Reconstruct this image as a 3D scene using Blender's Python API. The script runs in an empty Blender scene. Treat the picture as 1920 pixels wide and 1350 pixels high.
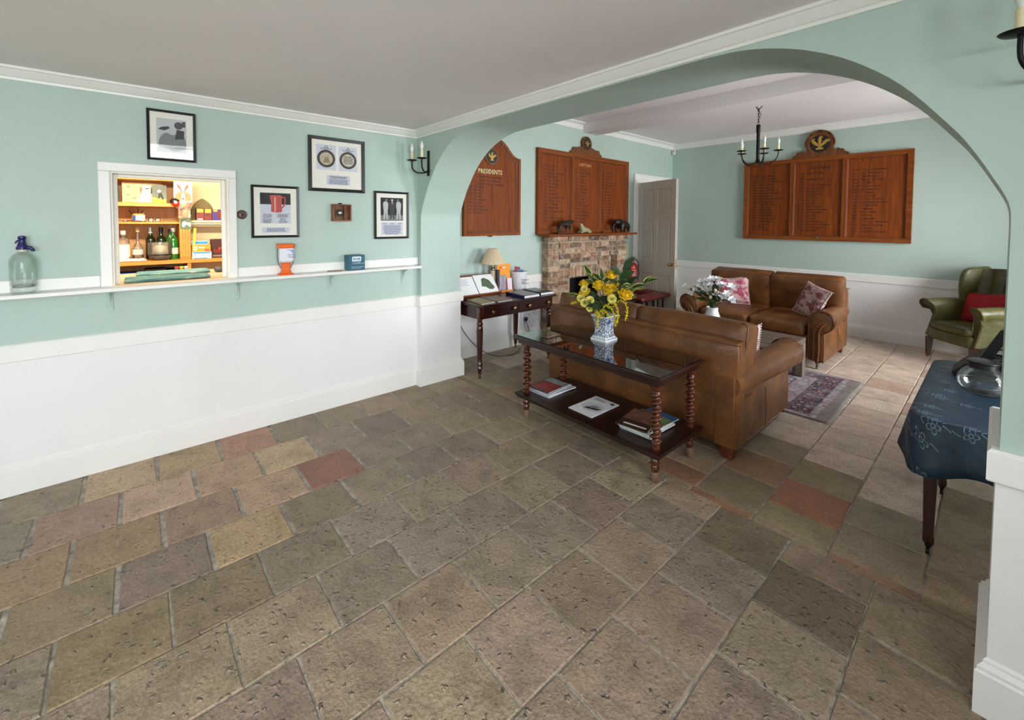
import bpy, bmesh, math, random
from math import sin, cos, pi, radians, sqrt
from mathutils import Vector, Matrix

SC = bpy.context.scene
COL = SC.collection
random.seed(7)

# ------------------------------------------------------------------ camera
F_PX, PP_Y, IMG_W, IMG_H = 806.05, 445.65, 1920, 1350
YAW, PITCH, ROLL = radians(48.629), radians(2.21), radians(0.302)
CAM_LOC = Vector((3.6508, -2.0206, 1.5643))
_fw = Vector((-sin(YAW) * cos(PITCH), cos(YAW) * cos(PITCH), -sin(PITCH)))
_rt = Vector((cos(YAW), sin(YAW), 0.0))
_up = _rt.cross(_fw)
_r2 = _rt * cos(ROLL) + _up * sin(ROLL)
_u2 = -_rt * sin(ROLL) + _up * cos(ROLL)
cam_data = bpy.data.cameras.new("camera")
cam = bpy.data.objects.new("camera", cam_data)
COL.objects.link(cam)
cam.matrix_world = Matrix(((_r2.x, _u2.x, -_fw.x, CAM_LOC.x), (_r2.y, _u2.y, -_fw.y, CAM_LOC.y),
                           (_r2.z, _u2.z, -_fw.z, CAM_LOC.z), (0, 0, 0, 1)))
cam_data.sensor_fit = 'HORIZONTAL'
cam_data.sensor_width = 36.0
cam_data.lens = F_PX / IMG_W * 36.0
cam_data.shift_y = -(IMG_H / 2 - PP_Y) / IMG_W
cam_data.clip_start = 0.02
SC.camera = cam

# ------------------------------------------------------------------ world, window light, exposure
world = bpy.data.worlds.new("world")
SC.world = world
world.use_nodes = True
_bg = world.node_tree.nodes["Background"]
_bg.inputs[0].default_value = (0.80, 0.90, 1.0, 1)
_bg.inputs[1].default_value = 3.0

def area(name, loc, target, sx, sy, power, col):
    d = bpy.data.lights.new(name, 'AREA')
    d.shape = 'RECTANGLE'; d.size = sx; d.size_y = sy
    d.energy = power; d.color = col
    o = bpy.data.objects.new(name, d); COL.objects.link(o)
    o.location = loc
    o.rotation_euler = (Vector(target) - Vector(loc)).to_track_quat('-Z', 'Y').to_euler()
    return o
# daylight entering by the windows (just outside the panes)
WIN_FRONT = (-4.1, -1.0, 0.62, 2.12)      # y0, y1, z0, z1 in the right wall of the front room
ADDED_WIN_BACK = (0.9, 3.6, 0.62, 2.12)         # x0, x1 behind the camera; window added to light the arch face
WIN_REAR1 = (0.62, 1.45, 0.6, 2.2)
WIN_REAR2 = (2.95, 4.75, 0.6, 2.45)
XR = 5.2                                   # right walls
YB = -4.6                                  # wall behind the camera
area("daylight_front", (XR + 0.3, -2.55, 1.5), (2.5, -2.45, -0.1), 3.0, 1.5, 225, (0.945, 0.975, 1.0))
area("added_back_light", (2.25, YB - 0.3, 1.5), (2.25, -2, 0.0), 2.6, 1.5, 16, (1.0, 0.99, 0.97))  # added lamp outside the added back window, brightens the arch face
area("daylight_rear", (XR + 0.3, 1.04, 1.4), (0, 2.4, 1.2), 0.9, 1.6, 130, (0.975, 0.985, 1.0))
area("daylight_rear_far", (XR + 0.3, 3.85, 1.55), (0, 3.2, 1.3), 1.8, 1.8, 215, (0.975, 0.985, 1.0))

SC.view_settings.view_transform = 'Standard'
SC.view_settings.look = 'None'
SC.view_settings.gamma = 1.0
SC.view_settings.use_curve_mapping = False
SC.view_settings.exposure = 0.0
SC.cycles.use_denoising = True
SC.cycles.max_bounces = 6
SC.cycles.diffuse_bounces = 4
SC.cycles.glossy_bounces = 3
SC.cycles.transmission_bounces = 4
SC.cycles.transparent_max_bounces = 10
SC.cycles.use_adaptive_sampling = True
SC.cycles.adaptive_threshold = 0.1
SC.cycles.adaptive_min_samples = 16
SC.cycles.caustics_reflective = False
SC.cycles.caustics_refractive = False
SC.cycles.sample_clamp_indirect = 6.0

# ------------------------------------------------------------------ materials
def lin(c):
    out = []
    for v in c[:3]:
        v = v / 255.0
        out.append(v / 12.92 if v <= 0.04045 else ((v + 0.055) / 1.055) ** 2.4)
    return (out[0], out[1], out[2], 1.0)

class NT:
    def __init__(s, name):
        s.m = bpy.data.materials.new(name); s.m.use_nodes = True
        s.t = s.m.node_tree; s.n = s.t.nodes
        s.b = s.n["Principled BSDF"]; s.out = s.n["Material Output"]
    def add(s, typ, **kw):
        nd = s.n.new(typ)
        for k, v in kw.items():
            if k.startswith('i_'):
                key = k[2:]
                key = int(key) if key.isdigit() else key
                nd.inputs[key].default_value = v
            else:
                setattr(nd, k, v)
        return nd
    def link(s, a, b): s.t.links.new(a, b)
    def pos(s): return s.add("ShaderNodeNewGeometry").outputs["Position"]
    def objc(s): return s.add("ShaderNodeTexCoord").outputs["Object"]
    def map(s, v, scale=(1, 1, 1), rot=(0, 0, 0), loc=(0, 0, 0)):
        m = s.add("ShaderNodeMapping"); s.link(v, m.inputs[0])
        m.inputs["Scale"].default_value = scale; m.inputs["Rotation"].default_value = rot; m.inputs["Location"].default_value = loc
        return m.outputs[0]
    def noise(s, v, scale, detail=4, rough=0.55, dist=0.0):
        n = s.add("ShaderNodeTexNoise"); s.link(v, n.inputs["Vector"])
        n.inputs["Scale"].default_value = scale; n.inputs["Detail"].default_value = detail
        n.inputs["Roughness"].default_value = rough; n.inputs["Distortion"].default_value = dist
        return n.outputs["Fac"]
    def voro(s, v, scale, feature='F1', out="Distance", rnd=1.0):
        n = s.add("ShaderNodeTexVoronoi", feature=feature); s.link(v, n.inputs["Vector"])
        n.inputs["Scale"].default_value = scale; n.inputs["Randomness"].default_value = rnd
        return n.outputs[out]
    def ramp(s, fac, stops, interp='LINEAR'):
        r = s.add("ShaderNodeValToRGB"); r.color_ramp.interpolation = interp
        el = r.color_ramp.elements
        while len(el) < len(stops): el.new(0.5)
        for e, (p, c) in zip(el, stops):
            e.position = p; e.color = c if len(c) == 4 else lin(c)
        s.link(fac, r.inputs[0]); return r.outputs[0]
    def mix(s, a, b, fac, mode='MIX'):
        m = s.add("ShaderNodeMix", data_type='RGBA', blend_type=mode)
        for sock, val in ((m.inputs[6], a), (m.inputs[7], b), (m.inputs[0], fac)):
            if hasattr(val, 'is_linked'): s.link(val, sock)
            else: sock.default_value = val
        return m.outputs[2]
    def math(s, op, a, b=None):
        m = s.add("ShaderNodeMath", operation=op)
        for i, val in enumerate((a, b)):
            if val is None: continue
            if hasattr(val, 'is_linked'): s.link(val, m.inputs[i])
            else: m.inputs[i].default_value = val
        return m.outputs[0]
    def bump(s, h, strength=0.3, dist=0.01, prev=None):
        b = s.add("ShaderNodeBump"); b.inputs["Strength"].default_value = strength; b.inputs["Distance"].default_value = dist
        s.link(h, b.inputs["Height"])
        if prev is not None: s.link(prev, b.inputs["Normal"])
        return b.outputs[0]
    def set(s, **kw):
        for k, v in kw.items():
            sock = s.b.inputs[k.replace('_', ' ')]
            if hasattr(v, 'is_linked'): s.link(v, sock)
            else: sock.default_value = v
        return s

def mat(name, col, rough=0.5, metal=0.0, var=0.0, vscale=8.0, bump=0.0, bscale=60.0, spec=0.5, coat=0.0, trans=0.0, obj=False):
    n = NT(name)
    c = lin(col)
    n.set(Roughness=rough, Metallic=metal)
    n.b.inputs["Specular IOR Level"].default_value = spec
    n.b.inputs["Coat Weight"].default_value = coat
    n.b.inputs["Transmission Weight"].default_value = trans
    v = n.objc() if obj else n.pos()
    if var > 0:
        f = n.noise(v, vscale)
        d = tuple(x * (1 - var) for x in c[:3]) + (1,); e = tuple(min(1, x * (1 + var)) for x in c[:3]) + (1,)
        n.set(Base_Color=n.ramp(f, [(0.3, d), (0.7, e)]))
    else:
        n.set(Base_Color=c)
    if bump > 0:
        n.set(Normal=n.bump(n.noise(v, bscale), bump, 0.01))
    return n.m

def mat_wood(name, dark, light, rough=0.35, axis=0, scale=1.0, coat=0.0, spec=0.5):
    n = NT(name)
    sc = [14 * scale] * 3; sc[axis] = 0.9 * scale
    v = n.map(n.pos(), scale=tuple(sc))
    f = n.noise(v, 2.2, 6, 0.6, 0.6)
    g = n.noise(n.map(n.pos(), scale=tuple([90 * scale if i != axis else 3 * scale for i in range(3)])), 2.0, 3)
    c = n.ramp(f, [(0.3, dark), (0.72, light)])
    c = n.mix(c, lin(dark), n.math('MULTIPLY', n.ramp(g, [(0.5, (0, 0, 0, 1)), (0.75, (1, 1, 1, 1))]), 0.45))
    n.set(Base_Color=c, Roughness=rough, Normal=n.bump(g, 0.08, 0.003))
    n.b.inputs["Specular IOR Level"].default_value = spec
    n.b.inputs["Coat Weight"].default_value = coat
    n.b.inputs["Coat Roughness"].default_value = 0.12
    return n.m

def mat_paint(name, col, rough=0.55, lump=0.12):
    n = NT(name)
    p = n.pos()
    f = n.noise(p, 1.3, 3)
    c = lin(col)
    n.set(Base_Color=n.ramp(f, [(0.3, tuple(x * 0.965 for x in c[:3]) + (1,)), (0.7, tuple(min(1, x * 1.02) for x in c[:3]) + (1,))]), Roughness=rough)
    b = n.bump(n.noise(p, 9, 4), lump, 0.02)
    n.set(Normal=n.bump(n.noise(p, 120, 3), 0.05, 0.004, b))
    return n.m

def mat_glass(name, col=(255, 255, 255), rough=0.02, ior=1.45):
    n = NT(name)
    n.set(Base_Color=lin(col), Roughness=rough, IOR=ior)
    n.b.inputs["Transmission Weight"].default_value = 1.0
    return n.m

def mat_pane(name, tint=(1, 1, 1, 1), gloss=0.5):
    """thin flat glass: transparent with a fresnel reflection"""
    n = NT(name)
    tr = n.add("ShaderNodeBsdfTransparent"); tr.inputs[0].default_value = tint
    gl = n.add("ShaderNodeBsdfGlossy"); gl.inputs["Roughness"].default_value = 0.02
    fr = n.add("ShaderNodeFresnel"); fr.inputs[0].default_value = 1.5
    mx = n.add("ShaderNodeMixShader")
    n.link(n.math('MULTIPLY', fr.outputs[0], gloss * 2), mx.inputs[0]); n.link(tr.outputs[0], mx.inputs[1]); n.link(gl.outputs[0], mx.inputs[2])
    n.link(mx.outputs[0], n.out.inputs[0])
    return n.m

def mat_thin(name, col=(235, 245, 240), body=0.12, gloss=1.0):
    """thin blown glass: mostly see-through, a bright fresnel skin and a trace of body colour"""
    n = NT(name)
    tr = n.add("ShaderNodeBsdfTransparent"); tr.inputs[0].default_value = lin(col)
    df = n.add("ShaderNodeBsdfDiffuse"); df.inputs[0].default_value = lin(col)
    gl = n.add("ShaderNodeBsdfGlossy"); gl.inputs["Roughness"].default_value = 0.04
    lw = n.add("ShaderNodeLayerWeight"); lw.inputs[0].default_value = 0.35
    m1 = n.add("ShaderNodeMixShader"); m1.inputs[0].default_value = body
    n.link(tr.outputs[0], m1.inputs[1]); n.link(df.outputs[0], m1.inputs[2])
    m2 = n.add("ShaderNodeMixShader"); n.link(n.math('MULTIPLY', lw.outputs["Fresnel"], gloss), m2.inputs[0])
    n.link(m1.outputs[0], m2.inputs[1]); n.link(gl.outputs[0], m2.inputs[2]); n.link(m2.outputs[0], n.out.inputs[0])
    return n.m

def mat_tile(name, rough_scale=1.0):
    """worn reconstituted stone flag; the flag's own colour comes from the object colour"""
    n = NT(name)
    p = n.pos()
    oi = n.add("ShaderNodeObjectInfo")
    off = n.add("ShaderNodeVectorMath", operation='SCALE'); n.link(oi.outputs["Location"], off.inputs[0]); off.inputs["Scale"].default_value = 3.7
    ad = n.add("ShaderNodeVectorMath", operation='ADD'); n.link(p, ad.inputs[0]); n.link(off.outputs[0], ad.inputs[1])
    v = ad.outputs[0]
    big = n.noise(v, 6, 4, 0.65)
    fine = n.noise(v, 75, 3, 0.7)
    c = n.mix(oi.outputs["Color"], n.ramp(big, [(0.25, (0.66, 0.645, 0.63, 1)), (0.5, (1, 1, 1, 1)), (0.8, (1.25, 1.23, 1.2, 1))]), 1.0, 'MULTIPLY')
    c = n.mix(c, n.ramp(fine, [(0.3, (0.62, 0.61, 0.60, 1)), (0.52, (1, 1, 1, 1)), (0.75, (1.28, 1.26, 1.24, 1))]), 0.8, 'MULTIPLY')
    nc = n.add("ShaderNodeTexNoise"); n.link(v, nc.inputs["Vector"]); nc.inputs["Scale"].default_value = 34; nc.inputs["Detail"].default_value = 2
    wv = n.add("ShaderNodeVectorMath", operation='MULTIPLY_ADD'); n.link(nc.outputs["Color"], wv.inputs[0]); wv.inputs[1].default_value = (.045, .045, 0); n.link(v, wv.inputs[2])
    vo = n.add("ShaderNodeTexVoronoi"); n.link(wv.outputs[0], vo.inputs["Vector"]); vo.inputs["Scale"].default_value = 30
    sep = n.add("ShaderNodeSeparateColor"); n.link(vo.outputs["Color"], sep.inputs[0])
    spot = n.ramp(n.math('ADD', vo.outputs["Distance"], n.math('MULTIPLY', fine, 0.25)), [(0.16, (1, 1, 1, 1)), (0.42, (0, 0, 0, 1))])
    rnd = n.math('ADD', n.math('MULTIPLY', oi.outputs["Random"], 0.55), 0.25)
    up = n.math('MULTIPLY', spot, n.math('GREATER_THAN', n.math('ADD', sep.outputs[0], n.math('SUBTRACT', big, 0.5)), n.math('SUBTRACT', 0.95, rnd)))
    dn = n.math('MULTIPLY', spot, n.math('GREATER_THAN', n.math('SUBTRACT', sep.outputs[1], big), 0.44))
    c = n.mix(c, (0.07, 0.06, 0.05, 1), n.math('MULTIPLY', dn, 0.35))
    c = n.mix(c, (0.42, 0.40, 0.37, 1), n.math('MULTIPLY', up, 0.16))
    h = n.math('ADD', n.math('SUBTRACT', n.math('MULTIPLY', up, 0.85), n.math('MULTIPLY', dn, 0.9)), n.math('ADD', n.math('MULTIPLY', big, 1.1), n.math('MULTIPLY', fine, 0.45)))
    n.set(Base_Color=c, Normal=n.bump(h, 1.0 * rough_scale, 0.014), Roughness=0.52)
    n.b.inputs["Specular IOR Level"].default_value = 0.4
    return n.m

def mat_brick(name):
    n = NT(name)
    p = n.pos()
    oi = n.add("ShaderNodeObjectInfo")
    f = n.noise(p, 22, 5, 0.7); g = n.noise(p, 70, 4, 0.7)
    c = n.mix(oi.outputs["Color"], n.ramp(f, [(0.3, (0.45, 0.42, 0.4, 1)), (0.5, (1, 1, 1, 1)), (0.72, (1.5, 1.4, 1.3, 1))]), 1.0, 'MULTIPLY')
    c = n.mix(c, lin((206, 192, 172)), n.ramp(n.noise(p, 9, 4, 0.7), [(0.48, (0, 0, 0, 1)), (0.66, (0.7, 0.7, 0.7, 1))]))
    n.set(Base_Color=c, Roughness=0.9, Normal=n.bump(n.math('ADD', f, g), 0.6, 0.012))
    n.b.inputs["Specular IOR Level"].default_value = 0.2
    return n.m

def mat_leather(name, dark, light, rough=0.37):
    n = NT(name)
    p = n.pos()
    f = n.noise(p, 4.5, 6, 0.65, 0.8)
    c = n.ramp(f, [(0.28, dark), (0.52, tuple((a + b) / 2 for a, b in zip(dark, light))), (0.74, light)])
    cr = n.voro(n.map(p, scale=(1, 1, 1)), 16, 'DISTANCE_TO_EDGE')
    scr = n.ramp(n.noise(n.map(p, scale=(30, 8, 22)), 1.0, 4, 0.7), [(0.60, (0, 0, 0, 1)), (0.68, (1, 1, 1, 1))])
    c = n.mix(c, lin(tuple(min(255, x * 1.25) for x in light)), n.math('MULTIPLY', scr, 0.28))
    b = n.bump(n.noise(p, 14, 5, 0.6), 0.22, 0.02)
    b = n.bump(n.voro(p, 190), 0.10, 0.002, b)
    n.set(Base_Color=c, Roughness=n.ramp(n.noise(p, 9, 3), [(0.3, (rough - 0.06,) * 3 + (1,)), (0.7, (rough + 0.12,) * 3 + (1,))]), Normal=b)
    return n.m

# ------------------------------------------------------------------ geometry helpers
class MB:
    def __init__(s): s.v = []; s.f = []; s.mi = []
    def add(s, vs, fs, m=0):
        o = len(s.v); s.v += [tuple(p) for p in vs]
        s.f += [tuple(i + o for i in f) for f in fs]; s.mi += [m] * len(fs)
        return s
    def box(s, x0, x1, y0, y1, z0, z1, c=0.0, m=0):
        x0, x1 = min(x0, x1), max(x0, x1); y0, y1 = min(y0, y1), max(y0, y1); z0, z1 = min(z0, z1), max(z0, z1)
        if c <= 0:
            vs = [(x, y, z) for z in (z0, z1) for y in (y0, y1) for x in (x0, x1)]
            return s.add(vs, [(0, 2, 3, 1), (4, 5, 7, 6), (0, 1, 5, 4), (2, 6, 7, 3), (0, 4, 6, 2), (1, 3, 7, 5)], m)
        c = min(c, (x1 - x0) * .49, (y1 - y0) * .49, (z1 - z0) * .49)
        vs = []; idx = {}
        for ix, x in enumerate((x0, x1)):
            for iy, y in enumerate((y0, y1)):
                for iz, z in enumerate((z0, z1)):
                    sx, sy, sz = (1, -1)[ix], (1, -1)[iy], (1, -1)[iz]
                    idx[ix, iy, iz, 0] = len(vs); vs.append((x, y + sy * c, z + sz * c))
                    idx[ix, iy, iz, 1] = len(vs); vs.append((x + sx * c, y, z + sz * c))
                    idx[ix, iy, iz, 2] = len(vs); vs.append((x + sx * c, y + sy * c, z))
        I = lambda a, b, d, k: idx[a, b, d, k]
        fs = []
        for q in (0, 1):
            f = [I(q, 0, 0, 0), I(q, 1, 0, 0), I(q, 1, 1, 0), I(q, 0, 1, 0)]; fs.append(f if q else f[::-1])
            f = [I(0, q, 0, 1), I(1, q, 0, 1), I(1, q, 1, 1), I(0, q, 1, 1)]; fs.append(f[::-1] if q else f)
            f = [I(0, 0, q, 2), I(1, 0, q, 2), I(1, 1, q, 2), I(0, 1, q, 2)]; fs.append(f if q else f[::-1])
        for a in (0, 1):
            for b in (0, 1):
                fs.append([I(a, b, 0, 0), I(a, b, 1, 0), I(a, b, 1, 1), I(a, b, 0, 1)])
                fs.append([I(a, 0, b, 0), I(a, 1, b, 0), I(a, 1, b, 2), I(a, 0, b, 2)])
                fs.append([I(0, a, b, 1), I(1, a, b, 1), I(1, a, b, 2), I(0, a, b, 2)])
                for d in (0, 1): fs.append([I(a, b, d, 0), I(a, b, d, 1), I(a, b, d, 2)])
        return s.add(vs, fs, m)
    def prism(s, poly, axis, a0, a1, m=0):
        n = len(poly)
        def P(u, w, a): return {'z': (u, w, a), 'x': (a, u, w), 'y': (u, a, w)}[axis]
        vs = [P(u, w, a0) for u, w in poly] + [P(u, w, a1) for u, w in poly]
        fs = [tuple(range(n))[::-1], tuple(range(n, 2 * n))] + [(i, (i + 1) % n, n + (i + 1) % n, n + i) for i in range(n)]
        return s.add(vs, fs, m)
    def ring(s, outer, inner, axis, a0, a1, ai=None, m=0):
        """flat frame between two outlines of equal length"""
        n = len(outer); ai = a1 if ai is None else ai
        def P(u, w, a): return {'z': (u, w, a), 'x': (a, u, w), 'y': (u, a, w)}[axis]
        vs = [P(u, w, a0) for u, w in outer] + [P(u, w, a1) for u, w in outer] + [P(u, w, ai) for u, w in inner] + [P(u, w, a0) for u, w in inner]
        fs = []
        for i in range(n):
            j = (i + 1) % n
            for k in range(3): fs.append((k * n + i, k * n + j, (k + 1) * n + j, (k + 1) * n + i))
            fs.append((3 * n + i, 3 * n + j, j, i))
        return s.add(vs, fs, m)
    def lathe(s, prof, c=(0, 0, 0), seg=20, axis='z', m=0, twist=None):
        vs = []; fs = []
        for k, (r, h) in enumerate(prof):
            for i in range(seg):
                a = 2 * pi * i / seg
                u, w = r * cos(a), r * sin(a)
                p = {'z': (u, w, h), 'x': (h, u, w), 'y': (w, h, u)}[axis]
                vs.append((p[0] + c[0], p[1] + c[1], p[2] + c[2]))
        for k in range(len(prof) - 1):
            for i in range(seg):
                j = (i + 1) % seg
                fs.append((k * seg + i, k * seg + j, (k + 1) * seg + j, (k + 1) * seg + i))
        if prof[0][0] > 1e-5: fs.append(tuple(range(seg))[::-1])
        if prof[-1][0] > 1e-5: fs.append(tuple(range((len(prof) - 1) * seg, len(prof) * seg)))
        return s.add(vs, fs, m)
    def tube(s, pts, r, seg=8, closed=False, m=0, flat=None):
        pts = [Vector(p) for p in pts]; n = len(pts)
        rr = r if isinstance(r, (list, tuple)) else [r] * n
        T = []
        for i in range(n):
            a = pts[i - 1] if (i > 0 or closed) else pts[0]
            b = pts[(i + 1) % n] if (i < n - 1 or closed) else pts[-1]
            t = (b - a); T.append(t.normalized() if t.length > 1e-9 else Vector((0, 0, 1)))
        up = Vector((0, 0, 1)) if abs(T[0].z) < 0.9 else Vector((1, 0, 0))
        N = (up - T[0] * up.dot(T[0])).normalized()
        vs = []; fs = []
        for i in range(n):
            if i: N = (N - T[i] * N.dot(T[i])).normalized()
            B = T[i].cross(N)
            for k in range(seg):
                a = 2 * pi * k / seg
                vs.append(pts[i] + (N * cos(a) * (flat if flat else 1) + B * sin(a)) * rr[i])
        L = n if closed else n - 1
        for i in range(L):
            i2 = (i + 1) % n
            for k in range(seg):
                k2 = (k + 1) % seg
                fs.append((i * seg + k, i * seg + k2, i2 * seg + k2, i2 * seg + k))
        if not closed:
            fs.append(tuple(range(seg))[::-1]); fs.append(tuple(range((n - 1) * seg, n * seg)))
        return s.add(vs, fs, m)
    def grid(s, fn, nu, nv, m=0, wrap=False):
        vs = [fn(i / nu, j / nv) for j in range(nv + 1) for i in range(nu + (0 if wrap else 1))]
        w = nu if wrap else nu + 1
        fs = [(j * w + i, j * w + (i + 1) % w if wrap else j * w + i + 1, (j + 1) * w + ((i + 1) % w if wrap else i + 1), (j + 1) * w + i) for j in range(nv) for i in range(nu)]
        return s.add(vs, fs, m)
    def sphere(s, c, r, seg=14, rings=9, sc=(1, 1, 1), m=0):
        prof = [(sin(pi * k / rings), -cos(pi * k / rings)) for k in range(rings + 1)]
        vs = []; fs = []
        for pr, pz in prof:
            for i in range(seg):
                a = 2 * pi * i / seg
                vs.append((c[0] + r * sc[0] * pr * cos(a), c[1] + r * sc[1] * pr * sin(a), c[2] + r * sc[2] * pz))
        for k in range(rings):
            for i in range(seg):
                j = (i + 1) % seg
                fs.append((k * seg + i, k * seg + j, (k + 1) * seg + j, (k + 1) * seg + i))
        return s.add(vs, fs, m)
    def soft(s, c, size, r=0.04, bulge=(0, 0, 0), n=8, m=0, wob=0.0, seed=0):
        """rounded cushion-like block; bulge pushes each pair of faces outwards"""
        hx, hy, hz = size[0] / 2, size[1] / 2, size[2] / 2
        rnd = random.Random(seed); ph = [rnd.uniform(0, 6) for _ in range(6)]
        def P(d):
            q = Vector((d[0] * hx, d[1] * hy, d[2] * hz))
            rr = min(r, hx * .99, hy * .99, hz * .99)
            inn = Vector((max(-hx + rr, min(hx - rr, q.x)), max(-hy + rr, min(hy - rr, q.y)), max(-hz + rr, min(hz - rr, q.z))))
            e = q - inn
            if e.length > 1e-9: q = inn + e.normalized() * rr
            fx = (1 - d[1] ** 2) * (1 - d[2] ** 2); fy = (1 - d[0] ** 2) * (1 - d[2] ** 2); fz = (1 - d[0] ** 2) * (1 - d[1] ** 2)
            q.x += d[0] * bulge[0] * fx ** .7; q.y += d[1] * bulge[1] * fy ** .7; q.z += d[2] * bulge[2] * fz ** .7
            if wob:
                q.x += wob * sin(9 * q.z + ph[0] + 7 * q.y); q.y += wob * sin(8 * q.x + ph[1] + 6 * q.z); q.z += wob * sin(10 * q.x + ph[2] + 9 * q.y)
            return (q.x + c[0], q.y + c[1], q.z + c[2])
        # remap so that vertices crowd at the edges
        def R(t): t = 2 * t - 1; return math.copysign(abs(t) ** 0.72, t)
        for ax in range(3):
            for sg in (-1, 1):
                def fn(u, w, ax=ax, sg=sg):
                    a, b = R(u), R(w)
                    if sg < 0: a = -a
                    d = [0, 0, 0]; d[ax] = sg; d[(ax + 1) % 3] = a; d[(ax + 2) % 3] = b
                    return P(d)
                s.grid(fn, n, n, m)
        return s
    def xf(s, M):
        s.v = [tuple(M @ Vector(p)) for p in s.v]; return s
    def build(s, name, mats, parent=None, smooth=None, weld=False, local=False):
        me = bpy.data.meshes.new(name)
        vs = s.v
        if parent is not None and not local:
            inv = parent_matrix(parent).inverted(); vs = [tuple(inv @ Vector(p)) for p in vs]
        me.from_pydata(vs, [], s.f)
        ml = mats if isinstance(mats, (list, tuple)) else [mats]
        for m_ in ml: me.materials.append(m_)
        if len(ml) > 1: me.polygons.foreach_set("material_index", s.mi)
        bm = bmesh.new(); bm.from_mesh(me)
        if weld: bmesh.ops.remove_doubles(bm, verts=bm.verts, dist=1e-5)
        bmesh.ops.recalc_face_normals(bm, faces=bm.faces)
        bm.to_mesh(me); bm.free()
        if smooth is not None:
            me.polygons.foreach_set("use_smooth", [True] * len(me.polygons))
            me.set_sharp_from_angle(angle=radians(smooth))
        me.update()
        o = bpy.data.objects.new(name, me); COL.objects.link(o)
        if parent is not None: o.parent = parent
        return o

def parent_matrix(o):
    m = Matrix.Translation(o.location) @ o.rotation_euler.to_matrix().to_4x4()
    return parent_matrix(o.parent) @ m if o.parent else m

def tag(o, label=None, cat=None, group=None, kind=None):
    if label: o["label"] = label
    if cat: o["category"] = cat
    if group: o["group"] = group
    if kind: o["kind"] = kind
    return o
def thing(name, label, cat, loc, rotz=0.0, group=None, rot=None):
    o = bpy.data.objects.new(name, None); COL.objects.link(o)
    o.location = loc; o.rotation_euler = rot if rot else (0, 0, rotz)
    o.empty_display_size = 0.1
    return tag(o, label, cat, group)
def struct(o, label): return tag(o, label, None, None, "structure")

TXT_X = (pi / 2, 0, pi / 2)      # reads on a wall facing +x
TXT_Y = (pi / 2, 0, 0)           # reads on a wall facing -y
def lettering(name, body, loc, size, rot, material, parent=None, align='LEFT', depth=0.0006, spacing=1.0, sx=1.0, world_coords=True):
    cu = bpy.data.curves.new(name, 'FONT'); cu.body = body; cu.size = size
    cu.offset = size * .012
    cu.align_x = align; cu.resolution_u = 1; cu.extrude = depth; cu.space_line = spacing
    tmp = bpy.data.objects.new(name + "_tmp", cu); COL.objects.link(tmp)
    bpy.context.view_layer.update()
    me = bpy.data.meshes.new_from_object(tmp.evaluated_get(bpy.context.evaluated_depsgraph_get()))
    bpy.data.objects.remove(tmp); bpy.data.curves.remove(cu)
    M = Matrix.Translation(loc) @ (rot if isinstance(rot, Matrix) else Matrix.LocRotScale(None, __import__('mathutils').Euler(rot), None)) @ Matrix.Diagonal((sx, 1, 1, 1))
    if parent is not None and world_coords: M = parent_matrix(parent).inverted() @ M
    me.transform(M); me.name = name
    me.materials.clear(); me.materials.append(material)
    o = bpy.data.objects.new(name, me); COL.objects.link(o)
    if parent is not None: o.parent = parent
    return o

def copy_tree(o, parent=None):
    c = o.copy(); COL.objects.link(c); c.parent = parent
    for ch in list(o.children): copy_tree(ch, c)
    return c

def catmull(pts, n=6):
    out = []
    for i in range(len(pts) - 1):
        p0 = Vector(pts[max(0, i - 1)]); p1 = Vector(pts[i]); p2 = Vector(pts[i + 1]); p3 = Vector(pts[min(len(pts) - 1, i + 2)])
        for k in range(n):
            t = k / n
            out.append(tuple(0.5 * ((2 * p1) + (p2 - p0) * t + (2 * p0 - 5 * p1 + 4 * p2 - p3) * t * t + (3 * p1 - p0 - 3 * p2 + p3) * t ** 3)))
    out.append(tuple(pts[-1])); return out

def circ(cx, cy, r, n=24, a0=0.0, ry=None):
    return [(cx + r * cos(a0 + 2 * pi * i / n), cy + (ry or r) * sin(a0 + 2 * pi * i / n)) for i in range(n)]

def moulding(mb, path, prof, side=1, m=0):
    """sweep prof [(offset, z)] along a plan polyline with mitred corners; offset is to the left of travel * side"""
    P = [Vector((a, b)) for a, b in path]; n = len(P); N = []
    for i in range(n):
        d1 = (P[i] - P[i - 1]).normalized() if i else (P[1] - P[0]).normalized()
        d2 = (P[i + 1] - P[i]).normalized() if i < n - 1 else d1
        n1 = Vector((-d1.y, d1.x)); n2 = Vector((-d2.y, d2.x))
        b = n1 + n2; b = b / max(1e-6, b.dot(n1)) if b.length > 1e-6 else n1
        N.append(b * side)
    k = len(prof); vs = [(P[i].x + N[i].x * d, P[i].y + N[i].y * d, z) for i in range(n) for d, z in prof]
    fs = [(i * k + j, i * k + (j + 1) % k, (i + 1) * k + (j + 1) % k, (i + 1) * k + j) for i in range(n - 1) for j in range(k)]
    fs += [tuple(range(k))[::-1], tuple(range((n - 1) * k, n * k))]
    return mb.add(vs, fs, m)

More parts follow.
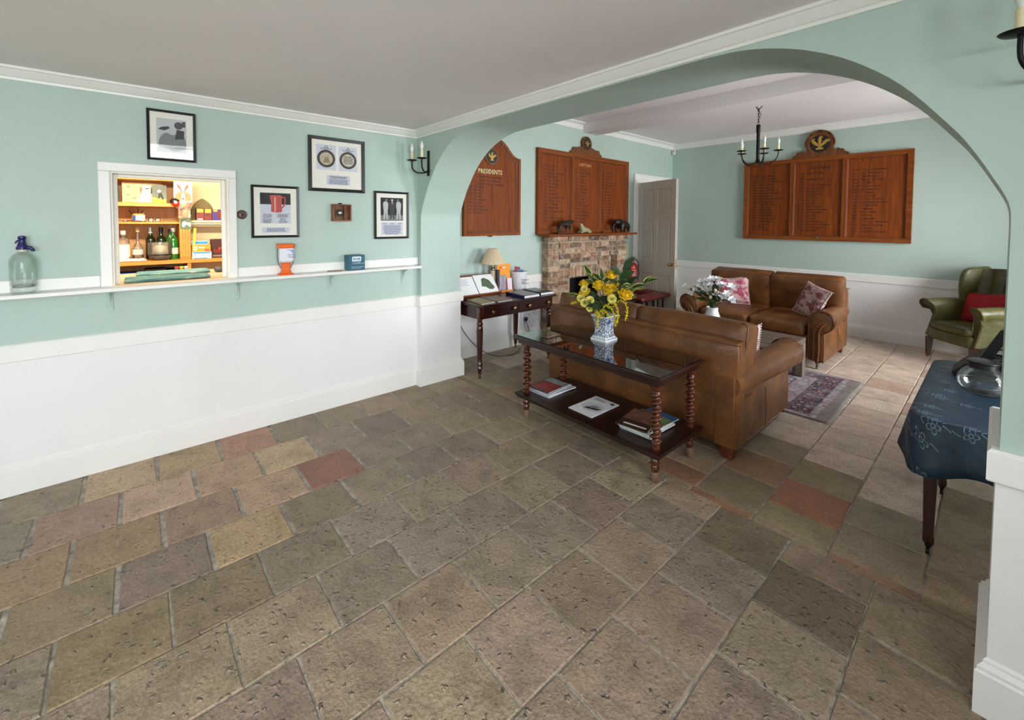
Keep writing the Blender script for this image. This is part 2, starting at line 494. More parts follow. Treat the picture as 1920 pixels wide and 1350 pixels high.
# ------------------------------------------------------------------ shared materials
TEAL = mat_paint("duck_egg_paint", (180, 200, 191))
WHITE_LOW = mat_paint("white_wall_paint", (236, 235, 234), 0.5, 0.16)
WHITE = mat_paint("white_gloss_paint", (238, 237, 233), 0.38, 0.05)
CEIL = mat_paint("ceiling_paint", (241, 234, 233), 0.7, 0.08)
def _artex():
    n = NT("textured_ceiling_paint"); p = n.pos()
    n.set(Base_Color=lin((242, 236, 237)), Roughness=0.75, Normal=n.bump(n.noise(p, 55, 5, 0.7), 0.5, 0.015)); return n.m
ARTEX = _artex()
STONE = mat_tile("worn_stone_flag", 1.0)
STONE_R = mat_tile("smooth_stone_flag", 0.45)
GROUT = mat("pale_grout", (158, 150, 138), 0.9, var=0.45, vscale=20, bump=0.6, bscale=90)
BRICK = mat_brick("old_brick")
MORTAR = mat("lime_mortar", (176, 160, 138), 0.95, var=0.2, vscale=25, bump=0.6, bscale=80)
IRON = mat("black_iron", (22, 21, 20), 0.45, 0.6, bump=0.15, bscale=120)
BLACK = mat("black_frame_paint", (24, 24, 25), 0.35)
CARDW = mat("mount_board", (248, 245, 234), 0.8)
PAPER = mat("white_paper", (236, 236, 238), 0.7)
PAPERBLUE = mat("pale_blue_paper", (216, 219, 230), 0.7)
INK = mat("dark_ink", (40, 40, 46), 0.7)
INKBLUE = mat("blue_ink", (92, 102, 140), 0.7)
WAX = mat("candle_card", (232, 220, 180), 0.55)
BULB = mat("frosted_bulb", (222, 224, 222), 0.12, coat=.6)
OAK = mat_wood("oak_board", (104, 48, 9), (152, 79, 21), 0.55, axis=2, spec=.25)
OAKX = mat_wood("oak_rail_x", (106, 50, 10), (154, 82, 23), 0.5, axis=0, spec=.3)
OAKY = mat_wood("oak_rail_y", (102, 47, 9), (148, 77, 21), 0.5, axis=1, spec=.3)
OAKRED = mat_wood("red_oak_panel", (100, 44, 8), (146, 72, 17), 0.55, axis=2, spec=.25)
MAHOG = mat_wood("mahogany_x", (22, 7, 5), (50, 18, 11), 0.3, axis=0, coat=0.12)
MAHOGY = mat_wood("mahogany_y", (24, 8, 5), (58, 21, 13), 0.28, axis=1, coat=0.2)
MAHOGZ = mat_wood("mahogany_z", (34, 12, 7), (78, 32, 18), 0.2, axis=2, coat=0.6)
TWIST = mat_wood("polished_twist_wood", (50, 20, 9), (104, 50, 25), 0.2, axis=2, coat=0.3)
PINE = mat_wood("pine_shelf", (186, 122, 44), (226, 164, 76), 0.5, axis=1)
PINEZ = mat_wood("pine_back", (190, 140, 88), (220, 174, 120), 0.6, axis=2)
BRASS = mat("aged_brass", (170, 140, 92), 0.28, 1.0, var=0.15, vscale=40)
CHROME = mat("worn_steel", (150, 150, 150), 0.3, 1.0)
LEATHER = mat_leather("tan_leather", (80, 47, 20), (140, 89, 45))
GREENLEATHER = mat_leather("olive_leather", (62, 62, 30), (102, 98, 54), 0.36)
REDLEATHER = mat_leather("oxblood_leather", (74, 20, 20), (124, 40, 40), 0.35)
LEGWOOD = mat_wood("red_brown_leg", (70, 26, 12), (116, 50, 26), 0.35, axis=2)

# ================================================================== STRUCTURE
ZC, ZCR = 2.40, 2.96            # ceilings, front and rear
YD = 5.414                      # far wall
XC = -0.35                      # rear room's left wall
T = 0.44                        # arch wall thickness
XL, XJ = 0.065, 3.672           # arch jambs

# ---- floors
FX = [0.0, .36, .72, 1.065, 1.385, 1.705, 2.03, 2.36, 2.685, 3.015, 3.34, 3.67, 4.0, 4.33, 4.66, 4.99, 5.22]
TILE_VARIANTS = []
def tile_mesh(k):
    r = random.Random(100 + k)
    g = 0.010
    e = 0.5 - g
    pts = []
    for a, b in ((-e, -e), (0, -e), (e, -e), (e, 0), (e, e), (0, e), (-e, e), (-e, 0)):
        pts.append((a + r.uniform(-.008, .008), b + r.uniform(-.008, .008)))
    vs = []
    for sc, z in ((1.0, -0.012), (1.0, -0.005), (0.972, 0.0)):
        vs += [(x * sc, y * sc, z - (abs(r.uniform(0, .0015)) if z == 0 else 0)) for x, y in pts]
    fs = [(k_ * 8 + i, k_ * 8 + (i + 1) % 8, (k_ + 1) * 8 + (i + 1) % 8, (k_ + 1) * 8 + i) for k_ in range(2) for i in range(8)]
    fs.append(tuple(range(16, 24)))
    me = bpy.data.meshes.new("tile"); me.from_pydata(vs, [], fs)
    return me
for k in range(8):
    me = tile_mesh(k); me.materials.append(STONE); TILE_VARIANTS.append(me)
REAR_VARIANTS = []
for me in TILE_VARIANTS:
    m2 = me.copy(); m2.materials.clear(); m2.materials.append(STONE_R); REAR_VARIANTS.append(m2)

def lay(parent, variants, x0, x1, y0, y1, col):
    o = bpy.data.objects.new("tile", random.choice(variants)); COL.objects.link(o)
    o.parent = parent
    o.location = ((x0 + x1) / 2, (y0 + y1) / 2, random.uniform(-.0012, .0012))
    fl = random.choice((1, -1)), random.choice((1, -1))
    o.scale = ((x1 - x0) * 1.0, (y1 - y0) * 1.0, 1.0)
    if random.random() < .5: o.rotation_euler.z = pi
    if random.random() < .5: o.rotation_euler.z += pi / 2; o.scale = (y1 - y0, x1 - x0, 1.0)
    o.color = col
    return o
OLIVE = [(146, 129, 109), (141, 125, 107), (149, 132, 109), (137, 122, 105), (144, 128, 109), (147, 130, 106), (141, 126, 109)]
SAT = .84
def jit(c, r, a=6):
    d = r.uniform(-a, a); g_ = .3 * c[0] + .6 * c[1] + .1 * c[2]
    c = tuple((g_ + 5 + SAT * (v - g_)) * k for v, k in zip(c, (1.02, .988, .97)))
    return lin(tuple(max(0, min(255, v + d + r.uniform(-1.5, 1.5))) for v in c))
FRONT_COL = {(1, -2.27): (182, 158, 126), (1, -1.94): (172, 146, 110), (1, -1.61): (170, 130, 110), (1, -2.60): (144, 132, 108),
             (2, -2.435): (158, 130, 108), (2, -2.105): (184, 156, 130), (2, -1.775): (174, 144, 118), (2, -1.445): (184, 160, 124), (2, -2.765): (140, 129, 108),
             (3, -2.60): (156, 132, 100), (3, -2.27): (150, 126, 94), (3, -1.94): (150, 122, 102), (3, -1.61): (176, 146, 120), (3, -1.28): (150, 106, 92),
             (4, -2.435): (140, 124, 94), (4, -2.105): (132, 116, 100), (4, -1.775): (170, 146, 108), (4, -1.445): (132, 118, 96), (4, -2.765): (134, 120, 92),
             (5, -2.27): (136, 120, 90), (5, -1.94): (128, 112, 84), (5, -1.61): (128, 115, 96), (6, -1.115): (142, 129, 114), (7, -0.62): (138, 125, 108),
             (6, -1.445): (136, 122, 102), (1, -1.28): (142, 130, 107), (10, -0.125): (118, 104, 86), (9, .04): (120, 108, 84)}
floor_o = MB().box(-0.02, XR, YB, 0.39, -0.05, -0.0065).build("floor", GROUT)
struct(floor_o, "worn square stone flag floor of the near room")
rest = MB()
rr = random.Random(5)
for i in range(1, len(FX)):
    x0, x1 = FX[i - 1], FX[i]
    base = -0.29 if i % 2 else -0.125
    ys = sorted(base + 0.33 * k for k in range(-16, 4) if YB < base + 0.33 * k < 0.345)
    ys = [YB] + ys + [0.388]
    for a, b in zip(ys[:-1], ys[1:]):
        if b - a < .05: continue
        key = None
        for (ci, ky), c in FRONT_COL.items():
            if ci == i and abs(ky - a) < .05: key = c
        col = jit(key, rr, 3) if key else jit(rr.choice(OLIVE), rr)
        if b > -3.1 and x0 < 3.9 and not (x0 > 2.3 and b < -1.7):
            gp = .006 if i <= 4 else .001
            lay(floor_o, TILE_VARIANTS, x0, x1, a + gp, b - gp, col)
        else:
            rest.box(x0 + .005, x1 - .005, a + .005, b - .005, -0.012, 0, 0.004)
ro = rest.build("tile_field", STONE, floor_o); ro.color = lin((130, 119, 98)); ro["kind"] = "stuff"

floor_r = MB().box(-0.8, XR, 0.386, YD + .1, -0.05, -0.0065).build("floor_rear", GROUT)
struct(floor_r, "paler stone flag floor of the far room beyond the arch")
# threshold strip
xs = [-.0, .33, .66, 1.0, 1.33, 1.67, 2.0, 2.33, 2.495, 2.83, 3.155, 3.485, 3.67]
for a, b in zip(xs[:-1], xs[1:]):
    c = (158, 116, 90) if abs(a - 2.495) < .01 else (152, 118, 98) if abs(a - 3.155) < .01 else (140, 124, 98)
    lay(floor_r, REAR_VARIANTS, a, b, 0.386, 0.440, jit(c, rr))
REAR_LIT = [(202, 186, 168), (196, 179, 161), (206, 190, 173), (192, 175, 157), (199, 182, 163), (195, 180, 164)]
REAR_SHADED = [(150, 136, 112), (156, 140, 114), (148, 134, 112), (158, 140, 112)]
offs = {0: .80, 1: .64, 2: .74, 3: .60, -1: .62, -2: .76}
spec = {(0, .475): (132, 120, 92), (0, .80): (158, 126, 98), (1, .64): (158, 106, 76), (1, .44): (148, 134, 104), (1, .965): (150, 134, 106), (-1, .44): (154, 112, 82),
        (2, 3.99): (180, 148, 132), (2, 2.69): (182, 152, 136), (1, 3.24): (186, 158, 140), (3, 4.5): (174, 140, 124)}
rest = MB()
for k in range(-9, 9):
    x0, x1 = 2.505 + .325 * k, 2.505 + .325 * (k + 1)
    if x1 < XC or x0 > XR - .02: continue
    x0 = max(x0, XC)
    x1 = min(x1, XR)
    o_ = offs.get(k, .60 + (.16 if k % 2 else 0))
    ys = [0.44] + [o_ + .325 * j for j in range(-1, 18) if .52 < o_ + .325 * j < YD - .08] + [YD]
    for a, b in zip(ys[:-1], ys[1:]):
        c = None
        for (ci, ky), cc in spec.items():
            if ci == k and abs(ky - a) < .06: c = cc
        if c is None: c = rr.choice(REAR_LIT if (b > 1.6) else REAR_SHADED + REAR_LIT[:1])  # window light put into the colour: paler flags beyond, darker ones near the arch
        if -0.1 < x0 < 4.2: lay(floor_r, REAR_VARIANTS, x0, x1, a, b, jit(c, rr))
        else: rest.box(x0 + .005, x1 - .005, a + .005, b - .005, -0.012, 0, 0.004)
ro = rest.build("tile_field", STONE_R, floor_r); ro.color = lin((172, 158, 136)); ro["kind"] = "stuff"

# ---- wall A (left) with the serving hatch
HY0, HY1, HZ0, HZ1 = -2.122, -1.508, 1.145, 1.858
w = MB()
w.box(-.13, 0, YB - .1, HY0, 0, ZC + .1); w.box(-.13, 0, HY1, T, 0, ZC + .1)
w.box(-.13, 0, HY0, HY1, 0, HZ0 - .02); w.box(-.13, 0, HY0, HY1, HZ1, ZC + .1)
struct(w.build("wall_left", TEAL), "duck egg blue wall with the serving hatch")
# ---- arch wall
curve = catmull([(XL, 1.56), (.072, 1.63), (.113, 1.722), (.158, 1.81), (.206, 1.885), (.33, 2.045), (.465, 2.162), (.60, 2.24), (.735, 2.290), (.87, 2.318), (1.02, 2.327)], 4)
right = [(XL + XJ - x, z) for x, z in curve][::-1]
poly = [(-.45, 0), (XL, 0)] + curve + right + [(XJ, 0), (XR + .1, 0), (XR + .1, ZCR + .1), (-.45, ZCR + .1)]
struct(MB().prism(poly, 'y', 0, T).build("wall_arch", TEAL, smooth=30), "duck egg blue wall pierced by the wide arch")
# ---- rear room walls
FY0, FY1 = 2.56, 3.24            # firebox
DY0, DY1, DZ = 4.285, 5.20, 2.215
w = MB()
w.box(XC - .14, XC, T, FY0, 0, ZCR + .1); w.box(XC - .14, XC, FY0, FY1, .76, ZCR + .1); w.box(XC - .14, XC, FY1, DY0, 0, ZCR + .1)
w.box(XC - .14, XC, DY0, DY1, DZ, ZCR + .1); w.box(XC - .14, XC, DY1, YD + .1, 0, ZCR + .1)
struct(w.build("wall_rear_left", TEAL), "duck egg blue wall behind the brick fireplace")
struct(MB().box(XC - .14, XR + .1, YD, YD + .14, 0, ZCR + .1).build("wall_far", TEAL), "duck egg blue far wall with the wide honours board")
def wall_with_windows(name, x0, x1, y0, y1, ztop, wins, material, label):
    w = MB(); ys = sorted(wins); cur = y0
    for a, b, c, d in ys:
        w.box(x0, x1, cur, a, 0, ztop); w.box(x0, x1, a, b, 0, c); w.box(x0, x1, a, b, d, ztop); cur = b
    w.box(x0, x1, cur, y1, 0, ztop)
    return struct(w.build(name, material), label)
wall_with_windows("wall_rear_right", XR, XR + .2, T, YD + .14, ZCR + .1, [WIN_REAR1, WIN_REAR2], TEAL, "window wall of the far room")
wall_with_windows("wall_right", XR, XR + .2, YB - .1, 0, ZC + .1, [WIN_FRONT], TEAL, "window wall of the near room")
w = MB(); a, b, c, d = ADDED_WIN_BACK
w.box(-.1, a, YB - .2, YB, 0, ZC + .1); w.box(b, XR + .1, YB - .2, YB, 0, ZC + .1); w.box(a, b, YB - .2, YB, 0, c); w.box(a, b, YB - .2, YB, d, ZC + .1)
struct(w.build("wall_back", TEAL), "wall behind the viewer with an added wide window")
PANE = mat_pane("window_pane")
wn = 0
for (y0, y1, z0, z1), ax, at in ((WIN_FRONT, 'x', XR + .1), (WIN_REAR1, 'x', XR + .1), (WIN_REAR2, 'x', XR + .1), (ADDED_WIN_BACK, 'y', YB - .1)):
    wn += 1
    f = MB()
    def bar(a0, a1, b0, b1, t=.03):
        if ax == 'x': f.box(at - t, at + t, a0, a1, b0, b1, .004)
        else: f.box(a0, a1, at - t, at + t, b0, b1, .004)
    bar(y0, y1, z0, z0 + .06, .05); bar(y0, y1, z1 - .06, z1, .05); bar(y0, y0 + .06, z0, z1, .05); bar(y1 - .06, y1, z0, z1, .05)
    nb = max(2, round((y1 - y0) / .55))
    for k in range(1, nb): yy = y0 + (y1 - y0) * k / nb; bar(yy - .012, yy + .012, z0, z1, .015)
    for k in (1, 2): zz = z0 + (z1 - z0) * k / 3; bar(y0, y1, zz - .012, zz + .012, .014)
    fo = f.build("window_%d" % wn, WHITE); struct(fo, "white glazing bar window " + ("in the near room's outer wall", "of the far room nearest the arch", "of the far room nearest the far wall", "added behind the viewer to light the arch")[wn - 1])
    g = MB()
    if ax == 'x': g.box(at - .003, at + .003, y0 + .02, y1 - .02, z0 + .02, z1 - .02)
    else: g.box(y0 + .02, y1 - .02, at - .003, at + .003, z0 + .02, z1 - .02)
    g.build("pane", PANE, fo)
# ---- ceilings
struct(MB().box(-.1, XR + .1, YB - .1, 0.005, ZC, ZC + .1).build("ceiling", CEIL), "plain off-white ceiling of the near room")
struct(MB().box(XC - .1, XR + .1, T - .005, YD + .1, ZCR, ZCR + .1).build("ceiling_rear", ARTEX), "textured white ceiling of the far room")
bm_ = MB().prism([(2.80, ZCR + .02), (2.83, 2.885), (2.875, 2.838), (3.16, 2.838), (3.205, 2.885), (3.235, ZCR + .02)], 'x', XC - .02, XR + .02)
struct(bm_.build("beam_ceiling", ARTEX, smooth=20), "boxed white ceiling beam crossing the far room")
# ---- cornices
pf = [(0, 2.332), (.010, 2.332), (.012, 2.346), (.020, 2.348), (.040, 2.368), (.052, 2.384), (.060, 2.386), (.060, 2.401), (0, 2.401)]
struct(moulding(MB(), [(0, YB), (0, 0), (XR, 0)], pf, -1).build("trim_1", WHITE, smooth=25), "white cornice round the near room")
pr = [(0, 2.872), (.012, 2.872), (.020, 2.890), (.042, 2.925), (.075, 2.945), (.090, 2.948), (.090, 2.961), (0, 2.961)]
struct(moulding(MB(), [(XC, T), (XC, YD), (XR, YD)], pr, -1).build("trim_2", WHITE, smooth=25), "white coved cornice round the far room")
# ---- dado panels, rails, baseboards: front room
struct(MB().box(0, .006, YB, 0, 0, .76).build("trim_3", WHITE_LOW), "white painted lower wall below the serving hatch")
rail = [(0, .757), (.016, .757), (.020, .761), (.020, .850), (.012, .858), (0, .858)]
base = [(0, 0), (.022, 0), (.022, .142), (.017, .146), (.017, .158), (.010, .164), (.010, .172), (.006, .178), (0, .178)]
struct(moulding(MB(), [(0, YB), (0, -.001)], rail, -1).build("trim_4", WHITE, smooth=25), "white flat dado rail below the serving hatch")
struct(moulding(MB(), [(0, YB), (0, -.001)], base, -1).build("baseboard_left", WHITE, smooth=25), "white moulded skirting below the serving hatch")
# arch piers (left and right jambs)
def low_panel(path, side, nm, lb):
    return struct(moulding(MB(), path, [(0, 0), (.006, 0), (.006, .76), (0, .76)], side).build(nm, WHITE_LOW), lb)
rail_p = [(0, .757), (.022, .757), (.026, .762), (.026, .850), (.018, .860), (0, .860)]
base_p = [(0, 0), (.032, 0), (.032, .138), (.026, .144), (.026, .154), (.014, .166), (.014, .174), (.006, .182), (0, .182)]
pl = [(.0, 0), (XL, 0), (XL, T), (XC, T)]
low_panel(pl, -1, "trim_5", "white lower face of the arch pier by the hatch wall")
struct(moulding(MB(), pl, rail_p, -1).build("trim_6", WHITE, smooth=25), "white dado rail capping the arch pier by the hatch wall")
struct(moulding(MB(), pl, base_p, -1).build("baseboard_pier", WHITE, smooth=25), "white skirting at the foot of the arch pier by the hatch wall")
pr_ = [(XR, 0), (XJ, 0), (XJ, T), (XR, T)]
low_panel(pr_, 1, "trim_7", "white lumpy lower face of the arch pier by the viewer")
struct(moulding(MB(), pr_, rail_p, 1).build("trim_8", WHITE, smooth=25), "white dado rail capping the arch pier by the viewer")
struct(moulding(MB(), pr_, base_p, 1).build("baseboard_right", WHITE, smooth=25), "white skirting at the foot of the arch pier by the viewer")
# rear room dado
railr = [(0, .765), (.014, .765), (.018, .770), (.018, .866), (.012, .872), (0, .872)]
def rear_run(path, tagn, where):
    struct(moulding(MB(), path, [(0, 0), (.005, 0), (.005, .77), (0, .77)], -1).build("trim_%d" % tagn, WHITE_LOW), "white painted lower wall " + where)
    struct(moulding(MB(), path, railr, -1).build("trim_%d" % (tagn + 1), WHITE, smooth=25), "white flat dado rail " + where)
    struct(moulding(MB(), path, base, -1).build("baseboard_%s" % {9: 'rear_left', 11: 'far', 13: 'rear_corner'}[tagn], WHITE, smooth=25), "white skirting " + where)
rear_run([(XC, T), (XC, 2.02)], 9, "behind the writing table")
rear_run([(XC, 5.30), (XC, YD), (XR, YD)], 11, "along the far wall")
# ---- doorway and hall behind it
arch = MB()
for a0, a1, z0, z1 in ((4.155, DY0, 0, DZ), (DY1, 5.31, 0, DZ), (4.155, 5.31, DZ, 2.35)):
    arch.box(XC, XC + .022, a0, a1, z0, z1, .006)
arch.box(XC + .018, XC + .034, 4.155, 4.185, 0, 2.325, .005); arch.box(XC + .018, XC + .034, 4.155, 5.31, 2.325, 2.352, .005)
arch.box(XC - .14, XC, DY0 - .012, DY0 + .012, 0, DZ); arch.box(XC - .14, XC, DY1 - .012, DY1 + .012, 0, DZ); arch.box(XC - .14, XC, DY0 + .012, DY1 - .012, DZ - .012, DZ + .011)
struct(arch.build("trim_20", WHITE), "white moulded architrave round the open panelled door")
HALL = mat_paint("hall_paint", (200, 196, 182))
w = MB(); w.box(-1.7, -1.6, 3.6, 6.0, 0, 2.6); w.box(-1.7, XC - .14, 6.0, 6.1, 0, 2.6); w.box(-1.7, XC - .14, 3.5, 3.6, 0, 2.6); w.box(-1.7, XC - .14, 3.5, 6.1, 2.5, 2.6); w.box(-1.7, XC - .14, 3.5, 6.1, -.05, 0)
struct(w.build("wall_hall", HALL), "dim hallway behind the open panelled door")
# door leaf: hinge at (XC+.015, 4.295), swung into the room
dr = thing("door_1", "grey-white six panel door standing open beside the fireplace", "door", (XC + .02, 4.29, 0), radians(-21.4))
dr["kind"] = "structure"
DW = .905
d = MB(); d.box(0, DW, -.012, .012, .008, 2.20)
sx = [0, .105, .405, .50, .80, DW]; pz = [(.16, .74), (.95, 1.60), (1.74, 2.08)]
for a, b in ((0, .105), (.405, .50), (.80, DW)): d.box(a, b, -.02, .02, .008, 2.20, .002)
for a, b in ((.008, .16), (.74, .95), (1.60, 1.74), (2.08, 2.20)): d.box(.105, .405, -.02, .02, a, b, .002); d.box(.50, .80, -.02, .02, a, b, .002)
DOORP = mat_paint("door_paint", (206, 199, 188), .4, .05)
d.build("door_frame", DOORP, dr, local=True)
for a, b in ((.105, .405), (.50, .80)):
    for z0, z1 in pz:
        q = MB(); q.box(a + .035, b - .035, -.018, .018, z0 + .035, z1 - .035, .006); q.box(a + .012, b - .012, -.0145, .0145, z0 + .012, z1 - .012)
        q.build("door_panel", DOORP, dr, local=True)
k = MB()
for sg in (-1, 1):
    k.lathe([(.0, sg * .085), (.018, sg * .083), (.027, sg * .070), (.025, sg * .058), (.012, sg * .050), (.009, sg * .030), (.026, sg * .026), (.028, sg * .020)], (DW - .065, 0, .93), 14, 'y')
k.build("door_knob", BRASS, dr, smooth=40, local=True)
for z in (.25, 1.85):
    h = MB(); h.lathe([(.008, z - .05), (.008, z + .05)], (0.0, -.024, 0), 8); h.build("hinge", CHROME, dr, local=True)
MB().box(DW - .001, DW + .002, -.012, .012, .88, 1.02).build("lock_plate", BRASS, dr, local=True)
# ---- bar room behind the hatch
BARW = mat_paint("cream_bar_paint", (226, 208, 170))
w = MB(); w.box(-2.05, -1.95, -3.2, -.6, 0, 2.5); w.box(-2.05, -.13, -3.3, -3.2, 0, 2.5); w.box(-2.05, -.13, -.7, -.6, 0, 2.5)
struct(w.build("wall_bar", BARW), "cream walls of the little bar behind the hatch")
struct(MB().box(-2.05, -.13, -3.3, -.6, 2.45, 2.5).build("ceiling_bar", CEIL), "ceiling of the little bar behind the hatch")
struct(MB().box(-2.05, -.13, -3.3, -.6, -.05, 0).build("floor_bar", GROUT), "floor of the little bar behind the hatch")
# hatch frame
fr = MB()
fr.box(0, .024, -2.178, HY0, 1.145, HZ1, .004); fr.box(0, .024, HY1, -1.460, 1.145, HZ1, .004); fr.box(0, .026, -2.178, -1.460, HZ1, 1.914, .004)
fr.box(-.15, .004, HY0 - .004, HY0 + .008, 1.145, HZ1); fr.box(-.15, .004, HY1 - .008, HY1 + .004, 1.145, HZ1); fr.box(-.15, .003, HY0 + .008, HY1 - .008, HZ1 - .008, HZ1 + .004)
fr.box(-.12, -.085, HY0 + .006, HY0 + .030, 1.145, HZ1 - .008, .003); fr.box(-.12, -.085, HY1 - .030, HY1 - .006, 1.145, HZ1 - .008, .003); fr.box(-.12, -.084, HY0 + .030, HY1 - .030, HZ1 - .026, HZ1 - .008, .003)
fr.box(-.16, -.15, HY0 - .05, HY0 + .004, 1.1, HZ1 + .05); fr.box(-.16, -.15, HY1 - .004, HY1 + .05, 1.1, HZ1 + .05)
struct(fr.build("trim_21", WHITE), "white moulded frame of the serving hatch")
# unseen exterior lawn, added so sky does not light the rooms from below
struct(MB().box(-30, 60, -40, 40, -.6, -.5).build("ground_exterior", mat("lawn_green", (92, 112, 58), .95, var=.25, vscale=.8)), "unseen lawn added outside the windows against sky light from below")
# bar lamp
lampb = thing("bar_ceiling_lamp", "long tube lamp fixed above the hatch inside the little bar", "lamp", (-.30, -1.85, 2.12))
b_ = MB().box(-.05, .05, -.5, .5, -.02, .01, .005); b_.box(-.17, -.04, -.02, .02, -.01, .01); b_.box(.0, .17, -.02, .02, -.01, .01); b_.build("fitting", WHITE, lampb, local=True)
bd = bpy.data.lights.new("bar_lamp_light", 'AREA'); bd.shape = 'RECTANGLE'; bd.size = .12; bd.size_y = 1.0; bd.energy = 80; bd.color = (1.0, .84, .60)
bo = bpy.data.objects.new("bar_lamp_light", bd); COL.objects.link(bo); bo.parent = lampb; bo.location = (0, 0, -.03); bo.rotation_euler = (0, radians(62), 0)

# ================================================================== NEAR ROOM THINGS
# ---- wall shelf
sh = thing("wall_shelf", "long narrow white ledge shelf under the serving hatch", "shelf", (0, -2.5, 1.13))
MB().box(0, .132, -4.3, -.028, 1.124, 1.148, .004).build("shelf_board", WHITE, sh)
MB().box(0, .016, -4.3, -2.179, 1.148, 1.218, .004).build("back_board", WHITE, sh)
MB().box(0, .016, -1.459, -.002, 1.148, 1.218, .004).build("back_board", WHITE, sh)
BRTEAL = TEAL
for y in (-2.139, -1.464, -.813, -.158):
    b = MB(); b.prism([(.006, 1.124), (.105, 1.124), (.098, 1.114), (.05, 1.095), (.02, 1.055), (.006, 1.0)], 'y', y - .004, y + .004)
    b.box(0, .008, y - .016, y + .016, 1.0, 1.124, .004); b.lathe([(.0, .010), (.016, .008), (.016, 0)], (0, y, 1.0), 12, 'x')
    b.build("bracket", BRTEAL, sh)
# ---- soda siphon
GREENGLASS = mat_thin("pale_green_glass", (247, 251, 249), .07, .32)
NAVY = mat("navy_plastic", (28, 28, 92), .3)
si = thing("soda_siphon", "clear ribbed glass soda siphon with navy blue head on the shelf", "bottle", (.068, -2.486, 1.1485))
prof = [(0, .001), (.044, 0), (.050, .008), (.051, .03), (.048, .036), (.051, .045), (.052, .17), (.050, .19), (.040, .212), (.022, .228), (.016, .236)]
b = MB()
vs = []; seg = 36
for r, z in prof:
    for i in range(seg):
        a = 2 * pi * i / seg; q = r * (1 + (.028 * cos(12 * a) if .04 < z < .2 else 0)); vs.append((q * cos(a), q * sin(a), z))
b.add(vs, [(k * seg + i, k * seg + (i + 1) % seg, (k + 1) * seg + (i + 1) % seg, (k + 1) * seg + i) for k in range(len(prof) - 1) for i in range(seg)])
inner = [(0, .034), (.042, .034), (.046, .05), (.046, .168), (.042, .19), (.030, .208), (.012, .228)]
b.lathe(inner, (0, 0, 0), 24)
b.build("glass_body", GREENGLASS, si, smooth=40, local=True)
MB().lathe([(.017, .232), (.020, .234), (.020, .243), (.016, .246)], seg=20).build("collar", mat("cream_plastic", (224, 216, 196), .4), si, smooth=40, local=True)
h = MB(); h.lathe([(.024, .244), (.025, .252), (.019, .268), (.014, .288), (.014, .300), (.017, .306), (.016, .316), (.008, .320), (0, .320)], seg=18)
h.tube([(0, .012, .256), (0, .030, .252), (0, .040, .240), (0, .042, .232)], [.012, .010, .008, .007], 10)
h.tube([(0, -.01, .296), (0, -.020, .290), (0, -.026, .278)], [.005, .004, .003], 8)
h.build("siphon_head", NAVY, si, smooth=40, local=True)
MB().lathe([(0, 0), (.041, 0), (.041, .012), (0, .012)], (0, 0, .036), 20).build("water", mat_thin("water", (226, 240, 232), .3), si, smooth=40, local=True)

# ---- pictures on wall A (built in a local frame: u along +y, v up, w out of the wall)
def picture(name, label, y0, y1, z0, z1, fw=.016, depth=.022, lean=0.0, group="framed pictures on the hatch wall"):
    o = thing(name, label, "picture", (0.003, (y0 + y1) / 2, z0), group=group, rot=(0, lean, 0))
    hw = (y1 - y0) / 2; H = z1 - z0
    out = [(-hw, 0), (hw, 0), (hw, H), (-hw, H)]; inn = [(-hw + fw, fw), (hw - fw, fw), (hw - fw, H - fw), (-hw + fw, H - fw)]
    MB().ring(out, inn, 'x', 0, depth, depth - .006).build("frame", BLACK, o, local=True)
    MB().box(.001, .008, -hw + fw * .6, hw - fw * .6, fw * .6, H - fw * .6).build("mount", CARDW, o, local=True)
    MB().box(.013, .0145, -hw + fw * .8, hw - fw * .8, fw * .8, H - fw * .8).build("glass_pane", PICGLASS, o, local=True)
    o["hw"] = hw; o["H"] = H
    return o
PICGLASS = mat_pane("picture_glass", (1, 1, 1, 1), .22)
def patch(o, name, material, u0, u1, v0, v1, w=.0085):
    """rectangle in fractions of the picture"""
    hw, H = o["hw"], o["H"]
    return MB().box(.008, w, -hw + 2 * hw * u0, -hw + 2 * hw * u1, H * v0, H * v1).build(name, material, o, local=True)
def lines(o, name, material, u0, u1, v0, v1, n, w=.0092, seed=1, parent=None):
    """rows of fine print"""
    r = random.Random(seed); hw, H = o["hw"], o["H"]; m = MB()
    for k in range(n):
        v = v1 - (v1 - v0) * (k + .5) / n
        ind = r.uniform(0, .18) * (u1 - u0); x = u0 + ind; xe = u1 - ind
        while x < xe - .005:
            x2 = min(xe, x + r.uniform(.02, .06)); hh = (v1 - v0) / n * .26
            m.box(.008, w, -hw + 2 * hw * x, -hw + 2 * hw * x2, H * (v - hh), H * (v + hh)); x = x2 + .008
    return m.build(name, material, o, local=True)
def shape(o, name, material, pts, w0=.008, w=.0092):
    hw, H = o["hw"], o["H"]
    return MB().prism([(-hw + 2 * hw * u, H * v) for u, v in pts], 'x', w0, w).build(name, material, o, local=True)
G1 = mat("photo_grey_dark", (58, 60, 62), .6); G2 = mat("photo_grey_mid", (128, 130, 132), .6); G3 = mat("photo_grey_light", (196, 198, 200), .6); GB = mat("photo_black", (30, 30, 32), .6)
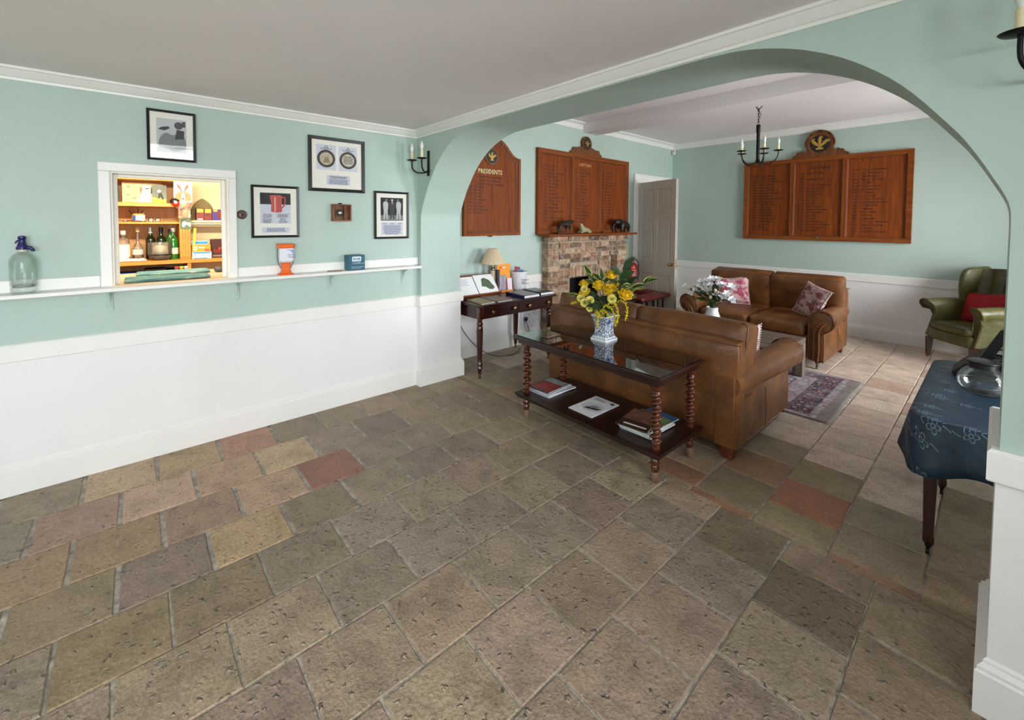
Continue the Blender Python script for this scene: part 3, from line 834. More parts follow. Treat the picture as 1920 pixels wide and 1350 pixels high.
# faded photo above the hatch
p1 = picture("picture_frame", "black framed faded grey photograph hanging above the serving hatch", -1.944, -1.690, 1.950, 2.275, .015, lean=radians(-3.2) * -1)
patch(p1, "photograph", G3, .19, .80, .16, .84)
shape(p1, "photo_shape", G2, catmull([(.22, .30), (.26, .46), (.38, .56), (.52, .52), (.66, .58), (.76, .50), (.78, .28), (.60, .20), (.40, .24), (.22, .30)], 4)[:-1])
shape(p1, "photo_shape", G1, circ(.64, .72, .09, 16, ry=.075), .008, .0094)
shape(p1, "photo_shape", G1, [(.56, .44), (.74, .46), (.76, .62), (.60, .64)], .008, .0096)
shape(p1, "photo_shape", G1, [(.70, .70), (.78, .70), (.78, .82), (.71, .80)], .008, .0095)
shape(p1, "photo_shape", GB, [(.22, .62), (.34, .60), (.46, .65), (.44, .69), (.30, .67)], .008, .0097)
# jug print
p2 = picture("picture_frame", "black framed print of a red jug with text, beside the hatch", -1.370, -1.044, 1.430, 1.822, .017)
patch(p2, "print_dark_band", GB, .18, .82, .64, .86)
patch(p2, "print_pale_field", PAPERBLUE, .18, .82, .27, .64)
RED = mat("print_red", (206, 92, 90), .6); REDD = mat("print_red_dark", (170, 62, 66), .6)
shape(p2, "print_jug", RED, catmull([(.40, .50), (.405, .66), (.38, .80), (.42, .815), (.50, .822), (.62, .815), (.63, .78), (.625, .60), (.63, .50), (.52, .485), (.40, .50)], 3)[:-1], .008, .0094)
hw, H = p2["hw"], p2["H"]
MB().tube([(.0095, -hw + 2 * hw * u, H * v) for u, v in catmull([(.62, .775), (.68, .785), (.70, .74), (.69, .66), (.66, .60), (.625, .575)], 4)], .0055, 6).build("print_handle", RED, p2, smooth=60, local=True)
for u in (.44, .55, .59): shape(p2, "print_stripe", REDD, [(u, .52), (u + .012, .52), (u + .012, .78), (u, .78)], .008, .0097)
shape(p2, "print_stripe", mat("print_cream", (224, 206, 150), .6), [(.475, .50), (.495, .50), (.497, .765), (.482, .785), (.475, .765)], .008, .0097)
lines(p2, "print_text", INKBLUE, .20, .45, .37, .46, 4, seed=2); lines(p2, "print_text", INK, .22, .42, .28, .36, 5, seed=3)
lines(p2, "print_text", INK, .50, .80, .39, .46, 4, seed=4); lines(p2, "print_text", INKBLUE, .56, .74, .28, .38, 6, seed=5)
patch(p2, "caption_slip", PAPERBLUE, .21, .79, .09, .20); lines(p2, "print_text", INKBLUE, .24, .76, .11, .185, 4, w=.0095, seed=6)
# medals
p3 = picture("picture_frame", "large black framed print of two round medals high on the wall", -.971, -.5165, 1.797, 2.238, .026)
for c_, sd in ((.305, 1), (.695, 2)):
    patch(p3, "print_ground", PAPERBLUE, c_ - .17, c_ + .17, .40, .86)
    hw, H = p3["hw"], p3["H"]
    cy_, cz_ = -hw + 2 * hw * c_, H * .605
    MB().prism(circ(cy_, cz_, .071, 32), 'x', .008, .0092).build("medal_rim", GB, p3, local=True)
    MB().prism(circ(cy_, cz_, .052, 32), 'x', .008, .0096).build("medal_face", mat("medal_cream%d" % sd, (196, 184, 158) if sd == 1 else (214, 206, 188), .5, var=.2, vscale=70), p3, local=True)
    q = MB()
    for a in range(28): q.prism(circ(cy_ + .0615 * cos(a * pi / 14), cz_ + .0615 * sin(a * pi / 14), .0035, 6), 'x', .008, .0098)
    q.build("medal_beading", mat("bead_brown%d" % sd, (120, 104, 76), .5), p3, local=True)
    q = MB()
    q.tube([(.0095, cy_ + .010 * cos(t), cz_ + .094 + .010 * sin(t)) for t in [k * pi / 6 for k in range(12)]], .0016, 6, True)
    for sg in (-1, 1):
        q.tube([(.0095, cy_ + sg * u, cz_ + v) for u, v in ((0, .084), (.014, .088), (.026, .078), (.036, .074), (.044, .080), (.042, .088))], .0018, 6)
        q.tube([(.0095, cy_ + sg * u, cz_ + v) for u, v in ((.0, .072), (.012, .078), (.020, .072))], .0018, 6)
    q.build("medal_scroll", GB, p3, local=True)
    if sd == 1: shape(p3, "medal_figure", mat("medal_relief", (150, 136, 110), .5), [(.24, .53), (.28, .60), (.27, .65), (.31, .62), (.34, .66), (.36, .56), (.37, .53)], .008, .0099)
    else: lines(p3, "medal_text", INK, .60, .79, .53, .69, 8, w=.0099, seed=9)
patch(p3, "caption_slip", PAPERBLUE, .31, .73, .13, .31); lines(p3, "print_text", INK, .34, .70, .25, .295, 3, w=.0095, seed=7); lines(p3, "print_text", INKBLUE, .33, .71, .14, .24, 6, w=.0095, seed=8)
# three men photograph
p4 = picture("picture_frame", "black framed photograph of three standing men beside the arch corner", -.430, -.1015, 1.400, 1.823, .018)
patch(p4, "photograph", GB, .18, .84, .38, .87); patch(p4, "photo_ground", G2, .18, .84, .38, .50, .0088)
def man(cx, tone, lean_, head):
    shape(p4, "photo_head", head, circ(cx + lean_ * .03, .818, .030, 12, ry=.026), .008, .0096)
    shape(p4, "photo_jacket", tone, [(cx - .06, .615), (cx - .075, .70), (cx - .07, .765), (cx - .03, .79), (cx + .03, .79), (cx + .07, .76), (cx + .075, .69), (cx + .06, .615)], .008, .0094)
    shape(p4, "photo_trousers", tone, [(cx - .055, .62), (cx - .065, .42), (cx - .03, .41), (cx, .56), (cx + .03, .41), (cx + .065, .42), (cx + .055, .62)], .008, .0093)
    shape(p4, "photo_collar", G3, [(cx - .014, .74), (cx + .014, .74), (cx + .01, .79), (cx - .01, .79)], .008, .0097)
man(.325, G3, .6, G2); man(.515, G1, 0, G3); man(.705, G3, -.6, G2)
patch(p4, "caption_slip", PAPERBLUE, .19, .83, .08, .345)
for a in (.22, .44, .66): lines(p4, "print_text", INKBLUE, a, a + .15, .305, .335, 2, w=.0095, seed=int(a * 90))
lines(p4, "print_text", INKBLUE, .22, .80, .09, .29, 9, w=.0095, seed=12)

# ---- turned wooden disc (bell push) and the little wooden case
bp = thing("bell_push", "dark turned wooden disc on the wall beside the hatch", "bell push", (0, -1.427, 1.601))
DWOOD = mat_wood("dark_turned_wood", (62, 40, 30), (98, 68, 52), .4, axis=0)
MB().lathe([(.032, .001), (.033, .008), (.030, .012), (.026, .011), (.022, .014), (.016, .013), (.010, .016), (0, .016)], (0, 0, 0), 28, 'x').build("turned_base", DWOOD, bp, smooth=40, local=True)
MB().lathe([(.006, .012), (.006, .018), (.004, .020), (0, .020)], (0, 0, 0), 14, 'x').build("button", IRON, bp, smooth=40, local=True)
WCASE = mat_wood("reddish_case_wood", (110, 62, 40), (164, 106, 74), .5, axis=1)
bc = thing("wooden_case", "small open wooden box case holding a silver ball on the wall", "display box", (0, -.7225, 1.556))
q = MB(); q.box(.002, .010, -.074, .074, 0, .140); q.box(.002, .062, -.074, -.064, .011, .129, .002); q.box(.002, .062, .064, .074, .011, .129, .002); q.box(.002, .062, -.074, .074, 0, .011, .002); q.box(.002, .062, -.074, .074, .129, .140, .002)
q.build("case_box", WCASE, bc, local=True)
q = MB(); q.prism([(-.045, .02), (.02, .02), (.02, .12), (-.045, .12)], 'x', .010, .018); q.box(.010, .05, .020, .026, .011, .129); q.build("case_lining", mat_wood("case_inner", (96, 66, 40), (142, 104, 70), .6, axis=2), bc, local=True)
MB().ring(circ(-.012, .068, .036, 24), circ(-.012, .068, .028, 24), 'x', .016, .026).build("ball_ring", mat("dull_bronze", (74, 60, 48), .4, .7), bc, smooth=30, local=True)
MB().sphere((.028, -.012, .068), .026, 18, 12).build("silver_ball", mat("silver_ball", (196, 196, 194), .25, .9), bc, smooth=60, local=True)
MB().prism([(-.012, .140), (.012, .140), (.016, .152), (-.016, .152)], 'x', .002, .008).build("hanger", IRON, bc, local=True)

# ---- collection tin (orange)
ORANGE = mat("orange_plastic", (238, 104, 22), .35)
ct = thing("collection_tin", "orange and white charity collection tin standing on the ledge", "collection tin", (.072, -1.158, 1.1485))
def oct_(rx, ry, ch): return [(-rx + ch, -ry), (rx - ch, -ry), (rx, -ry + ch), (rx, ry - ch), (rx - ch, ry), (-rx + ch, ry), (-rx, ry - ch), (-rx, -ry + ch)]
def stack(m, levels):
    n = 8; vs = []
    for (rx, ry, ch, z) in levels: vs += [(x, y, z) for x, y in oct_(rx, ry, ch)]
    fs = [(k * n + i, k * n + (i + 1) % n, (k + 1) * n + (i + 1) % n, (k + 1) * n + i) for k in range(len(levels) - 1) for i in range(n)]
    fs += [tuple(range(n))[::-1], tuple(range((len(levels) - 1) * n, len(levels) * n))]
    return m.add(vs, fs)
stack(MB(), [(.045, .048, .014, 0), (.046, .049, .014, .010), (.034, .032, .010, .016), (.029, .027, .008, .035), (.029, .028, .008, .085), (.034, .034, .01, .096)]).build("handle_base", ORANGE, ct, local=True)
stack(MB(), [(.036, .038, .012, .095), (.047, .050, .014, .108), (.047, .050, .014, .205)]).build("can_body", mat("white_label", (230, 230, 240), .4), ct, local=True)
stack(MB(), [(.050, .054, .014, .203), (.052, .057, .015, .210), (.052, .057, .015, .226), (.048, .052, .014, .236)]).build("lid", ORANGE, ct, local=True)
MB().prism([(.02, .184), (.048, .155), (.048, .182), (.03, .192), (-.01, .192)], 'x', .047, .0485).build("blue_flash", mat("pale_blue_print", (150, 168, 214), .5), ct, local=True)
lettering("label_text", "Please give\nThank you", (.0492 + .072, -1.158 + .004, 1.1485 + .150), .012, TXT_X, INKBLUE, ct, spacing=1.4)
for sg in (-1, 1): MB().tube([(-.0, sg * .054, .205), (0, sg * .057, .15), (0, sg * .052, .09), (0, sg * .033, .05)], .0022, 6).build("cord", BLACK, ct, smooth=60, local=True)
# ---- charity box
rb = thing("charity_box", "dark teal blue cardboard charity box lettered in white on the ledge", "collection box", (.07, -.628, 1.1485))
TEALBOX = mat("petrol_blue_card", (22, 92, 112), .45)
MB().box(-.055, .045, -.069, .069, 0, .125, .003).build("carton", TEALBOX, rb, local=True)
MB().prism([(-.040, .074), (.030, .074), (.036, .080), (.036, .108), (.030, .114), (-.034, .114), (-.040, .108)], 'x', .045, .0462).build("logo_patch", mat("logo_white", (226, 238, 244), .5), rb, local=True)
lettering("logo_letters", "RNIB", (.0466 + .07, -.630, 1.1485 + .083), .030, TXT_X, mat("logo_dark", (12, 60, 76), .5), rb, align='CENTER', sx=.95)
LW = mat("white_print", (222, 236, 240), .6)
lettering("small_text", "SUPPORTING BLIND\nAND PARTIALLY SIGHTED PEOPLE", (.0464 + .07, -.664, 1.1485 + .061), .0072, TXT_X, LW, rb, spacing=1.2)
lettering("small_text", "Every time I'm here please\nput some money in!", (.0464 + .07, -.672, 1.1485 + .025), .0094, TXT_X, LW, rb, spacing=1.2)
# ---- pencil
pc = MB().tube([(.085, -.855, 1.1525), (.105, -.745, 1.1525)], .0035, 6).build("pencil", mat("pencil_brown", (128, 84, 58), .5)); tag(pc, "thin brown pencil lying on the ledge near the charity box", "pencil")

# ---- wall sconces
def sconce(loc, label):
    o = thing("wall_sconce", label, "wall lamp", loc, group="candle wall lamps on the arch wall")
    q = MB(); q.box(-.016, .016, -.010, 0, -.085, .110, .002)
    for sg in (-1, 0, 1): q.prism([(sg * .011 - .006, -.08), (sg * .011 + .006, -.08), (sg * .016 + .001, -.118), (sg * .016 - .001, -.118)], 'y', -.010, -.004)
    q.build("back_plate", IRON, o, local=True)
    for sg in (-1, 1):
        pts = catmull([(sg * .010, -.012, -.070), (sg * .030, -.035, -.088), (sg * .062, -.085, -.085), (sg * .085, -.118, -.050), (sg * .088, -.122, .018)], 6)
        arm = MB().tube(pts, .0065, 8).build("arm", IRON, o, smooth=60, local=True)
        c = (sg * .088, -.122, 0)
        MB().lathe([(.010, .014), (.040, .020), (.046, .026), (.043, .027), (.036, .0235), (.014, .022)], c, 24).build("drip_pan", IRON, arm, smooth=40, local=True)
        MB().lathe([(.0125, .022), (.0125, .088), (.010, .091), (0, .091)], c, 16).build("candle_tube", WAX, arm, smooth=40, local=True)
        MB().lathe([(.007, .088), (.011, .098), (.0165, .120), (.0175, .134), (.014, .152), (.006, .170), (0, .176)], c, 16).build("bulb", BULB, arm, smooth=60, local=True)
    return o
sconce((.212, 0, 2.085), "black iron twin candle wall lamp in the corner beside the arch")
sconce((3.759, 0, 2.082), "black iron candle wall lamp cropped by the upper picture edge")

# ================================================================== BAR BEHIND THE HATCH
struct(MB().box(-.135, .003, HY0, HY1, 1.12, 1.145).build("window_sill_hatch", mat_wood("pale_sill", (186, 162, 130), (216, 196, 166), .35, axis=1)), "pale wooden sill of the serving hatch")
ctop = MB().box(-.76, -.131, -3.0, -.9, 1.105, 1.145).build("bar_counter", mat_wood("pale_counter", (176, 150, 118), (212, 190, 158), .35, axis=1))
tag(ctop, "pale wooden counter top inside the serving hatch", "counter")
TOWEL = NT("green_bar_towel"); _p = TOWEL.pos()
TOWEL.set(Base_Color=TOWEL.ramp(TOWEL.noise(TOWEL.map(_p, scale=(14, 3, 1)), 2.0, 3), [(.40, (60, 104, 112)), (.52, (88, 130, 132)), (.62, (112, 146, 144)), (.70, (206, 206, 190))]), Roughness=.95, Normal=TOWEL.bump(TOWEL.noise(_p, 300, 2), .5, .004))
def towel(x0, x1, y0, y1, label):
    m = MB().soft(((x0 + x1) / 2, (y0 + y1) / 2, 1.1555), (x1 - x0, y1 - y0, .016), .007, (0, 0, .003), 12, wob=.0015, seed=int(abs(x0) * 100))
    return tag(m.build("bar_towel", TOWEL.m, smooth=60, weld=True), label, "towel", "green bar towels on the counter")
towel(-.335, -.085, -2.072, -1.608, "green patterned bar towel on the counter nearest the hatch opening")
towel(-.71, -.47, -2.012, -1.568, "green patterned bar towel further back on the counter")
# shelving unit
su = thing("bar_shelving", "pine shelving unit full of bottles behind the hatch", "shelving", (-1.75, -1.9, 0))
MB().box(-1.95, -1.93, -2.75, -1.60, .9, 1.97).build("back_panel", PINEZ, su)
MB().box(-1.93, -1.55, -2.75, -1.60, 1.925, 1.95, .002).build("shelf", PINE, su)
MB().box(-1.93, -1.55, -2.75, -1.69, 1.682, 1.717, .002).build("shelf", PINE, su)
MB().box(-1.93, -1.56, -2.75, -1.69, 1.521, 1.538, .002).build("shelf", PINE, su)
MB().box(-1.93, -1.48, -2.75, -1.0, 1.145, 1.180, .003).build("shelf", PINE, su)
MB().box(-1.93, -1.55, -1.69, -1.604, 1.18, 1.925, .002).build("upright", PINE, su)
for y in (-1.64,): MB().box(-1.93, -1.49, y, y + .03, .80, 1.145, .002).build("upright", PINE, su)
MB().box(-1.93, -1.48, -2.75, -1.0, .85, .88, .003).build("shelf", PINE, su)
for k in range(4):
    y = -1.684 + k * .021
    MB().box(-1.549, -1.538, y, y + .013, 1.20 + .0, 1.47, .002).build("slat", PINE, su)
# wall shelf to the right
rs = thing("cream_shelf", "cream moulded shelf on the bar wall carrying snack boxes", "shelf", (-1.85, -1.45, 1.52))
CREAM = mat("cream_gloss", (222, 206, 178), .45)
q = MB(); q.box(-1.95, -1.70, -1.598, -1.0, 1.532, 1.556, .003); q.box(-1.95, -1.72, -1.598, -1.0, 1.512, 1.532, .003); q.box(-1.95, -1.76, -1.598, -1.0, 1.492, 1.512, .003)
q.build("shelf_board", CREAM, rs)
# cards on the shelf edge and upright
def card(name, label, x, y0, y1, z0, z1, material, cat="card", lean=0.0, t=.003, group=None):
    o = thing(name, label, cat, (x, (y0 + y1) / 2, z0), rot=(0, lean, 0), group=group)
    MB().box(0, t, -(y1 - y0) / 2, (y1 - y0) / 2, 0, z1 - z0).build("card_sheet", material, o, local=True)
    o["hw"] = (y1 - y0) / 2; o["H"] = z1 - z0; o["t"] = t
    return o
def cshape(o, name, material, pts, dz=0.0006):
    hw, H, t = o["hw"], o["H"], o["t"]
    return MB().prism([(-hw + 2 * hw * u, H * v) for u, v in pts], 'x', t - .0005, t + dz).build(name, material, o, local=True)
def photo_mat(name, stops, sc):
    n = NT(name); n.set(Base_Color=n.ramp(n.noise(n.objc(), sc, 4, .6, .5), stops), Roughness=.4); return n.m
TANF = mat("dog_tan", (186, 126, 86), .6); TANL = mat("dog_cream", (236, 212, 186), .6); BRN = mat("antler_brown", (150, 84, 54), .6); NOSE = mat("nose_dark", (120, 40, 36), .4)
cd = card("dog_card", "white card with a dog wearing antlers, pinned on the upright", -1.546, -1.727, -1.586, 1.730, 1.926, PAPER)
cshape(cd, "antler", BRN, [(.40, .50), (.34, .60), (.22, .70), (.17, .84), (.22, .88), (.28, .80), (.30, .86), (.36, .76), (.42, .62), (.46, .50)])
cshape(cd, "antler", BRN, [(.60, .50), (.66, .60), (.78, .70), (.83, .84), (.78, .88), (.72, .80), (.70, .86), (.64, .76), (.58, .62), (.54, .50)])
cshape(cd, "dog_head", TANF, catmull([(.06, .10), (.08, .34), (.22, .46), (.50, .52), (.78, .46), (.93, .34), (.95, .10), (.80, .05), (.20, .05), (.06, .10)], 4)[:-1], .0008)
cshape(cd, "dog_blaze", TANL, catmull([(.40, .08), (.38, .30), (.46, .46), (.54, .46), (.62, .30), (.60, .08), (.40, .08)], 4)[:-1], .0010)
for u in (.34, .66): cshape(cd, "dog_eye", INK, circ(u, .30, .035, 10, ry=.025), .0012)
cshape(cd, "dog_nose", NOSE, circ(.50, .16, .075, 12, ry=.055), .0013)
card("dog_photo", "brown and white dog photograph hanging under the antler card", -1.546, -1.695, -1.603, 1.580, 1.729, photo_mat("photo_brown", [(.35, (60, 36, 28)), (.5, (176, 120, 84)), (.68, (246, 232, 220))], 16), "photograph")
c3 = card("dog_photo", "small green photograph of a white dog on the upright", -1.546, -1.684, -1.598, 1.463, 1.578, photo_mat("photo_green", [(.35, (40, 56, 34)), (.6, (96, 118, 66)), (.8, (130, 150, 96))], 14), "photograph")
cshape(c3, "dog_shape", mat("dog_white", (236, 236, 232), .6), catmull([(.16, .40), (.22, .66), (.40, .72), (.62, .60), (.92, .62), (.95, .30), (.80, .26), (.70, .42), (.46, .40), (.36, .22), (.20, .26), (.16, .40)], 3)[:-1])
# pictures on the top shelf
bigp = card("dog_print", "large sepia print of a shaggy white dog on the top bar shelf", -1.76, -2.093, -1.800, 1.7175, 1.918, mat("sepia_print", (206, 176, 140), .5, var=.12, vscale=12), "print", radians(-4))
cshape(bigp, "dog_shape", mat("dog_offwhite", (240, 232, 214), .6), catmull([(.34, .06), (.44, .36), (.46, .70), (.56, .84), (.68, .80), (.74, .56), (.78, .10), (.56, .04), (.34, .06)], 4)[:-1])
cshape(bigp, "dog_ear", mat("ear_brown", (150, 108, 66), .6), [(.45, .40), (.42, .66), (.46, .80), (.49, .66)], .0010)
cshape(bigp, "dog_ear", GB, [(.70, .46), (.71, .78), (.76, .62), (.77, .42)], .0010)
cshape(bigp, "dog_eyes", GB, [(.55, .66), (.66, .68), (.66, .73), (.56, .70)], .0012)
for a, b in ((.10, .76), (.08, .38), (.24, .22)): cshape(bigp, "print_bird", mat("bird_brown", (150, 116, 78), .6), [(a, b), (a + .05, b + .03), (a + .10, b), (a + .06, b - .04)], .0009)
sm = card("dog_photo", "small photograph of a dark and white dog on grass, top bar shelf", -1.70, -1.880, -1.772, 1.7175, 1.893, photo_mat("photo_dark_green", [(.35, (18, 34, 16)), (.6, (44, 74, 30)), (.78, (96, 120, 50))], 12), "photograph", radians(-6))
cshape(sm, "grass_strip", mat("photo_grass", (160, 170, 62), .6), [(.02, .02), (.98, .02), (.98, .22), (.02, .34)])
cshape(sm, "dog_shape", GB, [(.40, .30), (.45, .55), (.60, .62), (.80, .26), (.72, .18), (.55, .40), (.46, .20)], .0010)
cshape(sm, "dog_face", mat("photo_pink", (226, 196, 196), .6), circ(.48, .66, .13, 12, ry=.09), .0010)
frp = card("photo_frame", "dark edge of a small framed photo at the end of the top shelf", -1.72, -2.20, -2.110, 1.7175, 1.875, GB, "photograph", radians(-5), .012)
# robin-like hanging ornament
orn = thing("hanging_ornament", "round red bird ornament with a black cap hanging off the shelf edge", "ornament", (-1.512, -1.715, 1.70))
MB().sphere((0, 0, .012), .030, 16, 10, (1, 1, .95)).build("red_body", mat("ornament_red", (214, 34, 26), .4), orn, smooth=60, local=True)
MB().sphere((-.006, -.008, .034), .033, 16, 10, (.9, 1.15, .95)).build("black_cap", BLACK, orn, smooth=60, local=True)
MB().sphere((.022, -.002, .024), .014, 12, 8).build("white_face", PAPER, orn, smooth=60, local=True)
q = MB().sphere((.012, .006, -.026), .008, 10, 6); q.tube([(.012, .008, -.03), (.016, .016, -.07), (.018, .026, -.11), (.012, .032, -.13)], .0009, 5); q.build("bead_string", CHROME, orn, smooth=60, local=True)
# items on the middle shelf
ZS = 1.5385
mug = thing("pen_mug", "round blue and yellow mug holding pens with a white card in front", "mug", (-1.70, -1.985, ZS))
MB().lathe([(.028, 0), (.042, .012), (.048, .04), (.042, .068), (.034, .078), (.030, .078), (.036, .066), (.040, .04), (.026, .008)], seg=24).build("mug_body", mat("mug_yellow", (214, 174, 66), .3), mug, smooth=50, local=True)
MB().grid(lambda u, v: ((.0485 * cos(-.9 + u * .7)), .0485 * sin(-.9 + u * .7), .015 + v * .045), 6, 2).build("blue_patch", mat("mug_blue", (44, 96, 190), .3), mug, local=True)
MB().box(.048, .050, -.018, .048, .012, .066).build("note_card", PAPER, mug, local=True)
for k, (dy, dz) in enumerate(((-.06, .03), (-.035, .045), (.03, .03), (.045, .018), (0, .05))):
    MB().tube([(0, dy * .2, .03), (.01 * (k % 3), dy * 1.1, .078 + dz)], .004, 6).build("pen", BLACK if k % 2 == 0 else CHROME, mug, smooth=60, local=True)
def lump(name, label, cat, pts, mats, seed):
    r = random.Random(seed); o = thing(name, label, cat, pts[0])
    return o
def torus(mb, c, R, r, axis='z', n=20, m=0):
    pts = []
    for k in range(n):
        a = 2 * pi * k / n; u, v = R * cos(a), R * sin(a)
        pts.append({'z': (c[0] + u, c[1] + v, c[2]), 'x': (c[0], c[1] + u, c[2] + v), 'y': (c[0] + u, c[1], c[2] + v)}[axis])
    return mb.tube(pts, r, 6, True, m)
for (y, lbl) in ((-2.075, "dark dial watch with strap at the end of the middle bar shelf"), (-1.955, "round faced wristwatch lying before the mug")):
    o = thing("wristwatch", lbl, "watch", (-1.62, y, ZS), group="watches on the middle bar shelf")
    MB().lathe([(.016, .002), (.018, .006), (.017, .011), (.013, .012), (0, .012)], seg=16).build("watch_case", CHROME, o, smooth=50, local=True)
    MB().lathe([(.0125, .0121), (0, .0125)], seg=16).build("dial", PAPER, o, local=True)
    for sg in (-1, 1): MB().tube([(0, sg * .014, .005), (0, sg * .035, .015), (0, sg * .05, .005)], .006, 6, flat=.4).build("strap", BLACK, o, smooth=60, local=True)
o = thing("spectacles", "folded dark spectacles lying on the middle bar shelf", "glasses", (-1.62, -1.87, ZS))
q = MB(); torus(q, (0, -.025, .018), .018, .0028, 'x'); torus(q, (0, .025, .018), .018, .0028, 'x'); q.tube([(0, -.007, .02), (0, 0, .024), (0, .007, .02)], .0022, 6)
for sg in (-1, 1): q.tube([(0, sg * .043, .024), (-.05, sg * .044, .022), (-.10, sg * .036, .008)], .002, 6)
q.build("spectacle_frame", BLACK, o, smooth=60, local=True)
q = MB()
for sg in (-1, 1): q.prism(circ(sg * .025, .018, .017, 16), 'x', -.0006, .0006)
q.build("lens", PICGLASS, o, local=True)
o = thing("bead_strap", "loop of olive green webbing lying at the shelf's end", "strap", (-1.62, -1.76, ZS))
MB().tube([(0, -.06 + .12 * t, .006 + .022 * sin(pi * t) * (.6 + .4 * sin(9 * t))) for t in [k / 14 for k in range(15)]], .008, 6, flat=.5).build("webbing", mat("olive_webbing", (112, 112, 54), .8), o, smooth=60, local=True)
MB().tube([(.01, -.09 + .06 * t, .004) for t in (0, .5, 1)], .004, 6).build("orange_tag", ORANGE, o, smooth=60, local=True)
# bottles on the lower shelf
ZB = 1.1805
def bottle(label, y, x, prof, glass, cap, caplen, labelcol=None, lz=(0, 0), group="bottles on the bar shelf"):
    o = thing("bottle", label, "bottle", (x, y, ZB), group=group)
    MB().lathe(prof, seg=24).build("glass_body", glass, o, smooth=40, local=True)
    top = prof[-1][1]
    MB().lathe([(prof[-1][0] + .003, top - caplen), (prof[-1][0] + .003, top + .006), (0, top + .007)], seg=18).build("cap", cap, o, smooth=40, local=True)
    if labelcol is not None:
        r = max(p[0] for p in prof) + .0008
        MB().lathe([(r, lz[0]), (r, lz[1])], seg=28).build("paper_label", labelcol, o, smooth=60, local=True)
    return o
DKG = mat("dark_green_bottle", (22, 34, 18), .08, coat=.5); GRN = mat("green_bottle", (26, 106, 34), .08, coat=.5); CLG = mat_thin("clear_bottle", (244, 240, 234), .10)
wine = [(.036, 0), (.038, .004), (.038, .17), (.034, .195), (.018, .222), (.0135, .24), (.0135, .298)]
bottle("squat clear bottle with white label at the end of the bar shelf", -2.094, -1.70, [(.044, 0), (.046, .005), (.046, .17), (.040, .195), (.020, .212), (.018, .222), (.026, .226), (.026, .236), (.018, .24), (.016, .27)], CLG, mat("white_cap", (236, 232, 224), .4), .03, mat("white_bottle_label", (240, 236, 228), .5), (.03, .15))
bottle("round bellied clear decanter bottle with a long neck and cork", -1.993, -1.72, [(.030, 0), (.038, .01), (.042, .06), (.040, .10), (.028, .135), (.012, .16), (.0105, .20), (.0105, .295)], CLG, mat("cork", (224, 196, 150), .7), .03, mat("pale_bottle_label", (214, 206, 198), .5), (.05, .10))
bottle("dark wine bottle with a white foil neck behind the ice bucket", -1.899, -1.76, wine, DKG, mat("silver_foil", (206, 208, 210), .3, .4), .05)
bottle("dark wine bottle with a black foil neck behind the ice bucket", -1.82, -1.76, wine, DKG, BLACK, .055)
bottle("bright green bottle with a green label beside the ice bucket", -1.752, -1.74, [(.036, 0), (.038, .004), (.038, .12), (.036, .16), (.022, .215), (.015, .24), (.0135, .28)], GRN, BLACK, .03, mat("green_bottle_label", (34, 96, 74), .5), (.05, .105))
bottle("slim green bottle half hidden by the slatted upright", -1.734, -1.63, wine[:-1] + [(.0135, .292)], GRN, mat("silver_foil2", (206, 208, 210), .3, .4), .03, mat("cream_bottle_label", (206, 210, 190), .5), (.05, .11))
# ice bucket with tongs
ib = thing("ice_bucket", "clear glass ice bucket with tongs in front of the bottles", "ice bucket", (-1.60, -1.835, ZB))
MB().lathe([(.055, 0), (.070, .006), (.086, .03), (.090, .05), (.090, .165), (.086, .165), (.085, .054), (.066, .036), (0, .034)], seg=28).build("glass_bowl", CLG, ib, smooth=40, local=True)
MB().lathe([(.0915, .046), (.0915, .056)], seg=28).build("dark_band", BLACK, ib, smooth=60, local=True)
MB().sphere((0, 0, .09), .078, 16, 10, (1, 1, .62)).build("frosted_liner", mat("frosted_plastic", (250, 247, 245), .6), ib, smooth=60, local=True)
q = MB(); q.tube([(.0, .04, .10), (.02, .075, .19), (.02, .10, .255)], .004, 8); torus(q, (.02, .104, .268), .016, .003, 'x'); q.build("tongs", CHROME, ib, smooth=60, local=True)
# white cloth
def cloth_fn(u, v):
    x = -1.66 + .15 * v; y = -2.22 + .275 * u
    z = ZB + .004 + .055 * (sin(pi * v) ** .6) * (.65 + .35 * sin(5 * u + 2 * v)) * (1 - .55 * u) + .010 * sin(23 * u + 9 * v) * sin(pi * v)
    return (x + .012 * sin(9 * u), y + .010 * sin(8 * v), max(ZB + .003, z))
q = MB().grid(cloth_fn, 28, 16); q.grid(lambda u, v: (lambda p: (p[0], p[1], ZB + .001))(cloth_fn(u, v)), 28, 16)
tag(q.build("folded_cloth", mat("white_cloth", (238, 232, 228), .9), smooth=60, weld=True), "crumpled white cloth lying at the end of the lower bar shelf", "cloth")
# snack boxes
def carton(name, label, x0, x1, y0, y1, z0, z1, material, text=None, tcol=None, tsize=.03, extra=None, cat="box", group="snack boxes in the bar"):
    o = thing(name, label, cat, ((x0 + x1) / 2, (y0 + y1) / 2, z0), group=group)
    MB().box(x0, x1, y0, y1, z0, z1, .002).build("carton", material, o)
    if text: lettering("print_text", text, (x1 + .0008, (y0 + y1) / 2, (z0 + z1) / 2 - tsize * .35), tsize, TXT_X, tcol, o, align='CENTER')
    if extra:
        for (a, b, c, d, mm) in extra: MB().box(x1, x1 + .0006, a, b, c, d).build("print_patch", mm, o)
    return o
BLU = mat("snack_blue", (36, 132, 206), .45); SWH = mat("snack_white", (232, 234, 240), .5); SOR = mat("snack_orange", (240, 150, 36), .45); SBR = mat("snack_brown", (66, 26, 20), .45); SRED = mat("snack_red", (120, 26, 22), .45); SPUR = mat("snack_purple", (62, 44, 130), .45); GOLD = mat("snack_gold", (222, 170, 50), .4)
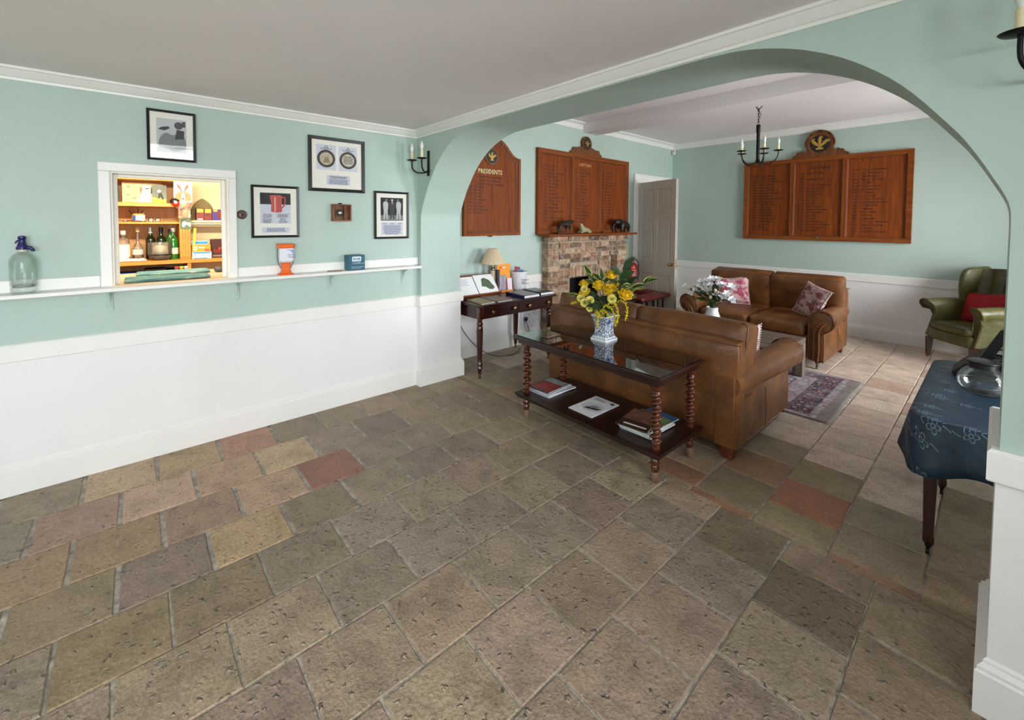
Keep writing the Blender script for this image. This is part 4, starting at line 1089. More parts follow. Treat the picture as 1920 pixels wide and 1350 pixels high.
carton("snack_box", "blue and white chocolate bar box, lower of the stacked pair", -1.62, -1.50, -1.598, -1.446, ZB, ZB + .068, SWH, "BOUNTY", BLU, .030, [(-1.592, -1.452, ZB + .052, ZB + .066, BLU), (-1.59, -1.48, ZB + .002, ZB + .010, BLU)])
carton("snack_box", "orange snack box stacked on the blue and white one", -1.62, -1.505, -1.598, -1.452, ZB + .069, ZB + .135, SOR, None, None, 0, [(-1.592, -1.56, ZB + .08, ZB + .125, mat("snack_cream", (250, 214, 160), .5)), (-1.50, -1.462, ZB + .073, ZB + .095, mat("snack_pink", (226, 70, 80), .5)), (-1.55, -1.50, ZB + .105, ZB + .116, SWH)])
carton("snack_box", "flat bright blue box lid on top of the orange snack box", -1.70, -1.56, -1.600, -1.466, ZB + .1365, ZB + .172, SWH, None, None, 0, [(-1.598, -1.468, ZB + .142, ZB + .168, BLU)])
carton("snack_box", "dark brown sweet box with red lettering at the shelf end", -1.66, -1.565, -1.440, -1.22, ZB, ZB + .185, SBR, "Mars", mat("snack_letter_red", (214, 74, 44), .45), .052, [(-1.43, -1.25, ZB + .012, ZB + .028, G2), (-1.42, -1.36, ZB + .05, ZB + .085, SRED)])
carton("snack_box", "dark red snack box with gold printed tops on the cream shelf", -1.86, -1.74, -1.540, -1.475, 1.5565, 1.678, SRED, None, None, 0, [(-1.535, -1.480, 1.635, 1.672, GOLD), (-1.53, -1.485, 1.562, 1.574, SWH)], group="boxes on the cream shelf")
carton("snack_box", "dark red snack box, second one along the cream shelf", -1.86, -1.74, -1.4735, -1.408, 1.5565, 1.678, SRED, None, None, 0, [(-1.468, -1.414, 1.632, 1.672, GOLD), (-1.465, -1.43, 1.60, 1.625, SBR)], group="boxes on the cream shelf")
carton("snack_box", "purple snack box at the end of the cream shelf", -1.86, -1.75, -1.406, -1.25, 1.5565, 1.670, SPUR, None, None, 0, [(-1.395, -1.36, 1.645, 1.668, GOLD), (-1.36, -1.30, 1.58, 1.65, SRED)], group="boxes on the cream shelf")
# cap
cp = thing("flat_cap", "olive tweed cap resting on the cream shelf behind the snack boxes", "cap", (-1.885, -1.475, 1.5565))
OLV = mat("olive_tweed", (124, 118, 84), .95, var=.15, vscale=60)
MB().grid(lambda u, v: ((.05 * cos(2 * pi * u)) * cos(v * pi / 2), .10 * sin(2 * pi * u) * cos(v * pi / 2), .06 + .15 * sin(v * pi / 2) * (1 - .12 * cos(2 * pi * u))), 24, 8, wrap=True).build("crown", OLV, cp, smooth=60, local=True)
MB().grid(lambda u, v: (.02 + .03 * v, -.08 - .03 * v + .04 * u, .0 + .12 * u + .02 * v), 6, 4).build("brim", OLV, cp, smooth=60, local=True)
MB().lathe([(.03, 0), (.035, .06)], (0, 0, 0), 12).build("support", OLV, cp, local=True)
# things on the low shelf
def low(name, label, cat, x0, x1, y0, y1, z1, m_, extra=None):
    o = thing(name, label, cat, ((x0 + x1) / 2, (y0 + y1) / 2, .8805))
    MB().box(x0, x1, y0, y1, .8805, z1, .003).build("carton", m_, o)
    if extra:
        for (a, b, c, d, mm) in extra: MB().box(x1, x1 + .0006, a, b, c, d).build("print_patch", mm, o)
    return o
low("blue_box", "flat bright blue box low behind the counter", "box", -1.75, -1.52, -2.20, -1.955, 1.075, mat("box_blue", (22, 84, 190), .5))
low("black_box", "black box with white emblem low behind the counter", "box", -1.75, -1.53, -1.950, -1.80, 1.100, BLACK, [(-1.93, -1.89, 1.05, 1.07, SWH), (-1.865, -1.82, 1.05, 1.07, SWH)])
low("black_box", "second black box with pale emblem behind the counter", "box", -1.75, -1.53, -1.795, -1.66, 1.090, BLACK, [(-1.775, -1.74, 1.045, 1.065, G3), (-1.715, -1.68, 1.045, 1.065, G3)])
# bottle openers / toys near the counter edge
for (y, c_, lb) in ((-1.765, (196, 60, 84), "small pink plastic stopper at the back of the counter"), (-1.735, (230, 196, 40), "small yellow plastic stopper at the back of the counter"), (-1.705, (226, 226, 232), "small white plastic stopper at the back of the counter")):
    o = thing("bottle_stopper", lb, "stopper", (-.742, y, 1.1455))
    MB().lathe([(.004, 0), (.005, .014), (.014, .024), (.015, .032), (.010, .036), (0, .037)], seg=14).build("stopper_body", mat("stopper_%d" % int(-y * 1000), c_, .4), o, smooth=40, local=True)
o = thing("card_reader", "dark grey handset lying at the end of the counter", "handset", (-.50, -1.515, 1.1455))
MB().soft((0, 0, .018), (.10, .05, .034), .012, (0, 0, .004), 6).build("handset_body", mat("dark_grey_plastic", (66, 70, 80), .4), o, smooth=60, weld=True, local=True)
o = thing("yellow_ruler", "yellow plastic ruler leaning beside the pine upright", "ruler", (-1.52, -1.592, ZB))
MB().box(-.004, .004, -.010, .010, 0, .30).xf(Matrix.Rotation(radians(-4), 4, 'X')).build("ruler_strip", mat("ruler_yellow", (240, 196, 50), .4), o, local=True)

# ================================================================== FAR ROOM: HONOURS BOARDS
GILT = mat("gilt", (214, 176, 92), .35, .6); GILTD = mat("gilt_letters", (226, 208, 150), .5); BLKDISC = mat("emblem_black", (34, 26, 22), .5)
LETTER = mat("incised_letters", (44, 18, 10), .6); OAKCARVE = mat_wood("carved_oak", (84, 44, 16), (138, 80, 34), .45, axis=2)
def plan(ax, at):
    """board-local (u, v, w) -> world; w out of the wall"""
    if ax == 'x': return lambda u, v, w: (at + w, u, v)
    return lambda u, v, w: (u, at - w, v)
class BB(MB):
    def __init__(s, fn): MB.__init__(s); s.fn = fn
    def plate(s, pts, w0, w1):
        n = len(pts); vs = [s.fn(u, v, w0) for u, v in pts] + [s.fn(u, v, w1) for u, v in pts]
        return s.add(vs, [tuple(range(n))[::-1], tuple(range(n, 2 * n))] + [(i, (i + 1) % n, n + (i + 1) % n, n + i) for i in range(n)])
    def rect(s, u0, u1, v0, v1, w0, w1, c=.0):
        a = s.fn(u0, v0, w0); b = s.fn(u1, v1, w1)
        return s.box(a[0], b[0], a[1], b[1], a[2], b[2], c)
    def frame(s, outer, inner, w0, w1, wi):
        n = len(outer)
        vs = [s.fn(u, v, w0) for u, v in outer] + [s.fn(u, v, w1) for u, v in outer] + [s.fn(u, v, wi) for u, v in inner] + [s.fn(u, v, w0) for u, v in inner]
        fs = []
        for i in range(n):
            j = (i + 1) % n
            for k in range(3): fs.append((k * n + i, k * n + j, (k + 1) * n + j, (k + 1) * n + i))
            fs.append((3 * n + i, 3 * n + j, j, i))
        return s.add(vs, fs)
    def line(s, pts, r, w, seg=6): return s.tube([s.fn(u, v, w) for u, v in pts], r, seg)
def feathers(o, fn, cu, cv, sc, w, name="plume"):
    for k, (du, tilt) in enumerate(((0, 0), (-.60, -.78), (.60, .78))):
        b = BB(fn); c, s_ = cos(tilt), sin(tilt)
        pts = []
        for (a, h) in ((-.05, -.35), (-.11, .05), (-.15, .40), (-.10, .70), (0, .78), (.10, .70), (.15, .40), (.11, .05), (.05, -.35)):
            pts.append((cu + sc * (a * c + h * s_ + du * .25), cv + sc * (-a * s_ + h * c - (.10 if k else 0))))
        b.plate(pts, w, w + .006 * sc / .1)
        b.line([(cu + sc * (h * s_ + du * .25), cv + sc * (h * c - (.10 if k else 0))) for h in (-.3, .2, .68)], .05 * sc, w + .006 * sc / .1)
        b.line([(cu + sc * (h * s_ + a * c + du * .25), cv + sc * (h * c - a * s_ - (.10 if k else 0))) for a, h in ((0, .74), (.14, .80), (.22, .68), (.15, .60))], .055 * sc, w + .006 * sc / .1)
        b.build(name, GILT, o, smooth=50)
    BB(fn).rect(cu - .30 * sc, cu + .30 * sc, cv - .50 * sc, cv - .34 * sc, w, w + .008 * sc / .1).build("coronet", GILT, o)
def names(o, rot, fn, u_year, u_name, v0, dv, size, rows, wid=1.0):
    yl = "\n".join(r[0] for r in rows); nl = "\n".join(r[1] for r in rows)
    sp = dv / size
    p = fn(u_year, v0 - size * .35, BW); q = fn(u_name, v0 - size * .35, BW)
    lettering("year_lettering", yl, p, size, rot, LETTER, o, spacing=sp, sx=wid, depth=.0004)
    lettering("name_lettering", nl, q, size, rot, LETTER, o, spacing=sp, sx=wid, depth=.0004)

OAKM = mat_wood("matt_moulding_oak", (86, 40, 10), (128, 66, 21), .7, axis=2)
# ---- Presidents board
fx = plan('x', XC)
pb = thing("honours_board", "tall oak presidents honours board with shaped top, left of the fireplace", "honours board", (XC, 1.175, 1.39))
cu_ = 1.175; hw_ = .425
def ogee(hw, z0, zs, zt, n=9):
    k_ = hw / .425; dz_ = zt - 2.552; half = [(a * k_, b_) for a, b_ in ((.425, zs), (.38, zs + .004), (.325, zs + .022), (.26, 2.405 + dz_), (.21, 2.458 + dz_), (.155, 2.502 + dz_), (.10, 2.530 + dz_), (.05, 2.547 + dz_), (0, zt))]
    half = catmull(half, 3)
    return [(cu_ - hw, z0), (cu_ + hw, z0)] + [(cu_ + a, b) for a, b in half] + [(cu_ - a, b) for a, b in half[::-1][1:]]
o1 = ogee(hw_, 1.39, 2.330, 2.552); o2 = ogee(hw_ - .030, 1.42, 2.312, 2.520); o3 = ogee(hw_ - .062, 1.452, 2.285, 2.485)
BB(fx).frame(o1, o2, .0, .050, .042).build("outer_frame", OAK, pb, smooth=30)
BB(fx).frame(o2, o3, .0, .034, .024).build("inner_moulding", OAKM, pb, smooth=30)
BB(fx).plate(o3, 0, .020).build("panel", OAKRED, pb)
BB(fx).rect(cu_ - .012, cu_ + .012, 1.452, 1.985, .018, .027, .004).build("centre_bead", OAK, pb)
BB(fx).plate(circ(1.150, 2.322, .100, 32), .02, .034).build("emblem_rim", OAKCARVE, pb, smooth=30)
BB(fx).plate(circ(1.150, 2.322, .082, 32), .03, .037).build("emblem_disc", BLKDISC, pb, smooth=30)
feathers(pb, fx, 1.150, 2.310, .075, .037)
BB(fx).rect(1.125, 1.175, 1.378, 1.392, .0, .02).build("hanging_plate", IRON, pb)
BW = .0205
lettering("title_lettering", "PRESIDENTS", fx(1.140, 2.118, .0215), .074, TXT_X, GILTD, pb, align='CENTER', depth=.002, sx=.90)
lettering("title_shadow", "PRESIDENTS", fx(1.136, 2.123, .0205), .074, TXT_X, BLKDISC, pb, align='CENTER', depth=.001, sx=.90)
lettering("name_lettering", "1892-1894 The Prince of Wales\n1901-02 H.G.C. Rankin Esq.\n1921-1936 The Duke of Devonshire", fx(1.140, 2.066, .021), .034, TXT_X, LETTER, pb, align='CENTER', spacing=1.22, depth=.0004, sx=.84)
names(pb, TXT_X, fx, .812, .888, 1.960, .0372, .034, [("1975", "T.E. Blackwell"), ("1984", "F.R. Barham"), ("1989", "A.P.F. Rees"), ("1995", "J.K. Gilbert"), ("2000", "J.W. Lewis Smith"), ("2003", "D.W. Hales"), ("2006", "A.M. Hayward"), ("2010", "Dr D.Rosslyn Jones"), ("2014", "W.D. Robson")], .82)

# ---- the two captains boards
def crest(o, fn, cu, v0, hw, top, rd, w=.05, carved=False):
    prof = [(hw, v0), (hw * .96, v0 + .03), (hw * .86, v0 + .045), (hw * .82, v0 + .085), (hw * .70, v0 + .095), (hw * .58, v0 + .075), (hw * .50, v0 + .10)]
    pts = [(cu + a, b) for a, b in prof]
    cv = top - rd
    arc = [(cu + rd * cos(t), cv + rd * sin(t)) for t in [radians(-25 + 230 * k / 20) for k in range(21)]]
    left = [(cu - a, b) for a, b in prof[::-1]]
    BB(fn).plate(pts + arc + left, 0, w * .8).build("crest", OAKCARVE, o, smooth=30)
    BB(fn).frame(circ(cu, cv, rd * .92, 28), circ(cu, cv, rd * .74, 28), .0, w * .95, w * .85).build("crest_ring", OAKCARVE, o, smooth=40)
    BB(fn).plate(circ(cu, cv, rd * .74, 28), 0, w * .83).build("crest_disc", BLKDISC, o, smooth=30)
    feathers(o, fn, cu, cv - rd * .06, rd * .85 if carved else rd * .6, w * .84)
    if carved:
        for sg in (-1, 1):
            for k in range(5):
                t = radians(-10 + 40 * k); b = BB(fn)
                b.line([(cu + sg * (rd + .005) * cos(t + d), cv + (rd + .005 + .012 * sin(3 * d + 1)) * sin(t + d)) for d in (0, .15, .3, .45)], .012, w * .8); b.build("carved_leaf", OAKCARVE, o, smooth=60)
            b = BB(fn); b.line([(cu + sg * a, v0 + h) for a, h in ((hw * 1.0, .012), (hw * .90, .035), (hw * .80, .05), (hw * .70, .08), (hw * .60, .10))], .014, w * .7); b.build("carved_scroll", OAKCARVE, o, smooth=60)
def captains(o, fn, u0, u1, v0, v1, d1, d2, railm, rot, fw=.058, w=.05):
    out = [(u0, v0), (u1, v0), (u1, v1), (u0, v1)]
    inn = [(u0 + fw, v0 + fw), (u1 - fw, v0 + fw), (u1 - fw, v1 - fw), (u0 + fw, v1 - fw)]
    BB(fn).frame(out, inn, 0, w, w - .008).build("outer_frame", railm, o)
    for a, b in ((u0 + fw, d1 - .026), (d1 + .026, d2 - .026), (d2 + .026, u1 - fw)):
        p = BB(fn).rect(a, b, v0 + fw, v1 - fw, 0, .020).build("panel", OAKRED, o)
        e = .014
        BB(fn).frame([(a, v0 + fw), (b, v0 + fw), (b, v1 - fw), (a, v1 - fw)], [(a + e, v0 + fw + e), (b - e, v0 + fw + e), (b - e, v1 - fw - e), (a + e, v1 - fw - e)], .0, .036, .024).build("bead", OAKM, p)
    for d in (d1, d2): BB(fn).rect(d - .026, d + .026, v0 + fw, v1 - fw, 0, w - .006, .0015).build("stile", OAK, o)
cb = thing("honours_board", "oak captains honours board standing above the brick fireplace", "honours board", (XC, 2.92, 1.385))
captains(cb, fx, 1.905, 3.940, 1.388, 2.516, 2.591, 3.218, OAKY, TXT_X)
crest(cb, fx, 2.900, 2.516, .350, 2.782, .105)
lettering("title_lettering", "CAPTAINS", fx(2.885, 2.352, .0205), .062, TXT_X, mat("dull_gilt", (198, 150, 100), .5), cb, align='CENTER', depth=.0015, sx=.95)
BW = .0205
names(cb, TXT_X, fx, 2.036, 2.136, 2.300, .046, .040, [("1955", "J.C. Horne"), ("1956", "I. Roper"), ("1957", "The Earl of N.B. Carew"), ("1958", "J.B.M. Tenby"), ("1959", "J.R.C. McCallum"), ("1960", "T.C. Blackman"), ("1961", "G.W.E. Barry"), ("1962", "J.A. Burns"), ("1963", "H.J. Dunkley"), ("1964", "Group Capt. A.R. Waite"), ("1965", "Maj. Gen. J.H. Ross"), ("1966", "C.P. Whitlock"), ("1967", "Malcolm Baxter"), ("1968", "H.R. Cunningham Dod"), ("1969", "J.C. Aird"), ("1970", "Sir Rupert Armitage Bt."), ("1971", "T.S. Hunt")], .80)
names(cb, TXT_X, fx, 2.655, 2.750, 2.305, .0465, .040, [("1972", "H.A.C. Bonn"), ("1973", "Surgeon P. Fitzgerald"), ("1974", "J.C. Swallow"), ("1975", "T.J. Legard"), ("1976", "A.M. Titley"), ("1977", "D.M. Bevis"), ("1978", "A.B. Tolputt"), ("1979", "B.J. Chadwick"), ("1980", "H.J. Price"), ("1981", "S.J. Hunt"), ("1982", "J.M. Lewis"), ("1983", "Brig. H.S. Moore"), ("1984", "R.S. Fry"), ("1985", "Dr I.M. Stewart"), ("1986", "B.R. Cartwright"), ("1987", "I.R. Bowles"), ("1988", "C.J. Lewis")], .80)
names(cb, TXT_X, fx, 3.272, 3.370, 2.300, .0465, .040, [("1989", "T.M. Clark"), ("1990", "C.J. Dixon"), ("1991", "R.A. Orr"), ("1992", "Sir J. Roberts Jones"), ("1993", "D.A. Pattison"), ("1994", "M.B. Noss"), ("1995", "C.L. Ross"), ("1996", "W. Eastwood"), ("1997", "P.J. Curtis"), ("1998", "P.J. Wilson"), ("1999", "G.L. Newell"), ("2000", "J.W. Curtis"), ("2001", "T.B. Weston"), ("2002", "M.R. Owen"), ("2003", "A.L. Rice"), ("2004", "R.W. Cousins"), ("2005", "R.J. Denny")], .80)
fy = plan('y', YD)
db = thing("honours_board", "wide oak captains honours board with carved crest on the far wall", "honours board", (1.905, YD, 1.305))
captains(db, fy, .904, 2.906, 1.305, 2.508, 1.574, 2.205, OAKX, TXT_Y)
crest(db, fy, 1.905, 2.508, .340, 2.862, .168, .05, True)
lettering("title_lettering", "CAPTAINS", fy(1.910, 2.338, .0205), .056, TXT_Y, LETTER, db, align='CENTER', depth=.0006, sx=1.0)
names(db, TXT_Y, fy, 1.036, 1.127, 2.282, .0437, .036, [("1894", "Captain F.M. Bond"), ("1895", "Colonel F.M. Bond"), ("1896", "Colonel W. Ruxton Coxe"), ("1897", "H.M.A. Hankey"), ("1898", "Henry Ross"), ("1899", "Charles T. Philby"), ("1900", "Captain R.G. Alexander"), ("1901", "Walter Scott"), ("1902", "Maj. C.E. Lyndhurst Dean"), ("1903", "Henry Bowmer"), ("1904", "Captain P.F. Hope"), ("1905", "Lewis C. Eyre"), ("1906", "C.T. Bulstrode"), ("1907", "Edwin J. Braham"), ("1908", "R.A. Bloomfield"), ("1909", "Dr Howard Clavey"), ("1910", "Henry A.E. Seton"), ("1911", "Robert Eyre"), ("1912", "B.J. Morse"), ("1913", "A.T. Osborn")], .84)
names(db, TXT_Y, fy, 1.664, 1.756, 2.282, .0437, .036, [("1914", "J. & H. Croucher"), ("1915", ""), ("1917", "Edward Johnson"), ("1918", ""), ("1919", "H.E. & C. Underwood"), ("1920", "Dr John Carruth"), ("1921", "George Croft"), ("1922", "Dr T.B. Barton"), ("1923", "W.B. Cowan"), ("1924", "A.C. Slade"), ("1925", "W.B. Moss"), ("1926", "J.M.T. Cameron"), ("1927", "Captain H. Thomson"), ("1928", "R.A. Whitehead"), ("1929", "J.W. Davie"), ("1930", "H.S. Lodge"), ("1931", "Dr W.T. Benson"), ("1932", "Eric Lady W.F. Graham"), ("1933", "W.E.S. Crawley"), ("1934", "J.P. Cowell")], .84)
names(db, TXT_Y, fy, 2.292, 2.386, 2.282, .0437, .036, [("1935", "C. Hay A. Whitehead"), ("1936", "J.E.T. Whitehead"), ("1937", "J.M. Hammond"), ("1938", "Malcolm W. Heriot"), ("1939", "G.T. Blair"), ("1940", "Dr W. Coulson"), ("1941", "N.J. Hargreaves"), ("1942", "P.O. Paeke"), ("1943", "Dr J.T. Small"), ("1944", "The Lord Tavistock"), ("1945", "S.V.D. Blandislan Dawes"), ("1946", "T.T. Blackwell"), ("1947", "P. McHale"), ("1948", "G.H. Codling"), ("1949", "R.A. Jones"), ("1950", "Sir Julian Mills"), ("1951", "Lt. Col. H.P. Warburton"), ("1952", "Captain C.P. Jordan"), ("1953", "L.P. Lorem"), ("1954", "Captain R.H. Kennedy")], .84)
BB(fy).rect(1.885, 1.945, 1.338, 1.362, .05, .054, .001).build("name_plate", BLACK, db)
lettering("plate_lettering", "HONOURS\nBOARD", fy(1.915, 1.352, .0545), .009, TXT_Y, GILTD, db, align='CENTER')

# ================================================================== FIREPLACE
BX = -.22
fp = thing("fireplace", "old brick fireplace with oak mantel shelf below the captains board", "fireplace", (BX, 2.905, 0))
m = MB(); m.box(XC, BX - .012, 2.03, 2.235, 0, 1.36); m.box(XC, BX - .012, 3.56, 3.78, 0, 1.36); m.box(XC, BX - .012, 2.25, 3.545, 1.055, 1.36); m.box(XC, -.340, 2.25, FY0 + .02, 0, 1.06); m.box(XC, -.340, FY1 - .02, 3.545, 0, 1.06); m.box(XC, -.340, FY0, FY1, .78, 1.06)
m.build("mortar_bed", MORTAR, fp)
SAT = .9
BRC = [(146, 112, 92), (164, 132, 106), (134, 106, 86), (118, 100, 84), (176, 150, 122), (156, 122, 104), (108, 92, 80), (170, 140, 112), (144, 126, 104), (170, 132, 110), (130, 96, 80), (180, 158, 132)]
br = random.Random(11)
def brick_mesh(k):
    r = random.Random(300 + k); me = bpy.data.meshes.new("brick")
    b = MB().box(-.5, .5, -.5, .5, -.5, .5, .04)
    vs = [(x + r.uniform(-.03, .03), y + r.uniform(-.018, .018), z + r.uniform(-.05, .05)) for x, y, z in b.v]
    me.from_pydata(vs, [], b.f); me.materials.append(BRICK); return me
BMESH = [brick_mesh(k) for k in range(6)]
inv_fp = Vector(fp.location)
def brick(x0, x1, y0, y1, z0, z1):
    o = bpy.data.objects.new("brick", br.choice(BMESH)); COL.objects.link(o); o.parent = fp
    o.location = Vector(((x0 + x1) / 2 + br.uniform(-.003, .003), (y0 + y1) / 2, (z0 + z1) / 2)) - inv_fp
    o.scale = (x1 - x0, y1 - y0, z1 - z0); o.color = jit(br.choice(BRC), br, 12)
CH = .0752
def course(y0, y1, z, xf, off, L=.222, dep=.11):
    y = y0 - off
    while y < y1 - .012:
        a, b = max(y, y0), min(y + L - .011, y1)
        if b - a > .03: brick(xf - dep, xf, a, b, z, z + CH - .011)
        y += L
for k in range(17):
    z = .004 + k * CH; off = .111 if k % 2 else 0
    if z > 1.30: break
    if z + CH < 1.07:
        course(2.02, 2.245, z, BX, 0); course(3.55, 3.79, z, BX, 0 if k % 2 else .12)
        if z + CH < .78: course(2.255, FY0 - .003, z, -.334, off, dep=.014); course(FY1 + .003, 3.54, z, -.334, off, dep=.014)
        elif z > .92: course(2.255, 3.54, z, -.334, off, dep=.014)
        else: course(2.255, FY0 - .01, z, -.334, off, dep=.014); course(FY1 + .01, 3.54, z, -.334, off, dep=.014)
    else: course(2.02, 3.79, z, BX, off)
for k in range(9):
    y = FY0 - .005 + k * .0765
    brick(-.348, -.330, y, y + .066, .775, .925)
course(1.985, 3.83, 1.296, BX + .035, .05, dep=.11)
tag(MB().box(-.299, -.09, 1.915, 3.885, 1.3665, 1.3975, .004).build("mantel_shelf", OAKY, fp), None)
SOOT = mat("soot_black", (22, 20, 19), .95)
q = MB(); q.box(-.80, -.78, FY0 - .02, FY1 + .02, 0, .8); q.box(-.80, XC - .14, FY0 - .02, FY0, 0, .8); q.box(-.80, XC - .14, FY1, FY1 + .02, 0, .8); q.box(-.80, XC - .14, FY0, FY1, .76, .8)
q.box(-.49, -.346, FY0 - .004, FY0 + .006, 0, .77); q.box(-.49, -.346, FY1 - .006, FY1 + .004, 0, .77); q.box(-.49, -.346, FY0, FY1, .762, .772)
q.build("firebox", SOOT, fp)
q = MB(); q.box(-.42, -.30, 2.66, 3.14, .0, .50, .01); q.box(-.30, -.292, 2.72, 3.08, .10, .42, .004); q.build("grate_front", IRON, fp)

# ---- mantel figurines (skinned bodies)
def skin_body(name, material, parent, verts, edges, radii, subdiv=1, root=0):
    me = bpy.data.meshes.new(name); me.from_pydata(verts, edges, [])
    o = bpy.data.objects.new(name, me); COL.objects.link(o); o.parent = parent
    md = o.modifiers.new("skin", 'SKIN')
    sv = me.skin_vertices[0].data
    for i, r in enumerate(radii):
        rr_ = r if isinstance(r, tuple) else (r, r); sv[i].radius = rr_; sv[i].use_root = (i == root)
    md.use_smooth_shade = True
    s2 = o.modifiers.new("sub", 'SUBSURF'); s2.levels = subdiv; s2.render_levels = subdiv
    me.materials.append(material); return o
DARKW = mat("ebony_carving", (34, 26, 22), .4)
ZM = 1.398
def quadruped(name, label, loc, L, hgt, material, thick, head, trunk=None, horn=False, rotz=0.0, hump=False, base=None):
    """animal along local +y (head at +y)"""
    o = thing(name, label, "figurine", loc, rotz, "carved animals on the mantel shelf")
    z0 = 0.0
    if base:
        MB().box(-.035, .035, -L * .62, L * .62, 0, .022, .003).build("plinth", base, o, local=True); z0 = .022
    h = hgt; lw = thick * .30
    V = [(0, -L * .42, z0 + h * .66), (0, -L * .15, z0 + h * .68), (0, L * .16, z0 + h * (.74 if hump else .70)), (0, L * .34, z0 + h * (.80 if hump else .78)), (0, L * .55, z0 + h * head[0]), (0, L * .70, z0 + h * head[1])]
    E_ = [(0, 1), (1, 2), (2, 3), (3, 4), (4, 5)]; Rr = [thick * .80, thick * .95, thick * 1.05, thick * .80, thick * head[2], thick * head[3]]
    def leg(i, x, y, bend):
        n = len(V); V.extend([(x, y, z0 + h * .44), (x, y + bend, z0 + h * .22), (x, y + bend * .3, z0 + h * .03)]); E_.extend([(i, n), (n, n + 1), (n + 1, n + 2)]); Rr.extend([lw * 1.5, lw, lw * .95])
    for sg in (-1, 1):
        leg(0, sg * thick * .62, -L * .40 - (.05 * L if sg > 0 else 0), -.03 * L); leg(2, sg * thick * .62, L * .22 + (.08 * L if sg > 0 else 0), .02 * L)
    n = len(V); V.append((0, -L * .52, z0 + h * .55)); V.append((0, -L * .54, z0 + h * .30)); E_ += [(0, n), (n, n + 1)]; Rr += [lw * .5, lw * .4]
    skin_body("body", material, o, V, E_, Rr, 2)
    return o
bf = quadruped("buffalo_figurine", "dark carved buffalo on a small plinth at the fireplace mantel's left end", (-.20, 2.31, ZM + .0005), .25, .170, DARKW, .042, (.84, .78, .62, .42), base=mat_wood("figurine_plinth", (60, 30, 18), (120, 62, 38), .4, axis=1))
for sg in (-1, 1): MB().tube([(sg * .012, .150, .168), (sg * .038, .142, .176), (sg * .046, .150, .192), (sg * .038, .160, .202)], [.007, .006, .005, .002], 6).build("horn", DARKW, bf, smooth=60, local=True)
PALE = mat("pale_soapstone", (158, 152, 118), .6, var=.15, vscale=40)
ln_ = thing("stone_figurine", "pale stone reclining lion on the fireplace mantel", "figurine", (-.19, 2.73, ZM + .005), 0, "carved animals on the mantel shelf")
skin_body("body", PALE, ln_, [(0, .10, .032), (0, .04, .040), (0, -.04, .046), (0, -.085, .080), (0, -.095, .120), (0, -.125, .122), (.03, -.10, .012), (-.03, -.10, .012), (.03, .08, .012), (.03, .02, .012), (-.03, .08, .012), (.02, -.13, .010), (-.02, -.13, .010)],
          [(0, 1), (1, 2), (2, 3), (3, 4), (4, 5), (2, 6), (2, 7), (0, 8), (8, 9), (0, 10), (6, 11), (7, 12)], [.034, .036, .036, .034, .030, .016, .014, .014, .016, .010, .016, .010, .010], 2)
el = quadruped("elephant_figurine", "dark carved elephant standing at the fireplace mantel's right end", (-.19, 3.61, ZM + .0005), .27, .20, DARKW, .074, (.82, .66, .62, .46), rotz=pi)
MB().tube([(0, .190, .13), (0, .222, .095), (0, .228, .050), (0, .218, .015)], [.018, .014, .010, .007], 8).build("trunk", DARKW, el, smooth=60, local=True)
for sg in (-1, 1):
    MB().grid(lambda u, v: (sg * (.056 + .014 * sin(pi * v)), .115 - .055 * u, .185 - .085 * v), 4, 4).build("ear", DARKW, el, smooth=60, local=True)
sd_ = MB().soft((-.19, 3.115, ZM + .015), (.03, .055, .028), .012, (0, 0, .004), 5); tag(sd_.build("small_carving", DARKW, smooth=60, weld=True), "tiny dark carving between the stone lion and the elephant", "figurine", "carved animals on the mantel shelf")

# ---- wall bits
ex = thing("fire_extinguisher", "red fire extinguisher on the wall between fireplace and door", "fire extinguisher", (-.262, 4.03, .50))
REDM = mat("extinguisher_red", (190, 22, 26), .25, coat=.5)
MB().lathe([(.066, 0), (.074, .008), (.074, .34), (.066, .375), (.040, .400), (.020, .408), (.018, .43)], seg=24).build("cylinder_body", REDM, ex, smooth=40, local=True)
q = MB(); q.lathe([(.022, .425), (.022, .455), (.014, .465)], seg=14); q.box(-.012, .012, -.05, .06, .455, .470, .003); q.tube([(0, -.03, .465), (0, .03, .49), (0, .08, .485)], .008, 8); q.build("valve", BLACK, ex, smooth=40, local=True)
MB().tube([(0.02, .05, .46), (.05, .08, .40), (.075, .06, .25), (.075, .04, .12)], .009, 8).build("hose", BLACK, ex, smooth=60, local=True)
MB().box(-.008, .008, .018, .06, .470, .494, .002).build("yellow_tag", mat("tag_yellow", (220, 190, 40), .5), ex, local=True)
MB().grid(lambda u, v: (.0748 * cos(-1.3 + u * 1.5), .0748 * sin(-1.3 + u * 1.5), .08 + v * .24), 8, 1).build("label_panel", mat("label_red", (206, 60, 58), .5), ex, smooth=60, local=True)
q = MB()
for k in range(9): q.grid(lambda u, v: (.0754 * cos(-1.0 + u * .8), .0754 * sin(-1.0 + u * .8), .10 + k * .023 + v * .008), 5, 1)
q.build("label_print", mat("label_white", (230, 222, 220), .5), ex, smooth=60, local=True)
MB().box(-.088, -.06, -.03, .03, .15, .32).build("wall_bracket", IRON, ex, local=True)
sg_ = thing("fire_notice", "pale yellow green notice on the wall above the extinguisher", "notice", (XC + .001, 3.965, 1.02))
MB().box(0, .003, -.05, .05, 0, .165).build("plate", mat("notice_yellow", (214, 212, 150), .5), sg_, local=True)
q = MB()
for k in range(7): q.box(.003, .0036, -.04, .04 - .012 * (k % 3), .015 + k * .021, .024 + k * .021)
q.build("print_text", mat("notice_green", (128, 150, 84), .6), sg_, local=True)
sn = thing("alarm_sensor", "small white alarm sensor high in the far corner", "sensor", (XC + .03, YD - .03, 2.785))
